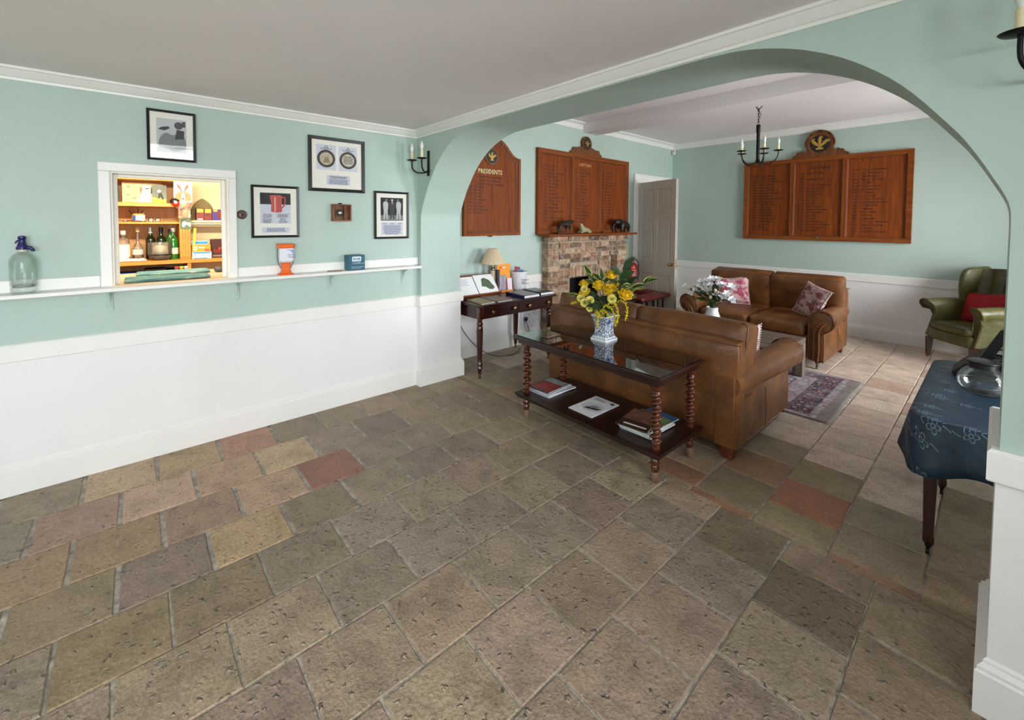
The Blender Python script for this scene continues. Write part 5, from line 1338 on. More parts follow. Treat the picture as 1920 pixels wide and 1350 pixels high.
MB().soft((.006, -.006, .04), (.055, .055, .095), .014, (0, 0, 0), 5).xf(Matrix.Rotation(radians(0), 4, 'Z')).build("housing", mat("sensor_white", (226, 224, 222), .4), sn, smooth=60, weld=True, local=True)
MB().box(.012, .032, -.036, -.033, .045, .070).xf(Matrix.Identity(4)).build("lens_window", mat("sensor_grey", (150, 150, 152), .3), sn, local=True)

# ---- club fender
cf = thing("club_fender", "iron club fender with buttoned oxblood leather seats round the hearth", "fender", (.25, 2.9, 0))
q = MB()
for (x0, x1, y0, y1) in ((.30, .40, 1.86, 3.95), (-.10, .40, 3.85, 3.95), (-.10, .40, 1.86, 1.96)): q.box(x0, x1, y0, y1, .0, .05, .006); q.box(x0 + .02, x1 - .02, y0 + .02, y1 - .02, .43, .45, .003)
q.build("frame_rails", IRON, cf)
for k in range(15):
    y = 1.91 + k * 1.99 / 14; MB().lathe([(.009, .05), (.009, .43)], (.35, y, 0), 8).build("bar", IRON, cf, smooth=60)
for y in (1.91, 3.90):
    for x in (-.06, .07, .20): MB().lathe([(.009, .05), (.009, .43)], (x, y, 0), 8).build("bar", IRON, cf, smooth=60)
for y0, y1 in ((3.20, 3.985), (1.83, 2.60)):
    MB().soft((.335, (y0 + y1) / 2, .480), (.20, y1 - y0, .065), .025, (0, 0, .012), 8).build("seat_pad", REDLEATHER, cf, smooth=60, weld=True)
for yc in (3.90, 1.91): MB().soft((.06, yc, .480), (.36, .17, .065), .025, (0, 0, .012), 8).build("seat_pad", REDLEATHER, cf, smooth=60, weld=True)

# ================================================================== WRITING TABLE
wt = thing("writing_table", "dark mahogany writing table with two drawers against the far room's side wall", "table", (0, 1.0, 0))
# top with rounded corners
def rrect(x0, x1, y0, y1, r, n=6):
    out = []
    for cx, cy, a in ((x1 - r, y1 - r, 0), (x0 + r, y1 - r, pi / 2), (x0 + r, y0 + r, pi), (x1 - r, y0 + r, 1.5 * pi)):
        out += [(cx + r * cos(a + pi / 2 * k / n), cy + r * sin(a + pi / 2 * k / n)) for k in range(n + 1)]
    return out
q = MB().prism(rrect(-.325, .365, .470, 1.575, .05), 'z', .722, .736); q.prism(rrect(-.320, .360, .475, 1.570, .045), 'z', .736, .742)
q.build("table_top", MAHOGY, wt)
q = MB().box(-.284, .26, .490, .505, .600, .722); q.box(-.284, .26, 1.515, 1.535, .600, .722); q.box(-.300, -.285, .552, 1.47, .600, .722); q.box(.302, .320, .535, 1.505, .597, .612); q.box(.30, .318, .997, 1.013, .612, .722); q.box(.302, .3195, .5525, .5345, .6, .722); q.box(.302, .3195, 1.506, 1.4695, .6, .722)
q.build("apron", MAHOGY, wt)
for y0, y1, ks in ((.535, .995, (.655, .935)), (1.015, 1.505, (1.150, 1.440))):
    d_ = MB().box(.29, .323, y0 + .004, y1 - .004, .616, .718, .003).build("drawer", MAHOGY, wt)
    for y in ks: MB().lathe([(.008, .323), (.008, .335), (.019, .340), (.021, .350), (.016, .358), (0, .360)], (0, y, .660), 16, 'x').build("knob", BRASS, d_, smooth=40)
tl = [(.026, .60), (.028, .585), (.022, .575), (.030, .560), (.033, .545), (.026, .530), (.030, .520), (.032, .50), (.030, .40), (.024, .25), (.021, .16), (.028, .150), (.030, .140), (.024, .128), (.029, .112), (.022, .098), (.017, .06), (.014, .050)]
for x, y in ((.29, .522), (.29, 1.500), (-.27, .522), (-.27, 1.500)):
    lg = thing("leg", None, None, (x, y, 0)); lg.parent = wt; lg.location = Vector((x, y, 0)) - Vector(wt.location)
    b = MB(); b.box(-.03, .03, -.03, .03, .60, .722, .003); b.lathe(tl, seg=18)
    for k in range(10):
        a = 2 * pi * k / 10; b.tube([(cos(a) * .031, sin(a) * .031, .49), (cos(a) * .0235, sin(a) * .0235, .25), (cos(a) * .0205, sin(a) * .0205, .17)], .004, 5)
    b.build("turned_leg", MAHOGZ, lg, smooth=40, local=True)
    c = MB(); c.lathe([(.016, .066), (.017, .045), (.011, .035), (.007, .030)], seg=14); c.lathe([(.0, -.007), (.014, -.006), (.014, .006), (0, .007)], (.0, 0, .0145), 14, 'x'); c.build("brass_caster", BRASS, lg, smooth=40, local=True)
ZT = .7425
# ---- table lamp
tlm = thing("table_lamp", "column table lamp with cream pleated shade on the writing table", "lamp", (-.165, 1.050, ZT))
SILV = mat("tarnished_silver", (150, 134, 116), .3, .9, var=.2, vscale=60)
b = MB(); b.box(-.065, .065, -.065, .065, 0, .014, .004); b.box(-.055, .055, -.055, .055, .014, .026, .004); b.box(-.042, .042, -.042, .042, .026, .045, .006); b.lathe([(.030, .045), (.032, .055), (.024, .062)], seg=16)
b.build("base", SILV, tlm, smooth=30, local=True)
b = MB().lathe([(.021, .06), (.018, .26)], seg=18)
for k in range(8): a = 2 * pi * k / 8; b.tube([(cos(a) * .0205, sin(a) * .0205, .065), (cos(a) * .018, sin(a) * .018, .255)], .004, 5)
b.build("column", SILV, tlm, smooth=40, local=True)
MB().lathe([(.020, .258), (.027, .266), (.027, .280), (.018, .288), (.010, .292), (.010, .34)], seg=16).build("capital", SILV, tlm, smooth=40, local=True)
SHADE = mat("pleated_cream_fabric", (212, 194, 164), .85)
vs = []; seg = 96
for r, z in ((.138, .335), (.136, .345), (.060, .498), (.058, .505)):
    for i in range(seg): a = 2 * pi * i / seg; q_ = r + (.0022 if i % 2 else -.0022); vs.append((q_ * cos(a), q_ * sin(a), z))
MB().add(vs, [(k * seg + i, k * seg + (i + 1) % seg, (k + 1) * seg + (i + 1) % seg, (k + 1) * seg + i) for k in range(3) for i in range(seg)]).build("lamp_shade", SHADE, tlm, local=True)
b = MB(); torus(b, (0, 0, .336), .138, .003, 'z', 32); torus(b, (0, 0, .504), .058, .003, 'z', 24); b.build("shade_binding", SHADE, tlm, smooth=60, local=True)
# ---- visitors' book on a sloping stand
vb = thing("book_stand", "open ring binder with a landscape page on a wooden table stand", "book stand", (-.14, .80, ZT))
Rb = Matrix.Rotation(radians(0), 4, 'Z')
WSTD = mat_wood("stand_wood", (92, 46, 20), (140, 78, 40), .45, axis=1)
def slope(u, v, w):     # u along y, v up the slope, w out of the slope
    c, s_ = cos(radians(52)), sin(radians(52))
    return (.10 - v * c + w * s_, u, .012 + v * s_ + w * c)
def splate(u0, u1, v0, v1, w0, w1):
    vs = [slope(u, v, w) for w in (w0, w1) for v in (v0, v1) for u in (u0, u1)]
    return MB().add(vs, [(0, 2, 3, 1), (4, 5, 7, 6), (0, 1, 5, 4), (2, 6, 7, 3), (0, 4, 6, 2), (1, 3, 7, 5)])
splate(-.33, .25, 0, .26, 0, .012).build("stand_board", WSTD, vb, local=True)
splate(-.33, .25, -.01, .006, 0, .04).build("stand_ledge", WSTD, vb, local=True)
b = MB().box(-.10, .12, -.03, .03, 0, .012); b.tube([(-.10, 0, .006), (-.055, 0, .20)], .01, 6); b.build("stand_foot", WSTD, vb, local=True)
splate(-.31, -.045, .008, .235, .014, .022).build("page_left", PAPER, vb, local=True)
splate(-.035, .235, .008, .245, .014, .024).build("page_right", PAPER, vb, local=True)
splate(-.045, -.035, .006, .24, .013, .020).build("binder_spine", BLACK, vb, local=True)
vs = [slope(u, v, .0245) for u, v in ((.03, .10), (.06, .19), (.10, .205), (.16, .17), (.20, .075), (.17, .05), (.12, .055), (.08, .09))]
MB().add(vs, [tuple(range(8))]).build("printed_drawing", mat("print_green", (86, 104, 80), .7, var=.35, vscale=60), vb, local=True)
b = MB()
for k in range(5): vs = [slope(u, v, .0225) for u, v in ((-.28, .20 - k * .016), (-.12 - .03 * (k % 2), .20 - k * .016), (-.12 - .03 * (k % 2), .203 - k * .016), (-.28, .203 - k * .016))]; b.add(vs, [(0, 1, 2, 3)])
b.build("page_text", INKBLUE, vb, local=True)
# ---- books and leaflets lying on the table
def flat_book(name, label, pts, h, cover, page, cat="book", group=None, z=ZT, cov_t=.003, deco=None):
    """pts: four plan corners (left, front, right, back); spine on the first edge"""
    cx = sum(p[0] for p in pts) / 4; cy = sum(p[1] for p in pts) / 4
    o = thing(name, label, cat, (cx, cy, z), group=group)
    def sc(k): return [(cx + (x - cx) * k, cy + (y - cy) * k) for x, y in pts]
    MB().prism(pts, 'z', z + .0004, z + cov_t).build("back_cover", cover, o); MB().prism(sc(.975), 'z', z + cov_t, z + h - cov_t).build("pages", page, o); MB().prism(pts, 'z', z + h - cov_t, z + h).build("front_cover", cover, o)
    e = MB(); a, b_ = pts[0], pts[1]
    dx, dy = (pts[3][0] - pts[0][0]) * .012, (pts[3][1] - pts[0][1]) * .012
    e.prism([a, b_, (b_[0] + dx, b_[1] + dy), (a[0] + dx, a[1] + dy)], 'z', z + .0006, z + h - .0002); e.build("spine", cover, o)
    if deco:
        for k, (f0, f1, g0, g1, mm) in enumerate(deco):
            def pt(f, g):
                p0 = [pts[0][i] + (pts[1][i] - pts[0][i]) * f for i in (0, 1)]; p1 = [pts[3][i] + (pts[2][i] - pts[3][i]) * f for i in (0, 1)]
                return tuple(p0[i] + (p1[i] - p0[i]) * g for i in (0, 1))
            MB().prism([pt(f0, g0), pt(f1, g0), pt(f1, g1), pt(f0, g1)], 'z', z + h, z + h + .0005 + .0001 * k).build("cover_print", mm, o)
    return o
PHOTOB = mat("cover_photo_grey", (132, 134, 132), .35, var=.35, vscale=22); PHOTOG = mat("cover_photo_sepia", (150, 130, 96), .4, var=.35, vscale=26)
NAVYB = mat("navy_cover", (24, 30, 70), .35); DGRN = mat("dark_green_cover", (24, 44, 38), .35)
flat_book("hardback_book", "navy hardback book with a grey photo cover on the writing table", [(.015, 1.095), (.345, 1.070), (.345, 1.300), (.015, 1.325)], .030, NAVYB, PAPER, deco=[(.06, .96, .10, .97, PHOTOB)])
flat_book("hardback_book", "dark green hardback book at the writing table's end", [(-.015, 1.385), (.310, 1.352), (.322, 1.550), (-.005, 1.572)], .028, DGRN, PAPER, deco=[(.08, .60, .12, .95, PHOTOB)])
flat_book("magazine", "yellowish landscape magazine at the writing table's near corner", [(.035, .545), (.330, .515), (.315, .695), (.020, .725)], .012, PHOTOG, PAPER, "magazine", deco=[(.1, .9, .1, .9, mat("olive_print", (150, 138, 82), .4, var=.4, vscale=40))])
flat_book("magazine", "brown and white photo magazine beside the yellowish one", [(.000, .755), (.330, .722), (.332, .915), (.005, .948)], .010, PHOTOB, PAPER, "magazine", deco=[(.05, .95, .05, .95, mat("brown_print", (142, 120, 104), .4, var=.5, vscale=34))])
# ---- leaflet holders
def holder(name, label, loc, w, h, material, lean, cat="leaflets"):
    o = thing(name, label, cat, loc, group="leaflets on the writing table"); return o
lr = thing("leaflet_stand", "orange card leaflet stand holding a photo leaflet beside the lamp", "leaflet stand", (-.165, 1.225, ZT))
ORC = mat("orange_card", (240, 150, 20), .5)
b = MB(); b.box(-.02, -.016, -.10, .10, .0, .32); b.box(-.02, .07, -.09, .09, 0, .006); b.build("backing_card", ORC, lr, local=True)
MB().box(-.002, .004, -.075, .035, .012, .215).xf(Matrix.Rotation(radians(-6), 4, 'Y')).build("photo_leaflet", mat("leaflet_photo", (150, 140, 156), .3, var=.45, vscale=18), lr, local=True)
MB().box(.02, .024, .035, .105, .006, .150).xf(Matrix.Rotation(radians(-6), 4, 'Y')).build("pink_leaflet", mat("leaflet_pale_pink", (226, 206, 214), .3), lr, local=True)
MB().box(-.03, -.002, -.105, -.07, .0, .26).build("dark_leaflets", mat("dark_leaflet", (56, 44, 40), .5), lr, local=True)
MB().prism(circ(-.045, .278, .016, 12), 'x', -.0158, -.0150).build("logo_mark", mat("logo_red", (214, 70, 30), .5), lr, local=True)
MB().box(-.0158, -.0150, -.022, .03, .270, .282).build("logo_text", PAPER, lr, local=True)
MB().box(.055, .060, -.09, .09, .0, .022).build("front_lip", ORC, lr, local=True)
bk = thing("white_bucket", "white plastic bucket of leaflets with printed label on the writing table", "bucket", (-.165, 1.455, ZT))
WPL = mat("white_plastic", (226, 226, 230), .35)
MB().lathe([(.078, 0), (.082, .004), (.100, .205), (.106, .207), (.106, .220), (.099, .220), (.080, .008), (0, .008)], seg=32).build("bucket_body", WPL, bk, smooth=40, local=True)
lettering("label_lettering", "Donations\nplease\nthank you", (-.165 + .096, 1.415, ZT + .120), .022, Matrix.LocRotScale(None, __import__('mathutils').Euler((radians(84), 0, radians(78))), None), INK, bk)
MB().tube([(.082, -.045, .145), (.088, -.01, .158), (.088, .02, .150)], .0025, 5).build("label_swoosh", INK, bk, smooth=60, local=True)
for nm, lb, mcol, ry, dy, dz in (("leaflet", "maroon leaflet sticking out of the white bucket", (132, 58, 62), -.5, -.03, .265), ("leaflet", "blue leaflet sticking out of the white bucket", (70, 120, 170), -.15, .045, .225)):
    o = thing(nm, lb, "leaflet", (-.165, 1.455 + dy, ZT + .012), group="leaflets in the white bucket")
    MB().box(-.002, .002, -.045, .045, .0, dz).xf(Matrix.Rotation(ry * .35, 4, 'X') @ Matrix.Rotation(radians(-10), 4, 'Y')).build("sheet", mat("leaflet_%d" % mcol[0], mcol, .4), o, local=True)
# ---- sockets, plug and cable
so = thing("power_sockets", "white multi-gang power socket panel low on the wall", "socket", (XC + .002, 1.835, .20))
b = MB().box(.004, .014, -.185, .165, 0, .205, .003); b.build("trunking_plate", mat("socket_white", (226, 228, 234), .35), so, local=True)
for kx in range(4):
    for kz in range(2):
        y0 = -.165 + kx * .082; z0 = .015 + kz * .095
        g = MB().box(.014, .017, y0, y0 + .074, z0, z0 + .08, .001).build("socket_outlet", mat("outlet_white", (232, 233, 238), .3) if (kx, kz) == (0, 0) else bpy.data.materials["outlet_white"], so, local=True)
        s_ = MB(); s_.box(.017, .0174, y0 + .032, y0 + .042, z0 + .052, z0 + .066); s_.box(.017, .0174, y0 + .018, y0 + .028, z0 + .032, z0 + .037); s_.box(.017, .0174, y0 + .046, y0 + .056, z0 + .032, z0 + .037); s_.build("pin_holes", INK, g, local=True)
pg = thing("power_plug", "black plug with trailing cables in the socket panel", "plug", (XC + .022, 1.715, .315))
MB().soft((.016, 0, 0), (.03, .052, .05), .012, (0, 0, 0), 5).build("plug_body", BLACK, pg, smooth=60, weld=True, local=True)
MB().tube(catmull([(.02, 0, -.02), (.035, .01, -.08), (.03, .05, -.16), (.03, .12, -.24), (.06, .15, -.31)], 5), .0045, 6).build("cable", BLACK, pg, smooth=60, local=True)
MB().tube(catmull([(.015, -.01, -.02), (.03, -.02, -.09), (.04, .02, -.18), (.04, .08, -.30)], 5), .004, 6).build("cable", CHROME, pg, smooth=60, local=True)
lc = MB().tube(catmull([(-.28, .62, .62), (-.24, .64, .45), (-.20, .74, .26), (-.16, .92, .09), (-.12, 1.10, .012), (-.05, 1.28, .010), (-.10, 1.42, .045), (-.20, 1.52, .010)], 6), .0045, 6).build("lamp_cable", mat("grey_cable", (70, 66, 62), .5), smooth=60)
tag(lc, "thin grey cable hanging below the writing table to the floor", "cable")

# ================================================================== CONSOLE TABLE
cs = thing("console_table", "long dark console table with barley twist legs behind the near sofa", "table", (1.75, .52, 0))
def slab(m_, x0, x1, y0, y1, z0, z1, steps):
    for a, b_, i in steps: m_.box(x0 + i, x1 - i, y0 + i, y1 - i, z0 + (z1 - z0) * a, z0 + (z1 - z0) * b_, .003)
b = MB(); slab(b, 1.110, 2.390, .232, .802, .618, .656, ((.55, 1.0, 0), (.30, .6, .010), (0, .35, .020))); b.build("table_top", MAHOG, cs)
MB().box(1.128, 2.372, .250, .784, .6565, .6605, .0015).build("glass_top", None or mat("plate_glass", (6, 5, 5), .015, coat=1.0), cs)
b = MB(); b.box(1.140, 2.364, .258, .300, .594, .620, .004); b.box(1.140, 2.364, .734, .776, .594, .620, .004); b.box(1.140, 1.180, .300, .734, .594, .620, .004); b.box(2.324, 2.364, .300, .734, .594, .620, .004); b.build("frieze", MAHOG, cs)
for x_, y_ in ((1.200, .300), (2.327, .300), (1.200, .732), (2.327, .732)): MB().box(x_ - .03, x_ + .03, y_ - .03, y_ + .03, .574, .5938, .003).build("corner_block", TWIST, cs)
b = MB(); slab(b, 1.135, 2.392, .228, .795, .172, .205, ((.5, 1.0, 0), (0, .55, .012))); b.build("lower_shelf", MAHOG, cs)
def twist(z0, z1, R=.034, off=.0105, pitch=.050, seg=14, n=None):
    m_ = MB(); n = n or int((z1 - z0) / .004); vs = []
    for k in range(n + 1):
        z = z0 + (z1 - z0) * k / n; e = min(1, k / 5, (n - k) / 5); ph = 2 * pi * z / pitch
        cx, cy = off * e * cos(ph), off * e * sin(ph); r_ = R * (.72 + .06 * e)
        for i in range(seg): a = 2 * pi * i / seg; vs.append((cx + r_ * cos(a), cy + r_ * sin(a), z))
    fs = [(k * seg + i, k * seg + (i + 1) % seg, (k + 1) * seg + (i + 1) % seg, (k + 1) * seg + i) for k in range(n) for i in range(seg)]
    return m_.add(vs, fs + [tuple(range(seg))[::-1], tuple(range(n * seg, (n + 1) * seg))])
tm = None
for x, y in ((1.200, .300), (2.327, .300), (1.200, .732), (2.327, .732)):
    if tm is None:
        b = twist(.235, .545); b.lathe([(.028, .205), (.030, .215), (.022, .222), (.026, .232), (.020, .240)], seg=18); b.lathe([(.020, .540), (.026, .548), (.022, .556), (.030, .566), (.028, .576)], seg=18)
        b.lathe([(.024, .172), (.027, .160), (.020, .150), (.027, .135), (.028, .120), (.019, .108), (.025, .094), (.025, .080), (.018, .066)], seg=18)
        tm = b.build("twist_leg", TWIST, cs, smooth=50, local=True)
        f_ = MB().lathe([(.017, .068), (.024, .056), (.026, .030), (.022, .012), (.018, 0)], seg=16).build("worn_foot", mat_wood("worn_foot", (88, 62, 44), (140, 112, 88), .6, axis=2), tm, smooth=40, local=True)
        cur = tm
    else: cur = copy_tree(tm, cs)
    cur.location = Vector((x, y, 0)) - Vector(cs.location)
# ---- magazines on the lower shelf
ZS2 = .2055
def mag(label, c, rot, size, z, h, cover, deco=None, group="magazines on the console shelf", name="magazine", cat="magazine"):
    w_, l_ = size; R_ = Matrix.Rotation(rot, 2)
    pts = [tuple(Vector(c) + R_ @ Vector(p)) for p in ((-w_ / 2, -l_ / 2), (w_ / 2, -l_ / 2), (w_ / 2, l_ / 2), (-w_ / 2, l_ / 2))]
    return flat_book(name, label, pts, h, cover, PAPER, cat, group, z, .001, deco)
GLOS = lambda nm, c: mat(nm, c, .3)
mag("grey white magazine at the bottom of the console's left stack", (1.290, .490), .03, (.225, .30), ZS2, .008, GLOS("mag_a", (196, 198, 204)))
mag("pale magazine second from the bottom of the console's left stack", (1.300, .505), -.06, (.22, .30), ZS2 + .0083, .008, GLOS("mag_b", (206, 206, 210)))
mag("white edged magazine just under the top of the console's left stack", (1.275, .495), .10, (.215, .29), ZS2 + .0166, .007, GLOS("mag_c", (180, 182, 188)))
mag("red and black photo magazine on top of the console's left stack", (1.268, .490), .06, (.21, .28), ZS2 + .0239, .007, GLOS("mag_d", (60, 60, 62)), [(.05, .95, .05, .65, mat("red_photo", (150, 52, 52), .3, var=.7, vscale=30)), (.05, .95, .68, .96, mat("grey_photo", (150, 152, 156), .3, var=.4, vscale=30))])
bro = mag("single white brochure with a grey club picture, alone on the console shelf", (1.722, .490), -.02, (.215, .318), ZS2, .005, GLOS("mag_white", (226, 226, 228)))
zt = ZS2 + .0052
def on_bro(pts, m_, nm, dz):
    MB().prism([(1.722 + a, .490 + b_) for a, b_ in pts], 'z', zt, zt + dz).build(nm, m_, bro)
on_bro(circ(.005, -.02, .088, 24, ry=.075), G3, "cover_ellipse", .0002); on_bro([(-.04, -.075), (.06, -.05), (.075, .0), (.03, -.03), (-.03, -.04)], GB, "cover_picture", .0004)
on_bro([(-.03, -.035), (.03, -.03), (.055, .015), (.0, .01)], G2, "cover_picture", .0005); on_bro(circ(.075, .12, .016, 14), GB, "cover_badge", .0004)
for k in range(2): on_bro([(-.075, .118 - .02 * k), (.01, .118 - .02 * k), (.01, .125 - .02 * k), (-.075, .125 - .02 * k)], G1, "cover_title", .0004)
st = [(.03, (190, 200, 206)), (-.05, (222, 224, 220)), (.06, (170, 182, 190)), (-.02, (226, 228, 226)), (.04, (200, 208, 196))]
ords = ["lowest", "second from the bottom", "middle", "fourth from the bottom", "fifth from the bottom"]
for k, (r_, c_) in enumerate(st):
    mag("pale magazine, %s of the console's right hand stack" % ords[k], (2.140 + .006 * (k % 2), .520 - .008 * k), r_, (.22, .31), ZS2 + k * .0083, .008, GLOS("mag_r%d" % k, c_))
mag("green and blue landscape magazine near the top of the right hand stack", (2.155, .545), -.10, (.22, .30), ZS2 + 5 * .0083, .007, GLOS("mag_g", (70, 96, 60)), [(.0, 1, .80, .97, mat("mag_blue_band", (40, 80, 140), .3)), (.05, .95, .1, .75, mat("mag_green_photo", (96, 120, 76), .3, var=.5, vscale=24))])
mag("dark brown photo magazine on top of the right hand stack", (2.118, .465), .16, (.215, .29), ZS2 + 5 * .0083 + .0073, .007, GLOS("mag_br", (58, 38, 32)), [(.05, .95, .35, .95, mat("mag_brown_photo", (110, 76, 62), .3, var=.6, vscale=24)), (.2, .9, .10, .16, GLOS("mag_title", (220, 216, 206)))])

# ================================================================== SOFAS
def make_sofa(label, loc, rotz, W, bz=.675):
    """local: back at y=0 facing +y, x from 0 to W"""
    o = thing("sofa", label, "sofa", loc, rotz, "tan leather sofas in the far room")
    D = 1.08; aw = .20
    # outer back, slightly raked, with the arm tails either side
    def back_fn(u, v):
        return None
    b = MB()
    b.soft((W / 2, .075, .435), (W - .06, .15, .71), .035, (0, .004, 0), 8); b.build("outer_back", LEATHER, o, smooth=60, weld=True, local=True)
    for x in (W * .22, W * .5, W * .78): MB().tube([(x, -.001, .10), (x + .004, -.0015, .4), (x, -.001, .77)], .0028, 5).build("seam", LEATHER, o, smooth=60, local=True)
    MB().tube([(.02, .002, .772), (W / 2, -.001, .780), (W - .02, .002, .772)], .004, 6).build("piping", LEATHER, o, smooth=60, local=True)
    MB().soft((W / 2, .57, .225), (W - .22, .92, .26), .03, (0, .01, 0), 7).build("seat_base", LEATHER, o, smooth=60, weld=True, local=True)
    for sg in (0, 1):
        def X(x, sg=sg): return W - x if sg else x
        # rolled arm: section swept from back to front, rising and swelling towards the front
        def sec(t):
            y = .01 + t * (D - .05); zc = .500 + .024 * t; r_ = .086 + .026 * t; ox = -.055 * t
            pts = [(.175, .10), (.19, .20), (.185, .38)]
            pts += [(.100 + ox + r_ * cos(a), zc + r_ * sin(a)) for a in [radians(d) for d in (-30, 0, 30, 60, 90, 120, 150, 180, 210, 240, 268)]]
            pts += [(.040, .38), (.034, .24), (.036, .085), (.11, .085)]
            return [(X(px), y, pz) for px, pz in pts]
        ns = 14; secs = [sec(k / ns) for k in range(ns + 1)]; n_ = len(secs[0])
        vs = [p for s_ in secs for p in s_]
        fs = [(k * n_ + i, k * n_ + (i + 1) % n_, (k + 1) * n_ + (i + 1) % n_, (k + 1) * n_ + i) for k in range(ns) for i in range(n_)] + [tuple(range(n_))[::-1], tuple(range(ns * n_, (ns + 1) * n_))]
        ar = MB().add(vs, fs).build("arm", LEATHER, o, smooth=50, local=True)
        # scroll facing: padded S-shaped front panel
        yf = .01 + D - .05
        fpts = [(.046, .09), (.040, .24), (.046, .37), (.004, .415), (-.045, .455), (-.068, .525), (-.050, .595), (.0, .635), (.060, .642), (.125, .622), (.172, .575), (.186, .50), (.182, .42), (.180, .30), (.182, .20), (.178, .09)]
        fc = catmull(fpts + [fpts[0]], 3)[:-1]
        cx = sum(p[0] for p in fc) / len(fc); cz = sum(p[1] for p in fc) / len(fc)
        vs = []; m_ = len(fc)
        for k_, (s_, yy) in enumerate(((.955, yf - .01), (.955, yf + .012), (.88, yf + .026), (.80, yf + .020), (.70, yf + .030), (.30, yf + .034))):
            vs += [(X(cx + (a - cx) * s_), yy, cz + (b_ - cz) * (s_ if k_ < 2 else (1 - (1 - s_) * .55))) for a, b_ in fc]
        fs = [(k * m_ + i, k * m_ + (i + 1) % m_, (k + 1) * m_ + (i + 1) % m_, (k + 1) * m_ + i) for k in range(5) for i in range(m_)] + [tuple(range(5 * m_, 6 * m_))]
        MB().add(vs, fs).build("arm_facing", LEATHER, ar, smooth=50, local=True)
        MB().tube([(X(cx + (a - cx) * .93), yf + .018, cz + (b_ - cz) * .95) for a, b_ in fc], .0045, 6, True).build("facing_piping", LEATHER, ar, smooth=60, local=True)
        for dx_ in (0, .042):
            MB().tube([(X(a + dx_ * k_), yf + .030, b_) for a, b_, k_ in catmull([(.082, .10, 1), (.078, .24, 1), (.080, .38, 1), (.066, .45, .9), (.030, .505, .7), (-.006, .525, .5)], 4)], [.015] * 17 + [.013, .011, .008, .005], 8).build("facing_pleat", LEATHER, ar, smooth=60, local=True)
        MB().box(X(.045), X(.175), -.004, .02, .085, .56, .008).build("arm_tail", LEATHER, ar, local=True)
        MB().tube([(X(.022), .5, .10), (X(.020), .5, .25), (X(.028), .5, .38)], .003, 5).build("seam", LEATHER, ar, smooth=60, local=True)
    cw = (W - .40) / 2
    for k in (0, 1):
        cx = .20 + cw * (k + .5)
        c_ = MB().soft((cx, .62, .405), (cw - .006, .90, .15), .045, (0, .012, .018), 10, wob=.002, seed=k).build("seat_cushion", LEATHER, o, smooth=60, weld=True, local=True)
        r_ = rrect(cx - cw / 2 + .008, cx + cw / 2 - .008, .19, 1.055, .05)
        MB().tube([(x, y, .452) for x, y in r_], .0045, 6, True).build("piping", LEATHER, c_, smooth=60, local=True)
    bw = (W - .06) / 2
    for k in (0, 1):
        cx = .03 + bw * (k + .5)
        Mx = Matrix.Translation((cx, .215, bz)) @ Matrix.Rotation(radians(-11), 4, 'X')
        c_ = MB().soft((0, 0, 0), (bw - .006, .22, .50), .034, (0, .026, .012), 10, wob=.002, seed=5 + k).xf(Mx).build("back_cushion", LEATHER, o, smooth=60, weld=True, local=True)
        for yy in (-.092, .092):
            pth = [tuple(Mx @ Vector((a, yy, b_))) for a, b_ in rrect(-bw / 2 + .006, bw / 2 - .006, -.246, .246, .03)]
            MB().tube(pth, .0045, 6, True).build("piping", LEATHER, c_, smooth=60, local=True)
    for x, y, front in ((.10, .075, 0), (W - .10, .075, 0), (.10, D - .10, 1), (W - .10, D - .10, 1)):
        l_ = MB()
        if not front:
            l_.add([(x + a * s_, y + b_ * s_ - (.015 if s_ < 1 else 0), z) for z, s_ in ((.0, .78), (.11, 1.0)) for a, b_ in ((-.042, -.042), (.042, -.042), (.042, .042), (-.042, .042))], [(0, 1, 5, 4), (1, 2, 6, 5), (2, 3, 7, 6), (3, 0, 4, 7), (3, 2, 1, 0), (4, 5, 6, 7)])
            l_.build("leg", LEGWOOD, o, local=True)
        else:
            l_.lathe([(.032, .125), (.031, .11), (.022, .06)], (x, y, 0), 4); lo = l_.build("leg", LEGWOOD, o, local=True)
            c_ = MB(); c_.lathe([(.018, .062), (.019, .045), (.012, .034)], (x, y, 0), 12); c_.tube([(x, y, .04), (x, y + .012, .028), (x, y + .022, .018)], .008, 8); c_.lathe([(0, -.009), (.018, -.008), (.018, .008), (0, .009)], (x, y + .022, .018), 14, 'x'); c_.build("caster", CHROME, lo, smooth=40, local=True)
    return o
make_sofa("tan leather sofa seen from behind, right behind the console table", (.865, .865, 0), 0, 1.735, .628)
make_sofa("tan leather two seat sofa against the far wall's white panelling", (2.500, 4.440, 0), pi, 1.560, .668)

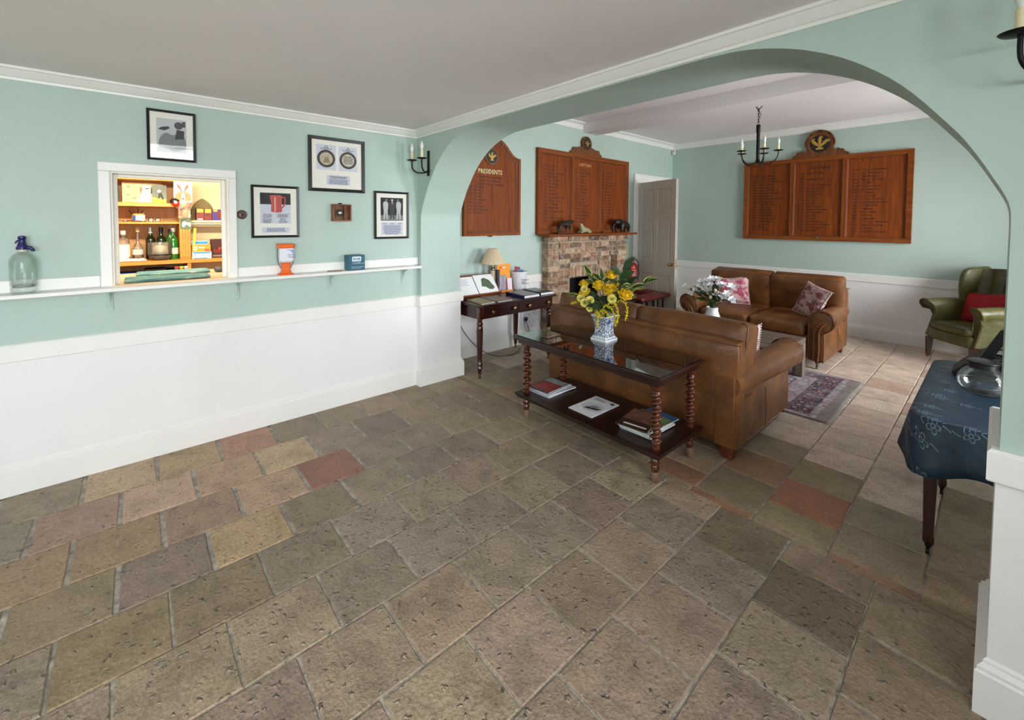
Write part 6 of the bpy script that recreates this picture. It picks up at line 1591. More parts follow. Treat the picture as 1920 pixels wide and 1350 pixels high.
# ================================================================== COFFEE TABLE, RUG
OLDW = mat_wood("weathered_plank", (72, 58, 48), (124, 106, 92), .6, axis=0, scale=.8)
ck = thing("coffee_table", "chunky weathered wooden coffee table between the two sofas", "table", (1.62, 2.72, 0))
for k in range(4):
    y = 2.36 + k * .178
    MB().box(.88, 2.385, y + .001, y + .176, .345, .402, .006).build("plank", OLDW, ck)
for x in (.88, 2.295):
    for y in (2.37, 2.985): MB().box(x, x + .09, y, y + .09, .0125, .345, .006).build("leg", mat_wood("weathered_leg%d" % int(x * 9 + y), (74, 62, 54), (150, 134, 118), .65, axis=2, scale=.8), ck)
b = MB(); b.box(.92, 2.35, 2.40, 2.43, .27, .345); b.box(.92, 2.35, 3.01, 3.04, .27, .345); b.build("rail", OLDW, ck)
def mat_rug():
    n = NT("faded_oriental_rug"); p = n.pos()
    sx = n.add("ShaderNodeSeparateXYZ"); n.link(p, sx.inputs[0])
    # distance to the right edge (x=2.80) and to the long edges (y=1.985 / 3.30)
    dx = n.math('SUBTRACT', 2.80, sx.outputs[0]); dy1 = n.math('SUBTRACT', sx.outputs[1], 1.985); dy2 = n.math('SUBTRACT', 3.30, sx.outputs[1])
    d = n.math('MINIMUM', n.math('MINIMUM', dy1, dy2), n.math('SUBTRACT', dx, .06))
    # rosettes on a loose grid, worn by noise
    nz = n.noise(p, 60, 4, .75)
    wob = n.math('MULTIPLY', n.math('SUBTRACT', nz, .5), .55)
    fl2 = n.map(p, scale=(1, 1, 0))
    r1 = n.math('ADD', n.voro(fl2, 15, 'F1', rnd=.45), wob); r2 = n.math('ADD', n.voro(fl2, 10, 'F1', rnd=.6), wob)
    field = n.ramp(r2, [(.0, (72, 72, 100)), (.12, (150, 84, 92)), (.24, (186, 178, 176)), (.40, (168, 160, 166)), (.52, (108, 104, 126)), (.62, (176, 138, 138)), (.75, (152, 148, 158))])
    border = n.ramp(r1, [(.0, (176, 164, 160)), (.12, (158, 84, 86)), (.22, (186, 174, 168)), (.33, (40, 38, 60)), (.46, (62, 58, 80)), (.56, (150, 104, 100)), (.68, (44, 42, 64)), (.8, (104, 116, 138))])
    band = n.ramp(d, [(.0, (0, 0, 0, 1)), (.055, (0, 0, 0, 1)), (.060, (.5, .5, .5, 1)), (.075, (1, 1, 1, 1)), (.215, (1, 1, 1, 1)), (.22, (.5, .5, .5, 1)), (.235, (0, 0, 0, 1))], 'CONSTANT')
    c = n.mix(field, border, band)
    edge = n.ramp(d, [(.0, (1, 1, 1, 1)), (.012, (0, 0, 0, 1))], 'CONSTANT')
    c = n.mix(c, lin((128, 116, 112)), n.math('MULTIPLY', edge, .8))
    lines_ = n.ramp(n.math('ABSOLUTE', n.math('SUBTRACT', n.math('PINGPONG', d, .078), .078)), [(.0, (1, 1, 1, 1)), (.004, (0, 0, 0, 1))], 'CONSTANT')
    c = n.mix(c, lin((46, 42, 60)), n.math('MULTIPLY', lines_, .7))
    c = n.mix(c, lin((186, 180, 178)), n.ramp(n.noise(p, 6, 4, .7), [(.45, (0, 0, 0, 1)), (.8, (.55, .55, .55, 1))]))
    n.set(Base_Color=c, Roughness=.95, Normal=n.bump(n.noise(p, 240, 2), .4, .003))
    n.b.inputs["Specular IOR Level"].default_value = .1
    return n.m
def rug_pt(u, v, top):
    x = .86 + 1.94 * u; y = 1.985 + 1.315 * v
    x += .006 * sin(7 * v + 1) * u; y += .012 * sin(6 * u + 2) * (1 - 2 * v)
    return (x, y, (.010 + .0015 * sin(9 * u) * sin(8 * v)) if top else .0008)
rg = thing("rug", "faded navy and rose oriental rug under the coffee table", "rug", (1.83, 2.64, 0))
b = MB().grid(lambda u, v: rug_pt(u, v, True), 30, 20); b.grid(lambda u, v: rug_pt(1 - u, v, False), 30, 20)
per = [(k / 30, 0) for k in range(30)] + [(1, k / 20) for k in range(20)] + [(1 - k / 30, 1) for k in range(30)] + [(0, 1 - k / 20) for k in range(20)]
nv = len(per); b.add([rug_pt(u, v, True) for u, v in per] + [rug_pt(u, v, False) for u, v in per], [(i, (i + 1) % nv, nv + (i + 1) % nv, nv + i) for i in range(nv)])
b.build("pile", mat_rug(), rg, smooth=40, weld=True)
fr_ = MB(); r_ = random.Random(3)
for k in range(150):
    v = (k + .5) / 150; p = rug_pt(1, v, True); L_ = r_.uniform(.022, .038)
    fr_.tube([(p[0] - .004, p[1], .006), (p[0] + L_ * .5, p[1] + r_.uniform(-.004, .004), .006), (p[0] + L_, p[1] + r_.uniform(-.008, .008), .0025)], .0022, 4)
fo = fr_.build("fringe", mat("fringe_cotton", (206, 200, 190), .95), rg); fo["kind"] = "stuff"

# ================================================================== CUSHIONS
def mat_floral(name, a, b_, c_):
    n = NT(name); p = n.objc()
    v = n.voro(n.map(p, scale=(1, 1, 1)), 11, 'SMOOTH_F1'); nz = n.noise(p, 16, 4, .6, 1.5)
    n.set(Base_Color=n.ramp(n.math('ADD', n.math('MULTIPLY', v, .6), n.math('MULTIPLY', nz, .65)), [(.34, a), (.47, b_), (.56, c_), (.66, a), (.78, b_)]), Roughness=.9, Normal=n.bump(n.noise(p, 300, 2), .3, .002)); return n.m
FLORAL = mat_floral("rose_floral_linen", (178, 60, 88), (206, 120, 136), (220, 200, 200)); FLORALD = mat_floral("dusky_floral_linen", (120, 56, 64), (160, 104, 108), (196, 172, 166))
def cushion(label, loc, rot, size, material, trim, group="scatter cushions", flat=False):
    o = thing("cushion", label, "cushion", loc, group=group, rot=rot)
    w_, h_, t_ = size
    def fn(u, v, sg):
        a, b_ = 2 * u - 1, 2 * v - 1
        e = ((1 - a ** 2) * (1 - b_ ** 2)) ** .5
        pin = 1 - .07 * (1 - abs(a) ** 1.5) * abs(b_) ** 3; pin2 = 1 - .07 * (1 - abs(b_) ** 1.5) * abs(a) ** 3
        return (a * w_ / 2 * pin2, sg * t_ / 2 * (e ** .65) + .008 * sin(4 * a + 2 * b_), h_ / 2 + b_ * h_ / 2 * pin)
    MB().grid(lambda u, v: fn(u, v, 1), 14, 14).grid(lambda u, v: fn(u, v, -1), 14, 14).build("cover", material, o, smooth=60, weld=True, local=True)
    per = [(k / 16, 0) for k in range(16)] + [(1, k / 16) for k in range(16)] + [(1 - k / 16, 1) for k in range(16)] + [(0, 1 - k / 16) for k in range(16)]
    pts = [fn(u, v, 0) for u, v in per]
    b = MB().tube(pts, .005, 6, True)
    if trim:
        r_ = random.Random(4)
        for k in range(0, 64):
            p0 = Vector(pts[k]); c_ = Vector((0, 0, h_ / 2)); d_ = (p0 - c_).normalized(); q_ = p0 + d_ * .010
            b.sphere(tuple(q_), .006, 6, 4)
    b.build("trim", trim or material, o, smooth=60, local=True)
    return o
TRIM = mat("bobble_trim", (222, 206, 200), .9)
SB = .487
cushion("bright pink floral cushion with bobble trim at the far sofa's left end", (1.345, 3.90, SB - .005), (radians(-26), radians(-7), radians(14)), (.40, .37, .13), FLORAL, TRIM)
cushion("dusky red floral cushion leaning on the far sofa's right arm", (2.165, 3.80, SB + .0), (radians(-24), radians(10), radians(-42)), (.38, .37, .13), FLORALD, TRIM)
cushion("pale rose floral cushion peeping over the near sofa's arm", (2.345, 1.42, .485), (radians(20), radians(-10), radians(48)), (.34, .32, .12), mat_floral("pale_floral_linen", (176, 110, 116), (212, 190, 184), (226, 214, 208)), TRIM)

# ================================================================== FLOWERS
def petal_mb(L_, w_, curl, cup, nu=4, nv=4):
    """petal along +z from origin, curling outwards (+x)"""
    m_ = MB()
    def fn(u, v):
        s_ = (u - .5) * 2; ww = w_ * sin(pi * min(1, .12 + v * .80)) ** .7
        a = curl * v
        return (L_ * (1 - cos(a)) / max(a, 1e-3) * v if a > 1e-3 else 0 + cup * s_ * s_ * w_ - 0, s_ * ww, L_ * v * (cos(a * .6)) + 0)
    def fn2(u, v):
        x, y, z = fn(u, v); s_ = (u - .5) * 2
        return (x - cup * s_ * s_ * w_, y, z)
    return m_.grid(fn2, nu, nv)
def rose_mesh():
    m_ = MB(); r_ = random.Random(2)
    for ring, (n_, rad, L_, w_, curl, tilt) in enumerate(((3, .008, .040, .020, .12, .06), (5, .016, .042, .026, .25, .14), (6, .022, .042, .030, .5, .24), (7, .026, .038, .032, .85, .42))):
        for k in range(n_):
            p = petal_mb(L_, w_, curl, .5); a = 2 * pi * k / n_ + ring * .6 + r_.uniform(-.1, .1)
            p.xf(Matrix.Rotation(a, 4, 'Z') @ Matrix.Translation((rad * .5, 0, 0)) @ Matrix.Rotation(tilt, 4, 'Y')); m_.add(p.v, p.f)
    m_.sphere((0, 0, .012), .013, 10, 6)
    return m_
ROSEY = mat("yellow_rose_petal", (248, 208, 44), .55, var=.1, vscale=40); LEMON = mat("lemon_petal", (238, 230, 132), .6, var=.12, vscale=60)
STEM = mat("green_stem", (58, 84, 30), .6); LEAFD = mat("dark_leaf", (34, 62, 24), .45, var=.25, vscale=40); LEAFY = mat("cream_leaf_edge", (186, 186, 84), .5); GOLDROD = mat("goldenrod", (196, 178, 20), .7, var=.2, vscale=60)
_rose = rose_mesh().build("bloom_src", ROSEY, smooth=70); ROSE_ME = _rose.data; bpy.data.objects.remove(_rose)
def aim(d):
    return Vector(d).to_track_quat('Z', 'Y').to_matrix().to_4x4()
VC = Vector((1.668, .672, .80))
def flower(name, label, pos, me, scale, stem_from, group, cat="flower", stem_m=None, up=(0, 0, 1), part="bloom"):
    o = thing(name, label, cat, pos, group=group)
    d = (Vector(pos) - Vector(stem_from)); dirv = (d.normalized() * .6 + Vector(up) * .7).normalized()
    b = bpy.data.objects.new(part, me); COL.objects.link(b); b.parent = o
    b.matrix_local = aim(dirv) @ Matrix.Scale(scale, 4) @ Matrix.Translation((0, 0, -.012))
    sp = [Vector(stem_from), Vector(stem_from) + Vector((d.x * .25, d.y * .25, d.z * .55)), Vector(pos) - dirv * .02, Vector(pos)]
    MB().tube([tuple(p) for p in catmull([tuple(q) for q in sp], 4)], .0028, 5).build("stem", stem_m or STEM, o, smooth=60)
    return o
CAMV = CAM_LOC
for (x, y, z, sc_, lb) in ((1.79, .58, 1.168, 1.15, "yellow rose at the very top of the blue vase bouquet"), (1.695, .565, 1.080, 1.30, "yellow rose left of centre in the blue vase bouquet"), (1.800, .560, 1.058, 1.45, "large yellow rose at the centre of the blue vase bouquet"),
                           (1.925, .560, 1.045, 1.40, "yellow rose at the right of the blue vase bouquet"), (1.540, .590, 1.075, 1.15, "orange yellow rose at the upper left of the blue vase bouquet"), (1.570, .560, 1.020, 1.20, "yellow rose low at the left of the blue vase bouquet"), (1.775, .660, 1.095, 1.0, "small yellow rose half hidden behind the central rose")):
    to = (CAMV - Vector((x, y, z))).normalized()
    flower("rose", lb, (x, y, z), ROSE_ME, sc_, tuple(VC + Vector(((x - VC.x) * .12, (y - VC.y) * .12, 0))), "yellow roses in the blue vase", up=tuple(to * .75 + Vector((0, 0, .55))))
# pale carnations
m_ = MB(); r_ = random.Random(9)
for ring, (n_, tilt, L_) in enumerate(((5, .2, .022), (8, .6, .024), (10, 1.05, .024), (10, 1.4, .022))):
    for k in range(n_):
        p = petal_mb(L_, .011, .4, .2, 3, 3); p.xf(Matrix.Rotation(2 * pi * k / n_ + ring, 4, 'Z') @ Matrix.Rotation(tilt + r_.uniform(-.1, .1), 4, 'Y')); m_.add(p.v, p.f)
_c = m_.build("carn_src", LEMON, smooth=70); CARN_ME = _c.data; bpy.data.objects.remove(_c)
for (x, y, z, sc_, lb) in ((1.590, .55, 1.062, 1.0, "small lemon bloom between the two left hand roses"), (1.562, .545, .990, 1.2, "lemon bloom at the left below the roses"), (1.610, .530, .962, 1.25, "lemon bloom lowest of the cluster at the left of the vase bouquet"), (1.655, .535, .985, 1.25, "lemon bloom in the middle of the left cluster"), (1.848, .545, 1.022, 1.2, "lemon bloom beside the right hand rose"), (1.660, .530, .925, .95, "lemon bloom hanging just above the vase rim"), (1.64, .55, .957, 1.0, "lemon bloom tucked behind the left cluster")):
    to = (CAMV - Vector((x, y, z))).normalized()
    flower("carnation", lb, (x, y - .03, z), CARN_ME, sc_ * 1.25, tuple(VC + Vector(((x - VC.x) * .12, (y - VC.y) * .12, 0))), "lemon blooms in the blue vase", up=tuple(to + Vector((0, 0, .3))))
def leaf_mb(L_, w_, rim=True, fold=.25, droop=.3):
    m_ = MB(); n_ = 6
    def P(v, s_): ww = w_ * sin(pi * (v ** .8)) ** .8; return (s_ * ww, L_ * v, abs(s_) * ww * fold - droop * L_ * v * v)
    rows = [k / n_ for k in range(n_ + 1)]
    ss = (-1, -.72, 0, .72, 1)
    vs = [P(v, s_) for v in rows for s_ in ss]
    for k in range(n_):
        for j in range(4):
            m_.f.append((k * 5 + j, k * 5 + j + 1, (k + 1) * 5 + j + 1, (k + 1) * 5 + j)); m_.mi.append(1 if (rim and j in (0, 3)) else 0)
    m_.v = vs; return m_
_l = leaf_mb(.085, .019).build("leaf_src", [LEAFD, LEAFY], smooth=60); LEAF_ME = _l.data; bpy.data.objects.remove(_l)
_l = leaf_mb(.09, .022, False).build("leaf_src", [LEAFD, LEAFD], smooth=60); LEAFP_ME = _l.data; bpy.data.objects.remove(_l)
def sprig(name, label, tip, base, me, n_, group, sc_=1.0, seed=0, cat="foliage", spread=.9):
    r_ = random.Random(seed); o = thing(name, label, cat, base, group=group)
    B = Vector(base); T_ = Vector(tip); mid = (B + T_) / 2 + Vector((0, 0, .04)); pts = catmull([tuple(B), tuple(mid), tuple(T_)], 6)
    MB().tube(pts, .0024, 5).build("stem", STEM, o, smooth=60)
    for k in range(n_):
        t = .45 + .55 * (k + 1) / n_; i = min(len(pts) - 2, int(t * (len(pts) - 1))); p = Vector(pts[i]); d = (Vector(pts[i + 1]) - p).normalized()
        side = d.cross(Vector((0, 0, 1))).normalized() * (1 if k % 2 else -1) + Vector((r_.uniform(-.3, .3), r_.uniform(-.3, .3), r_.uniform(-.1, .5)))
        dd = (d * (1.2 - spread * .6) + side * spread).normalized() if k < n_ - 1 else d
        zc = (Vector((0, 0, 1)) + (CAMV - p).normalized() * 1.2).normalized(); x_ = dd.cross(zc).normalized(); z_ = x_.cross(dd)
        lf = bpy.data.objects.new("leaf", me); COL.objects.link(lf); lf.parent = o
        s_ = sc_ * r_.uniform(.8, 1.15)
        lf.matrix_local = Matrix.Translation(p - B) @ Matrix(((x_.x, dd.x, z_.x, 0), (x_.y, dd.y, z_.y, 0), (x_.z, dd.z, z_.z, 0), (0, 0, 0, 1))) @ Matrix.Scale(s_, 4)
    return o
VB = (1.668, .672, .83)
for k, (tip, me, n_, sc_, lb) in enumerate((((1.90, .60, 1.245), LEAFP_ME, 6, 1.25, "dark green leafy sprig rising at the bouquet's top"), ((2.08, .62, 1.165), LEAF_ME, 6, 1.0, "cream edged leaf sprig reaching far right over the fender"), ((2.00, .56, 1.115), LEAF_ME, 7, 1.25, "cream edged leaf sprig right of the central rose"),
                                           ((1.57, .62, 1.150), LEAF_ME, 6, 1.2, "cream edged leaf sprig at the upper left of the bouquet"), ((1.47, .56, .985), LEAF_ME, 7, 1.05, "cream edged leaf sprig low at the bouquet's left"), ((1.68, .62, 1.140), LEAF_ME, 5, 1.2, "cream edged leaf sprig behind the left hand roses"), ((1.72, .53, .95), LEAFP_ME, 9, 1.2, "dark green leaves filling the bouquet's middle"), ((1.80, .60, 1.00), LEAFP_ME, 9, 1.2, "dark green leaves filling the bouquet's right centre"), ((1.62, .62, .99), LEAFP_ME, 8, 1.1, "dark green leaves filling the bouquet's left centre"), ((1.86, .70, 1.12), LEAFP_ME, 7, 1.2, "dark green leaves behind the top rose"))):
    sprig("leaf_sprig", lb, tip, VB, me, n_, "foliage in the blue vase", sc_, 20 + k)
def plume_fn(name, label, pts, group, seed):
    r_ = random.Random(seed); o = thing(name, label, "foliage", pts[0], group=group)
    path = catmull(pts, 6); b = MB().tube(path, .002, 5)
    for i in range(4, len(path)):
        p = Vector(path[i])
        for j in range(3):
            q_ = p + Vector((r_.uniform(-.012, .012), r_.uniform(-.012, .012), r_.uniform(-.010, .012))); b.tube([tuple(p), tuple(q_)], .0035, 4)
    po = b.build("plume", GOLDROD, o, smooth=60); return o
for k, (pts, lb) in enumerate((([VB, (1.78, .55, .96), (1.87, .50, .985), (1.93, .47, .95), (1.935, .46, .87)], "yellow feathery spray drooping off the vase's right side"), ([VB, (1.76, .54, .94), (1.84, .50, .955), (1.90, .48, .91), (1.905, .47, .845)], "second yellow feathery spray drooping at the right"), ([VB, (1.75, .52, .915), (1.83, .47, .925), (1.88, .44, .905)], "yellow feathery spray pointing right above the rim"), ([VB, (1.72, .50, .90), (1.78, .44, .905), (1.83, .41, .895)], "short yellow feathery spray over the vase's front rim"),
                              ([VB, (1.60, .58, .93), (1.53, .54, .945), (1.47, .52, .930)], "yellow feathery spray reaching left above the rim"), ([VB, (1.69, .545, .90), (1.715, .525, .86), (1.720, .520, .79)], "thin yellow spray hanging down the vase's front"), ([VB, (1.86, .56, .99), (1.95, .52, 1.0), (1.985, .50, .95), (1.975, .49, .90)], "outermost yellow feathery spray at the bouquet's right"))):
    plume_fn("goldenrod_spray", lb, pts, "yellow sprays in the blue vase", k)
# ---- the vase
n = NT("blue_white_porcelain"); p = n.objc()
vv = n.voro(p, 46, 'DISTANCE_TO_EDGE'); nn_ = n.noise(p, 42, 4, .7, 2.0)
n.set(Base_Color=n.ramp(n.math('ADD', n.math('MULTIPLY', vv, .9), n.math('MULTIPLY', nn_, .62)), [(.30, (70, 86, 118)), (.38, (112, 126, 152)), (.46, (204, 210, 216)), (.62, (222, 226, 228))]), Roughness=.18)
n.b.inputs["Coat Weight"].default_value = .6
PORC = n.m; PORCW = mat("white_porcelain", (222, 226, 230), .18, coat=.6); COBALT = mat("cobalt_band", (60, 80, 128), .25)
va = thing("square_vase", "square blue and white porcelain vase on the console table", "vase", (1.668, .672, .6608))
def sq(levels, seg=6, m_=None):
    m_ = m_ or MB(); vs = []
    per = None
    for hw2, z in levels:
        rr_ = rrect(-hw2, hw2, -hw2, hw2, hw2 * .10, 2); per = len(rr_); vs += [(x, y, z) for x, y in rr_]
    m_.add(vs, [(k * per + i, k * per + (i + 1) % per, (k + 1) * per + (i + 1) % per, (k + 1) * per + i) for k in range(len(levels) - 1) for i in range(per)])
    return m_
sq([(.062, .030), (.055, .045), (.051, .07), (.051, .10), (.055, .135), (.064, .165), (.074, .185), (.070, .186), (.050, .13), (.046, .06), (.002, .05)]).build("vase_body", PORC, va, smooth=40, local=True)
sq([(.002, 0), (.074, 0), (.075, .010), (.070, .018), (.064, .026), (.061, .032)]).build("vase_foot", PORCW, va, smooth=40, local=True)
b = MB()
for k in range(9):
    t = -.056 + .112 * k / 8
    for sg in (-1, 1): b.box(t - .003, t + .003, sg * .0675, sg * .0715, .0135, .0215); b.box(sg * .0675, sg * .0715, t - .003, t + .003, .0135, .0215)
b.build("foot_pattern", COBALT, va, local=True)
sq([(.0735, .183), (.0765, .188), (.0735, .192)]).build("rim", PORCW, va, smooth=40, local=True)
MB().sphere((.058, -.020, .150), .024, 12, 8, (.22, 1, .75)).build("blue_motif", COBALT, va, smooth=60, local=True)
# ---- white jug with white flowers
jg = thing("white_jug", "white enamel jug of cut flowers on the coffee table", "jug", (1.60, 2.705, .4025))
MB().lathe([(.098, 0), (.102, .006), (.101, .03), (.095, .09), (.083, .13), (.068, .17), (.058, .205), (.062, .235), (.058, .236), (.054, .205), (.062, .17), (.078, .13), (.09, .03), (0, .01)], seg=32).build("jug_body", mat("white_enamel", (232, 236, 240), .25, coat=.4), jg, smooth=45, local=True)
MB().tube(catmull([(-0.03, .05, .20), (-.05, .095, .19), (-.06, .115, .12), (-.05, .085, .06)], 5), .007, 8).build("handle", bpy.data.materials["white_enamel"], jg, smooth=60, local=True)
m_ = MB()
for k in range(6):
    p = petal_mb(.048, .015, .9 if k % 2 else .7, .35, 3, 4); p.xf(Matrix.Rotation(2 * pi * k / 6, 4, 'Z') @ Matrix.Rotation(.35, 4, 'Y')); m_.add(p.v, p.f)
for k in range(5): a = 2 * pi * k / 5; m_.tube([(0, 0, .005), (.008 * cos(a), .008 * sin(a), .04)], .0010, 4)
_c = m_.build("lily_src", mat("white_petal", (242, 243, 246), .6), smooth=70); LILY_ME = _c.data; bpy.data.objects.remove(_c)
JB = Vector((1.60, 2.705, .60)); r_ = random.Random(31)
spots = [(1.345, .835), (1.40, .76), (1.44, .80), (1.46, .87), (1.50, .90), (1.56, .91), (1.60, .94), (1.64, .93), (1.66, .88), (1.72, .89), (1.76, .86), (1.77, .80), (1.73, .77), (1.80, .74), (1.50, .79), (1.66, .79), (1.585, .87), (1.40, .83)]
for k, (x, z) in enumerate(spots):
    y = 2.705 + r_.uniform(-.09, .07); to = (CAMV - Vector((x, y, z))).normalized()
    flower("white_flower", "white lily-like flower in the white jug on the coffee table", (x, y, z), LILY_ME, r_.uniform(1.25, 1.6), tuple(JB), "white flowers in the white jug", up=tuple(to * r_.uniform(.2, .9) + Vector((r_.uniform(-.4, .4), r_.uniform(-.4, .4), .5))))
m_ = MB().sphere((0, 0, .010), .014, 10, 7, (1, 1, 1.3)); _c = m_.build("bud_src", mat("cream_bud", (232, 214, 190), .6), smooth=70); BUD_ME = _c.data; bpy.data.objects.remove(_c)
for x, z in ((1.42, .815), (1.58, .80), (1.66, .835), (1.61, .76), (1.69, .815)):
    flower("flower_bud", "cream rosebud among the white flowers in the jug", (x, 2.63, z), BUD_ME, 1.2, tuple(JB), "cream buds in the white jug")
for k, (x, y, z) in enumerate(((1.38, 2.72, .80), (1.48, 2.66, .82), (1.56, 2.62, .79), (1.64, 2.62, .80), (1.72, 2.66, .80), (1.81, 2.70, .75), (1.60, 2.76, .85), (1.52, 2.60, .73), (1.68, 2.60, .73))):
    sprig("leaf_sprig", "green leafy sprig among the white flowers in the jug", (x, y, z), tuple(JB), LEAFP_ME, 7, "greenery in the white jug", .7, 60 + k, spread=.8)

# ================================================================== WING ARMCHAIR (local: front at y=0, facing -y)
ac = thing("wing_armchair", "olive green leather wing armchair in the far corner", "armchair", (3.300, 4.735, 0), radians(-45))
GW = .29
MB().soft((0, .30, .300), (.52, .60, .14), .03, (0, .015, 0), 8).build("seat_frame", GREENLEATHER, ac, smooth=60, weld=True, local=True)
MB().soft((0, .28, .395), (.46, .56, .10), .04, (0, .02, .018), 10).build("seat_cushion", GREENLEATHER, ac, smooth=60, weld=True, local=True)
MB().tube([(-.21, .005, .435), (0, -.018, .440), (.21, .005, .435)], .005, 6).build("piping", GREENLEATHER, ac, smooth=60, local=True)
def back_pt(u, v, front):
    s_ = 2 * u - 1; z = .34 + .70 * v; top = .02 * (1 - s_ * s_) - (.05 * max(0, abs(s_) - .82) / .18 if v > .9 else 0)
    wdt = .25 + .035 * v; y = .53 + .12 * v - .10 * (abs(s_) ** 2.5) * (1 if front else .4)
    y += (-.030 * abs(cos(2.5 * pi * s_ * .5 * 2.0)) if front else .065)
    return (s_ * wdt, y, z + (top if v > .9 else 0))
b = MB().grid(lambda u, v: back_pt(u, v, True), 30, 12); b.grid(lambda u, v: back_pt(1 - u, v, False), 30, 12)
per = [(k / 30, 0) for k in range(30)] + [(1, k / 12) for k in range(12)] + [(1 - k / 30, 1) for k in range(30)] + [(0, 1 - k / 12) for k in range(12)]
nv = len(per); b.add([back_pt(u, v, True) for u, v in per] + [back_pt(u, v, False) for u, v in per], [(i, (i + 1) % nv, nv + (i + 1) % nv, nv + i) for i in range(nv)])
b.build("fluted_back", GREENLEATHER, ac, smooth=50, weld=True, local=True)
for sg in (-1, 1):
    # wing
    prof = catmull([(.60, .52), (.40, .60), (.36, .72), (.35, .86), (.37, .98), (.42, 1.045), (.52, 1.06), (.68, 1.05), (.66, .80), (.60, .52)], 4)[:-1]
    vs = []; m_n = len(prof); cy_ = sum(a for a, _ in prof) / m_n; cz_ = sum(c for _, c in prof) / m_n
    for xo, s_ in ((.232, .86), (.240, .97), (.262, 1.0), (.284, .97), (.292, .86)): vs += [(sg * xo, cy_ + (a - cy_) * s_, cz_ + (c - cz_) * s_) for a, c in prof]
    fs = [(k * m_n + i, k * m_n + (i + 1) % m_n, (k + 1) * m_n + (i + 1) % m_n, (k + 1) * m_n + i) for k in range(4) for i in range(m_n)] + [tuple(range(m_n))[::-1], tuple(range(4 * m_n, 5 * m_n))]
    MB().add(vs, fs).build("wing", GREENLEATHER, ac, smooth=60, local=True)
    # scroll arm: S-curved front edge
    secs = []
    for t in [k / 12 for k in range(13)]:
        y = .0 + .58 * t; fl = (1 - t)
        zt = .655 + .015 * sin(pi * t); ox = .035 * fl
        secs.append([(sg * a, y + dy * fl, c) for a, c, dy in ((.225, .26, .02), (.225, .45, .05), (.222, .56, .07), (.222, zt - .045, .05), (.228, zt - .006, .02), (.248, zt + .022, .0), (.285 + ox * .6, zt + .026, .0), (.318 + ox, zt + .002, .0), (.330 + ox, zt - .042, .01), (.310 + ox, zt - .084, .03), (.282, zt - .09, .06), (.276, .50, .09), (.280, .36, .05), (.284, .26, .02))])
    n_ = len(secs[0]); vs = [p for s_ in secs for p in s_]
    fs = [(k * n_ + i, k * n_ + (i + 1) % n_, (k + 1) * n_ + (i + 1) % n_, (k + 1) * n_ + i) for k in range(12) for i in range(n_)] + [tuple(range(n_))[::-1], tuple(range(12 * n_, 13 * n_))]
    ar = MB().add(vs, fs).build("arm", GREENLEATHER, ac, smooth=55, local=True)
    fl_ = [secs[0][i] for i in (0, 1, 2, 3, 4, 5, 6, 7, 8, 9, 10, 11, 12, 13)]
    MB().tube([(p[0], p[1] - .004, p[2]) for p in fl_], .008, 6).build("arm_facing_roll", GREENLEATHER, ar, smooth=60, local=True)
    b = MB()
    for (p, q_) in zip(fl_[:-1], fl_[1:]):
        n2 = max(1, int((Vector(q_) - Vector(p)).length / .018))
        for j in range(n2): c_ = Vector(p).lerp(Vector(q_), j / n2); b.sphere((c_.x * 1.012 + sg * .004, c_.y + .012, c_.z), .0042, 6, 4)
    b.build("nail_heads", BRASS, ar, smooth=60, local=True)
    l_ = MB().add([(sg * (.255 + a * s_) , .035 + c * s_ - (.0 if z > .1 else .01), z) for z, s_ in ((.022, .62), (.25, 1.0)) for a, c in ((-.026, -.026), (.026, -.026), (.026, .026), (-.026, .026))], [(0, 1, 5, 4), (1, 2, 6, 5), (2, 3, 7, 6), (3, 0, 4, 7), (3, 2, 1, 0), (4, 5, 6, 7)]).build("leg", MAHOGZ, ac, local=True)
    c_ = MB(); c_.lathe([(.017, .050), (.018, .03), (.012, .022)], (sg * .255, .025, 0), 10); c_.lathe([(0, -.006), (.012, -.005), (.012, .005), (0, .006)], (sg * .255, .020, .0125), 12, 'x'); c_.build("caster", BRASS, l_, smooth=40, local=True)
    MB().box(sg * .22, sg * .265, .56, .61, .0, .25, .004).build("leg", MAHOGZ, ac, local=True)
cushion("plain crimson cushion standing in the green armchair", (3.300 + .707 * (.01 + .34), 4.735 + .707 * (.34 - .01), .455), (radians(-20), radians(-6), radians(-45)), (.50, .36, .15), mat("crimson_cotton", (158, 22, 36), .85, bump=.15, bscale=14), None)

# ================================================================== CLOTH-COVERED TABLE
tb = thing("side_table", "dark tapered leg table under the blue cloth beside the arch pier", "table", (3.95, 1.25, 0))
b = MB().prism(rrect(3.405, 4.50, .66, 1.93, .10), 'z', .655, .675); b.build("table_top", MAHOGY, tb)
b = MB().box(3.44, 4.46, .74, .76, .57, .655); b.box(3.44, 4.46, 1.47, 1.49, .57, .655); b.box(3.44, 3.46, .74, 1.49, .57, .655); b.box(4.44, 4.46, .74, 1.49, .57, .655); b.build("apron", MAHOGY, tb)
for x, y in ((3.472, .775), (3.475, 1.455), (4.43, .775), (4.43, 1.455)):
    l_ = MB().add([(x + a * s_, y + c * s_, z) for z, s_ in ((.06, .62), (.60, 1.0)) for a, c in ((-.028, -.028), (.028, -.028), (.028, .028), (-.028, .028))], [(0, 1, 5, 4), (1, 2, 6, 5), (2, 3, 7, 6), (3, 0, 4, 7), (3, 2, 1, 0), (4, 5, 6, 7)]).build("leg", MAHOGZ, tb)
    c_ = MB(); c_.lathe([(.020, .085), (.020, .055), (.012, .042), (.009, .03)], (x, y, 0), 4); c_.lathe([(0, -.007), (.016, -.006), (.016, .006), (0, .007)], (x, y - .006, .0165), 14, 'x'); c_.build("caster", IRON, l_, smooth=40)
n = NT("blue_damask_cloth"); p = n.pos()
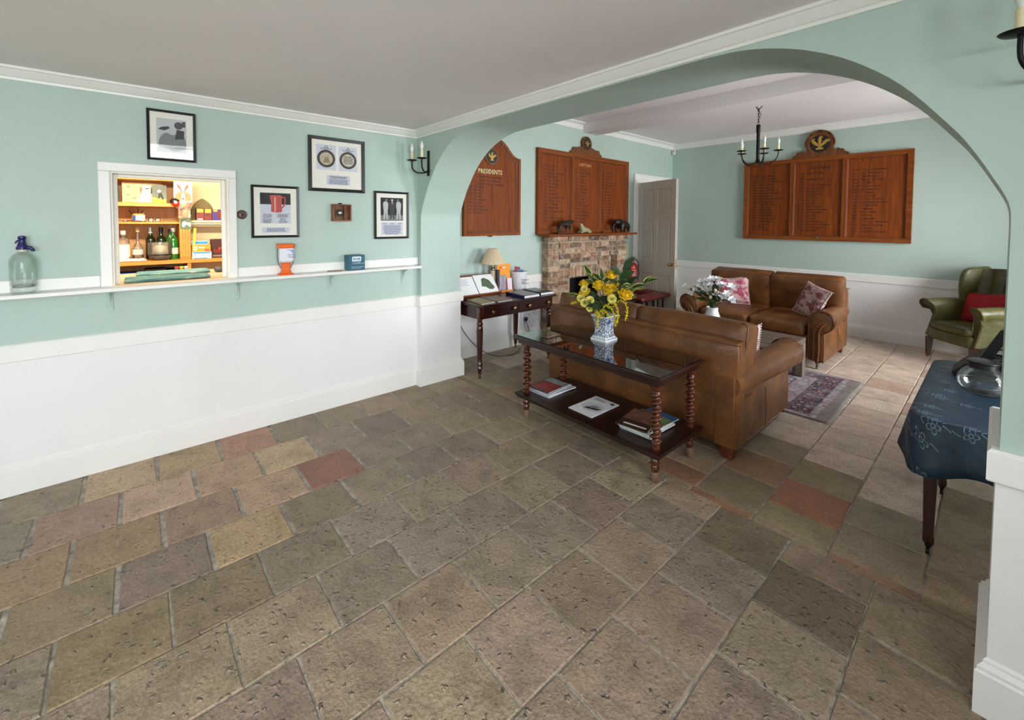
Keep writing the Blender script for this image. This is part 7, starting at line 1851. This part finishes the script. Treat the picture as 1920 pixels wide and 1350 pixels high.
sx_ = n.add("ShaderNodeSeparateXYZ"); n.link(p, sx_.inputs[0])
cmb = n.add("ShaderNodeCombineXYZ"); n.link(sx_.outputs[0], cmb.inputs[0]); n.link(n.math('SUBTRACT', sx_.outputs[2], sx_.outputs[1]), cmb.inputs[1])
vn = n.add("ShaderNodeTexVoronoi", voronoi_dimensions='2D'); n.link(cmb.outputs[0], vn.inputs["Vector"]); vn.inputs["Scale"].default_value = 8.5; vn.inputs["Randomness"].default_value = .8
lc_ = n.add("ShaderNodeVectorMath", operation='SUBTRACT'); n.link(cmb.outputs[0], lc_.inputs[0]); n.link(vn.outputs["Position"], lc_.inputs[1])
s2_ = n.add("ShaderNodeSeparateXYZ"); n.link(lc_.outputs[0], s2_.inputs[0])
th = n.math('ARCTAN2', s2_.outputs[1], s2_.outputs[0]); ln2 = n.add("ShaderNodeVectorMath", operation='LENGTH'); n.link(lc_.outputs[0], ln2.inputs[0]); rad = ln2.outputs["Value"]
pet = n.math('MULTIPLY', n.math('ADD', n.math('MULTIPLY', n.math('ABSOLUTE', n.math('COSINE', n.math('MULTIPLY', th, 2.5))), .55), .45), .025)
out1 = n.math('LESS_THAN', n.math('ABSOLUTE', n.math('SUBTRACT', rad, pet)), .0018)
out2 = n.math('LESS_THAN', n.math('ABSOLUTE', n.math('SUBTRACT', rad, .007)), .0015)
sw = n.math('LESS_THAN', n.math('ABSOLUTE', n.math('SUBTRACT', s2_.outputs[1], n.math('MULTIPLY', n.math('SINE', n.math('MULTIPLY', s2_.outputs[0], 60)), .012))), .0016)
sw = n.math('MULTIPLY', sw, n.math('GREATER_THAN', rad, .032)); sw = n.math('MULTIPLY', sw, n.math('LESS_THAN', rad, .060))
sepc = n.add("ShaderNodeSeparateColor"); n.link(vn.outputs["Color"], sepc.inputs[0])
on = n.math('GREATER_THAN', sepc.outputs[0], .25)
mk = n.math('MULTIPLY', n.math('MINIMUM', n.math('ADD', n.math('ADD', out1, out2), sw), 1.0), on)
n.set(Base_Color=n.mix(n.ramp(n.noise(p, 14, 4), [(.3, (18, 38, 54)), (.7, (30, 58, 80))]), lin((120, 146, 166)), n.math('MULTIPLY', mk, .9)), Roughness=.5, Normal=n.bump(n.noise(p, 260, 2), .3, .002))
BLUECLOTH = n.m
cl_ = MB(); per_n = 160; x0, x1, y0, y1 = 3.395, 4.51, .65, 1.94
ring0 = rrect(x0, x1, y0, y1, .11, 14)
# resample the outline
def resample(poly, n_):
    P_ = [Vector(p) for p in poly]; L_ = [0]
    for i in range(len(P_)): L_.append(L_[-1] + (P_[(i + 1) % len(P_)] - P_[i]).length)
    out = []
    for k in range(n_):
        s_ = L_[-1] * k / n_; i = max(j for j in range(len(P_)) if L_[j] <= s_ + 1e-9); t = (s_ - L_[i]) / max(1e-9, L_[i + 1] - L_[i]); out.append(P_[i].lerp(P_[(i + 1) % len(P_)], t))
    return out
rs_ = resample(ring0, per_n); cen = Vector(((x0 + x1) / 2, (y0 + y1) / 2)); ctr = Vector(((x0 + x1) / 2, (y0 + y1) / 2))
def corner_drop(p): 
    dx = min(abs(p.x - x0), abs(p.x - x1)); dy = min(abs(p.y - y0), abs(p.y - y1)); return max(0, 1 - (dx + dy) / .25)
vs = []; rows = [(-.035, 0.6790), (-.010, .6790), (.002, .675), (.006, .660), (.010, .62), (.014, .57), (.018, .52), (.022, .475)]
vs.append((cen.x, cen.y, .679))
for j, (off, z) in enumerate(rows):
    for k, p in enumerate(rs_):
        nrm = Vector(((rs_[(k + 1) % per_n] - rs_[k - 1]).y, -(rs_[(k + 1) % per_n] - rs_[k - 1]).x)).normalized()
        t = max(0, j - 3) / 4; wv = .020 * t * sin(k * 2 * pi / per_n * 21 + .6) + .012 * t * sin(k * 2 * pi / per_n * 9 + 1)
        cd_ = corner_drop(p); q_ = p + nrm * (off + wv + .035 * cd_ * t)
        vs.append((q_.x, q_.y, z - t * (.045 * cd_) + .012 * t * sin(k * 2 * pi / per_n * 11)))
fs = [(0, 1 + k, 1 + (k + 1) % per_n) for k in range(per_n)]
for j in range(len(rows) - 1): fs += [(1 + j * per_n + k, 1 + j * per_n + (k + 1) % per_n, 1 + (j + 1) * per_n + (k + 1) % per_n, 1 + (j + 1) * per_n + k) for k in range(per_n)]
cl_.add(vs, fs)
clo = cl_.build("tablecloth", BLUECLOTH, smooth=60); so_ = clo.modifiers.new("solid", 'SOLIDIFY'); so_.thickness = .002; so_.offset = 1
tag(clo, "dark blue floral tablecloth draped over the table by the arch pier", "tablecloth")
# ---- coffee pot and coffee machine
cpot = thing("coffee_pot", "round glass coffee pot with black lid on the blue tablecloth", "coffee pot", (3.615, 1.285, .6825))
PG = mat_thin("pot_glass", (246, 248, 247), .02, .6)
MB().lathe([(.056, 0), (.078, .005), (.092, .030), (.097, .058), (.092, .085), (.076, .112), (.056, .130), (.050, .140)], seg=36).build("glass_body", PG, cpot, smooth=50, local=True)
MB().lathe([(.055, .130), (.056, .155), (.062, .160), (.062, .167), (.048, .172), (.030, .174), (0, .174)], seg=28).build("lid_collar", BLACK, cpot, smooth=40, local=True)
MB().prism([(.05, .160), (.085, .166), (.085, .170), (.05, .170)], 'y', -.02, .02).build("spout", BLACK, cpot, local=True)
MB().tube(catmull([(.03, .05, .155), (.055, .10, .165), (.065, .125, .12), (.06, .12, .05)], 5), .012, 8, flat=.7).build("handle", BLACK, cpot, smooth=60, local=True)
q = MB(); torus(q, (0, 0, .060), .0935, .0012, 'z', 40); q.build("steel_band", CHROME, cpot, smooth=60, local=True)
cm = thing("coffee_machine", "black filter coffee machine half hidden by the arch pier", "coffee machine", (3.775, 1.62, .6825))
BLKP = mat("black_plastic", (11, 11, 12), .5, spec=.25)
b = MB(); b.prism([(-.27, 0), (.12, 0), (.12, .150), (-.16, .150), (-.24, .075), (-.285, .020)], 'y', -.10, .12); b.build("base_tray", BLKP, cm, local=True)
MB().lathe([(.06, .150), (.062, .156), (.05, .158)], (-.08, 0, 0), 24).build("hot_plate", CHROME, cm, smooth=40, local=True)
MB().box(-.0, .12, -.13, .12, .06, .36, .01).build("tank_column", BLKP, cm, local=True)
MB().box(-.02, .12, -.12, .11, .27, .37, .012).build("brew_head", BLKP, cm, local=True)
b = MB(); b.add([(-.115 + dx + o_, y, z) for z, o_ in ((.14, -.06), (.30, .01)) for dx, y in ((0, -.13), (.045, -.13), (.045, -.085), (0, -.085))], [(0, 1, 5, 4), (1, 2, 6, 5), (2, 3, 7, 6), (3, 0, 4, 7), (3, 2, 1, 0), (4, 5, 6, 7)]); b.box(-.10, .02, -.13, -.085, .27, .305, .004); b.build("slanted_handle", BLKP, cm, local=True)
MB().box(-.022, -.015, -.135, -.10, .28, .36, .001).build("pale_trim", G3, cm, local=True)

# ================================================================== CHANDELIER
ch = thing("chandelier", "black iron five candle chandelier hanging in the far room", "chandelier", (1.774, 3.40, 0))
zc0 = 2.375
def chain(m_, z0, z1, n_):
    return m_
MB().lathe([(.0, 2.955), (.060, 2.953), (.062, 2.946), (.020, 2.938), (0, 2.936)], seg=24).build("ceiling_rose", IRON, ch, smooth=40, local=True)
MB().tube(catmull([(.03, 0, 2.94), (.035, 0, 2.90), (.01, 0, 2.865), (-.02, 0, 2.875), (-.02, 0, 2.90)], 5), .005, 6).build("hook", IRON, ch, smooth=60, local=True)
MB().tube(catmull([(-.03, .01, 2.94), (-.045, .01, 2.91), (-.02, .0, 2.88), (0, 0, 2.83), (.02, .01, 2.80), (0, 0, 2.74), (-.008, 0, 2.70)], 6), .003, 6).build("flex", BLACK, ch, smooth=60, local=True)
for k in range(6):
    z = 2.855 - k * .030; pts = []
    for i in range(12):
        a = 2 * pi * i / 12; u, v = .010 * cos(a), .021 * sin(a); pts.append((u, 0, z + v) if k % 2 else (0, u, z + v))
    MB().tube(pts, .0028, 5, True).build("chain_link", IRON, ch, smooth=60, local=True)
b = MB().lathe([(.020, 2.685), (.022, 2.68), (.022, 2.60), (.018, 2.595), (.014, 2.59), (.014, 2.26), (.010, 2.25), (0, 2.248)], seg=14)
for k in range(5): a = 2 * pi * k / 5 + .3; b.tube([(.014 * cos(a), .014 * sin(a), 2.60), (.014 * cos(a), .014 * sin(a), 2.27)], .005, 6)
b.build("stem", IRON, ch, smooth=40, local=True)
rt_ = Vector((cos(YAW), sin(YAW), 0)); aw_ = Vector((-sin(YAW), cos(YAW), 0))
for k in range(5):
    a = radians(72 * k - 29.7); d = rt_ * cos(a) + aw_ * sin(a)
    P = lambda r_, z: (d.x * r_, d.y * r_, z)
    arm = MB().tube(catmull([P(.012, 2.35), P(.016, 2.28), P(.045, 2.245), (d.x * .11, d.y * .11, 2.232), P(.175, 2.275), P(.200, 2.33), P(.202, zc0)], 5), .0058, 8).build("arm", IRON, ch, smooth=60, local=True)
    c = (d.x * .202, d.y * .202, zc0)
    MB().lathe([(.010, -.004), (.044, .002), (.052, .008), (.048, .0095), (.040, .005), (.012, .004)], c, 24).build("drip_pan", IRON, arm, smooth=40, local=True)
    MB().lathe([(.0135, .004), (.0135, .066), (.010, .069), (0, .069)], c, 14).build("candle_tube", WAX, arm, smooth=40, local=True)
    MB().lathe([(.007, .066), (.012, .076), (.0175, .098), (.018, .112), (.014, .130), (.006, .146), (0, .152)], c, 14).build("bulb", BULB, arm, smooth=60, local=True)
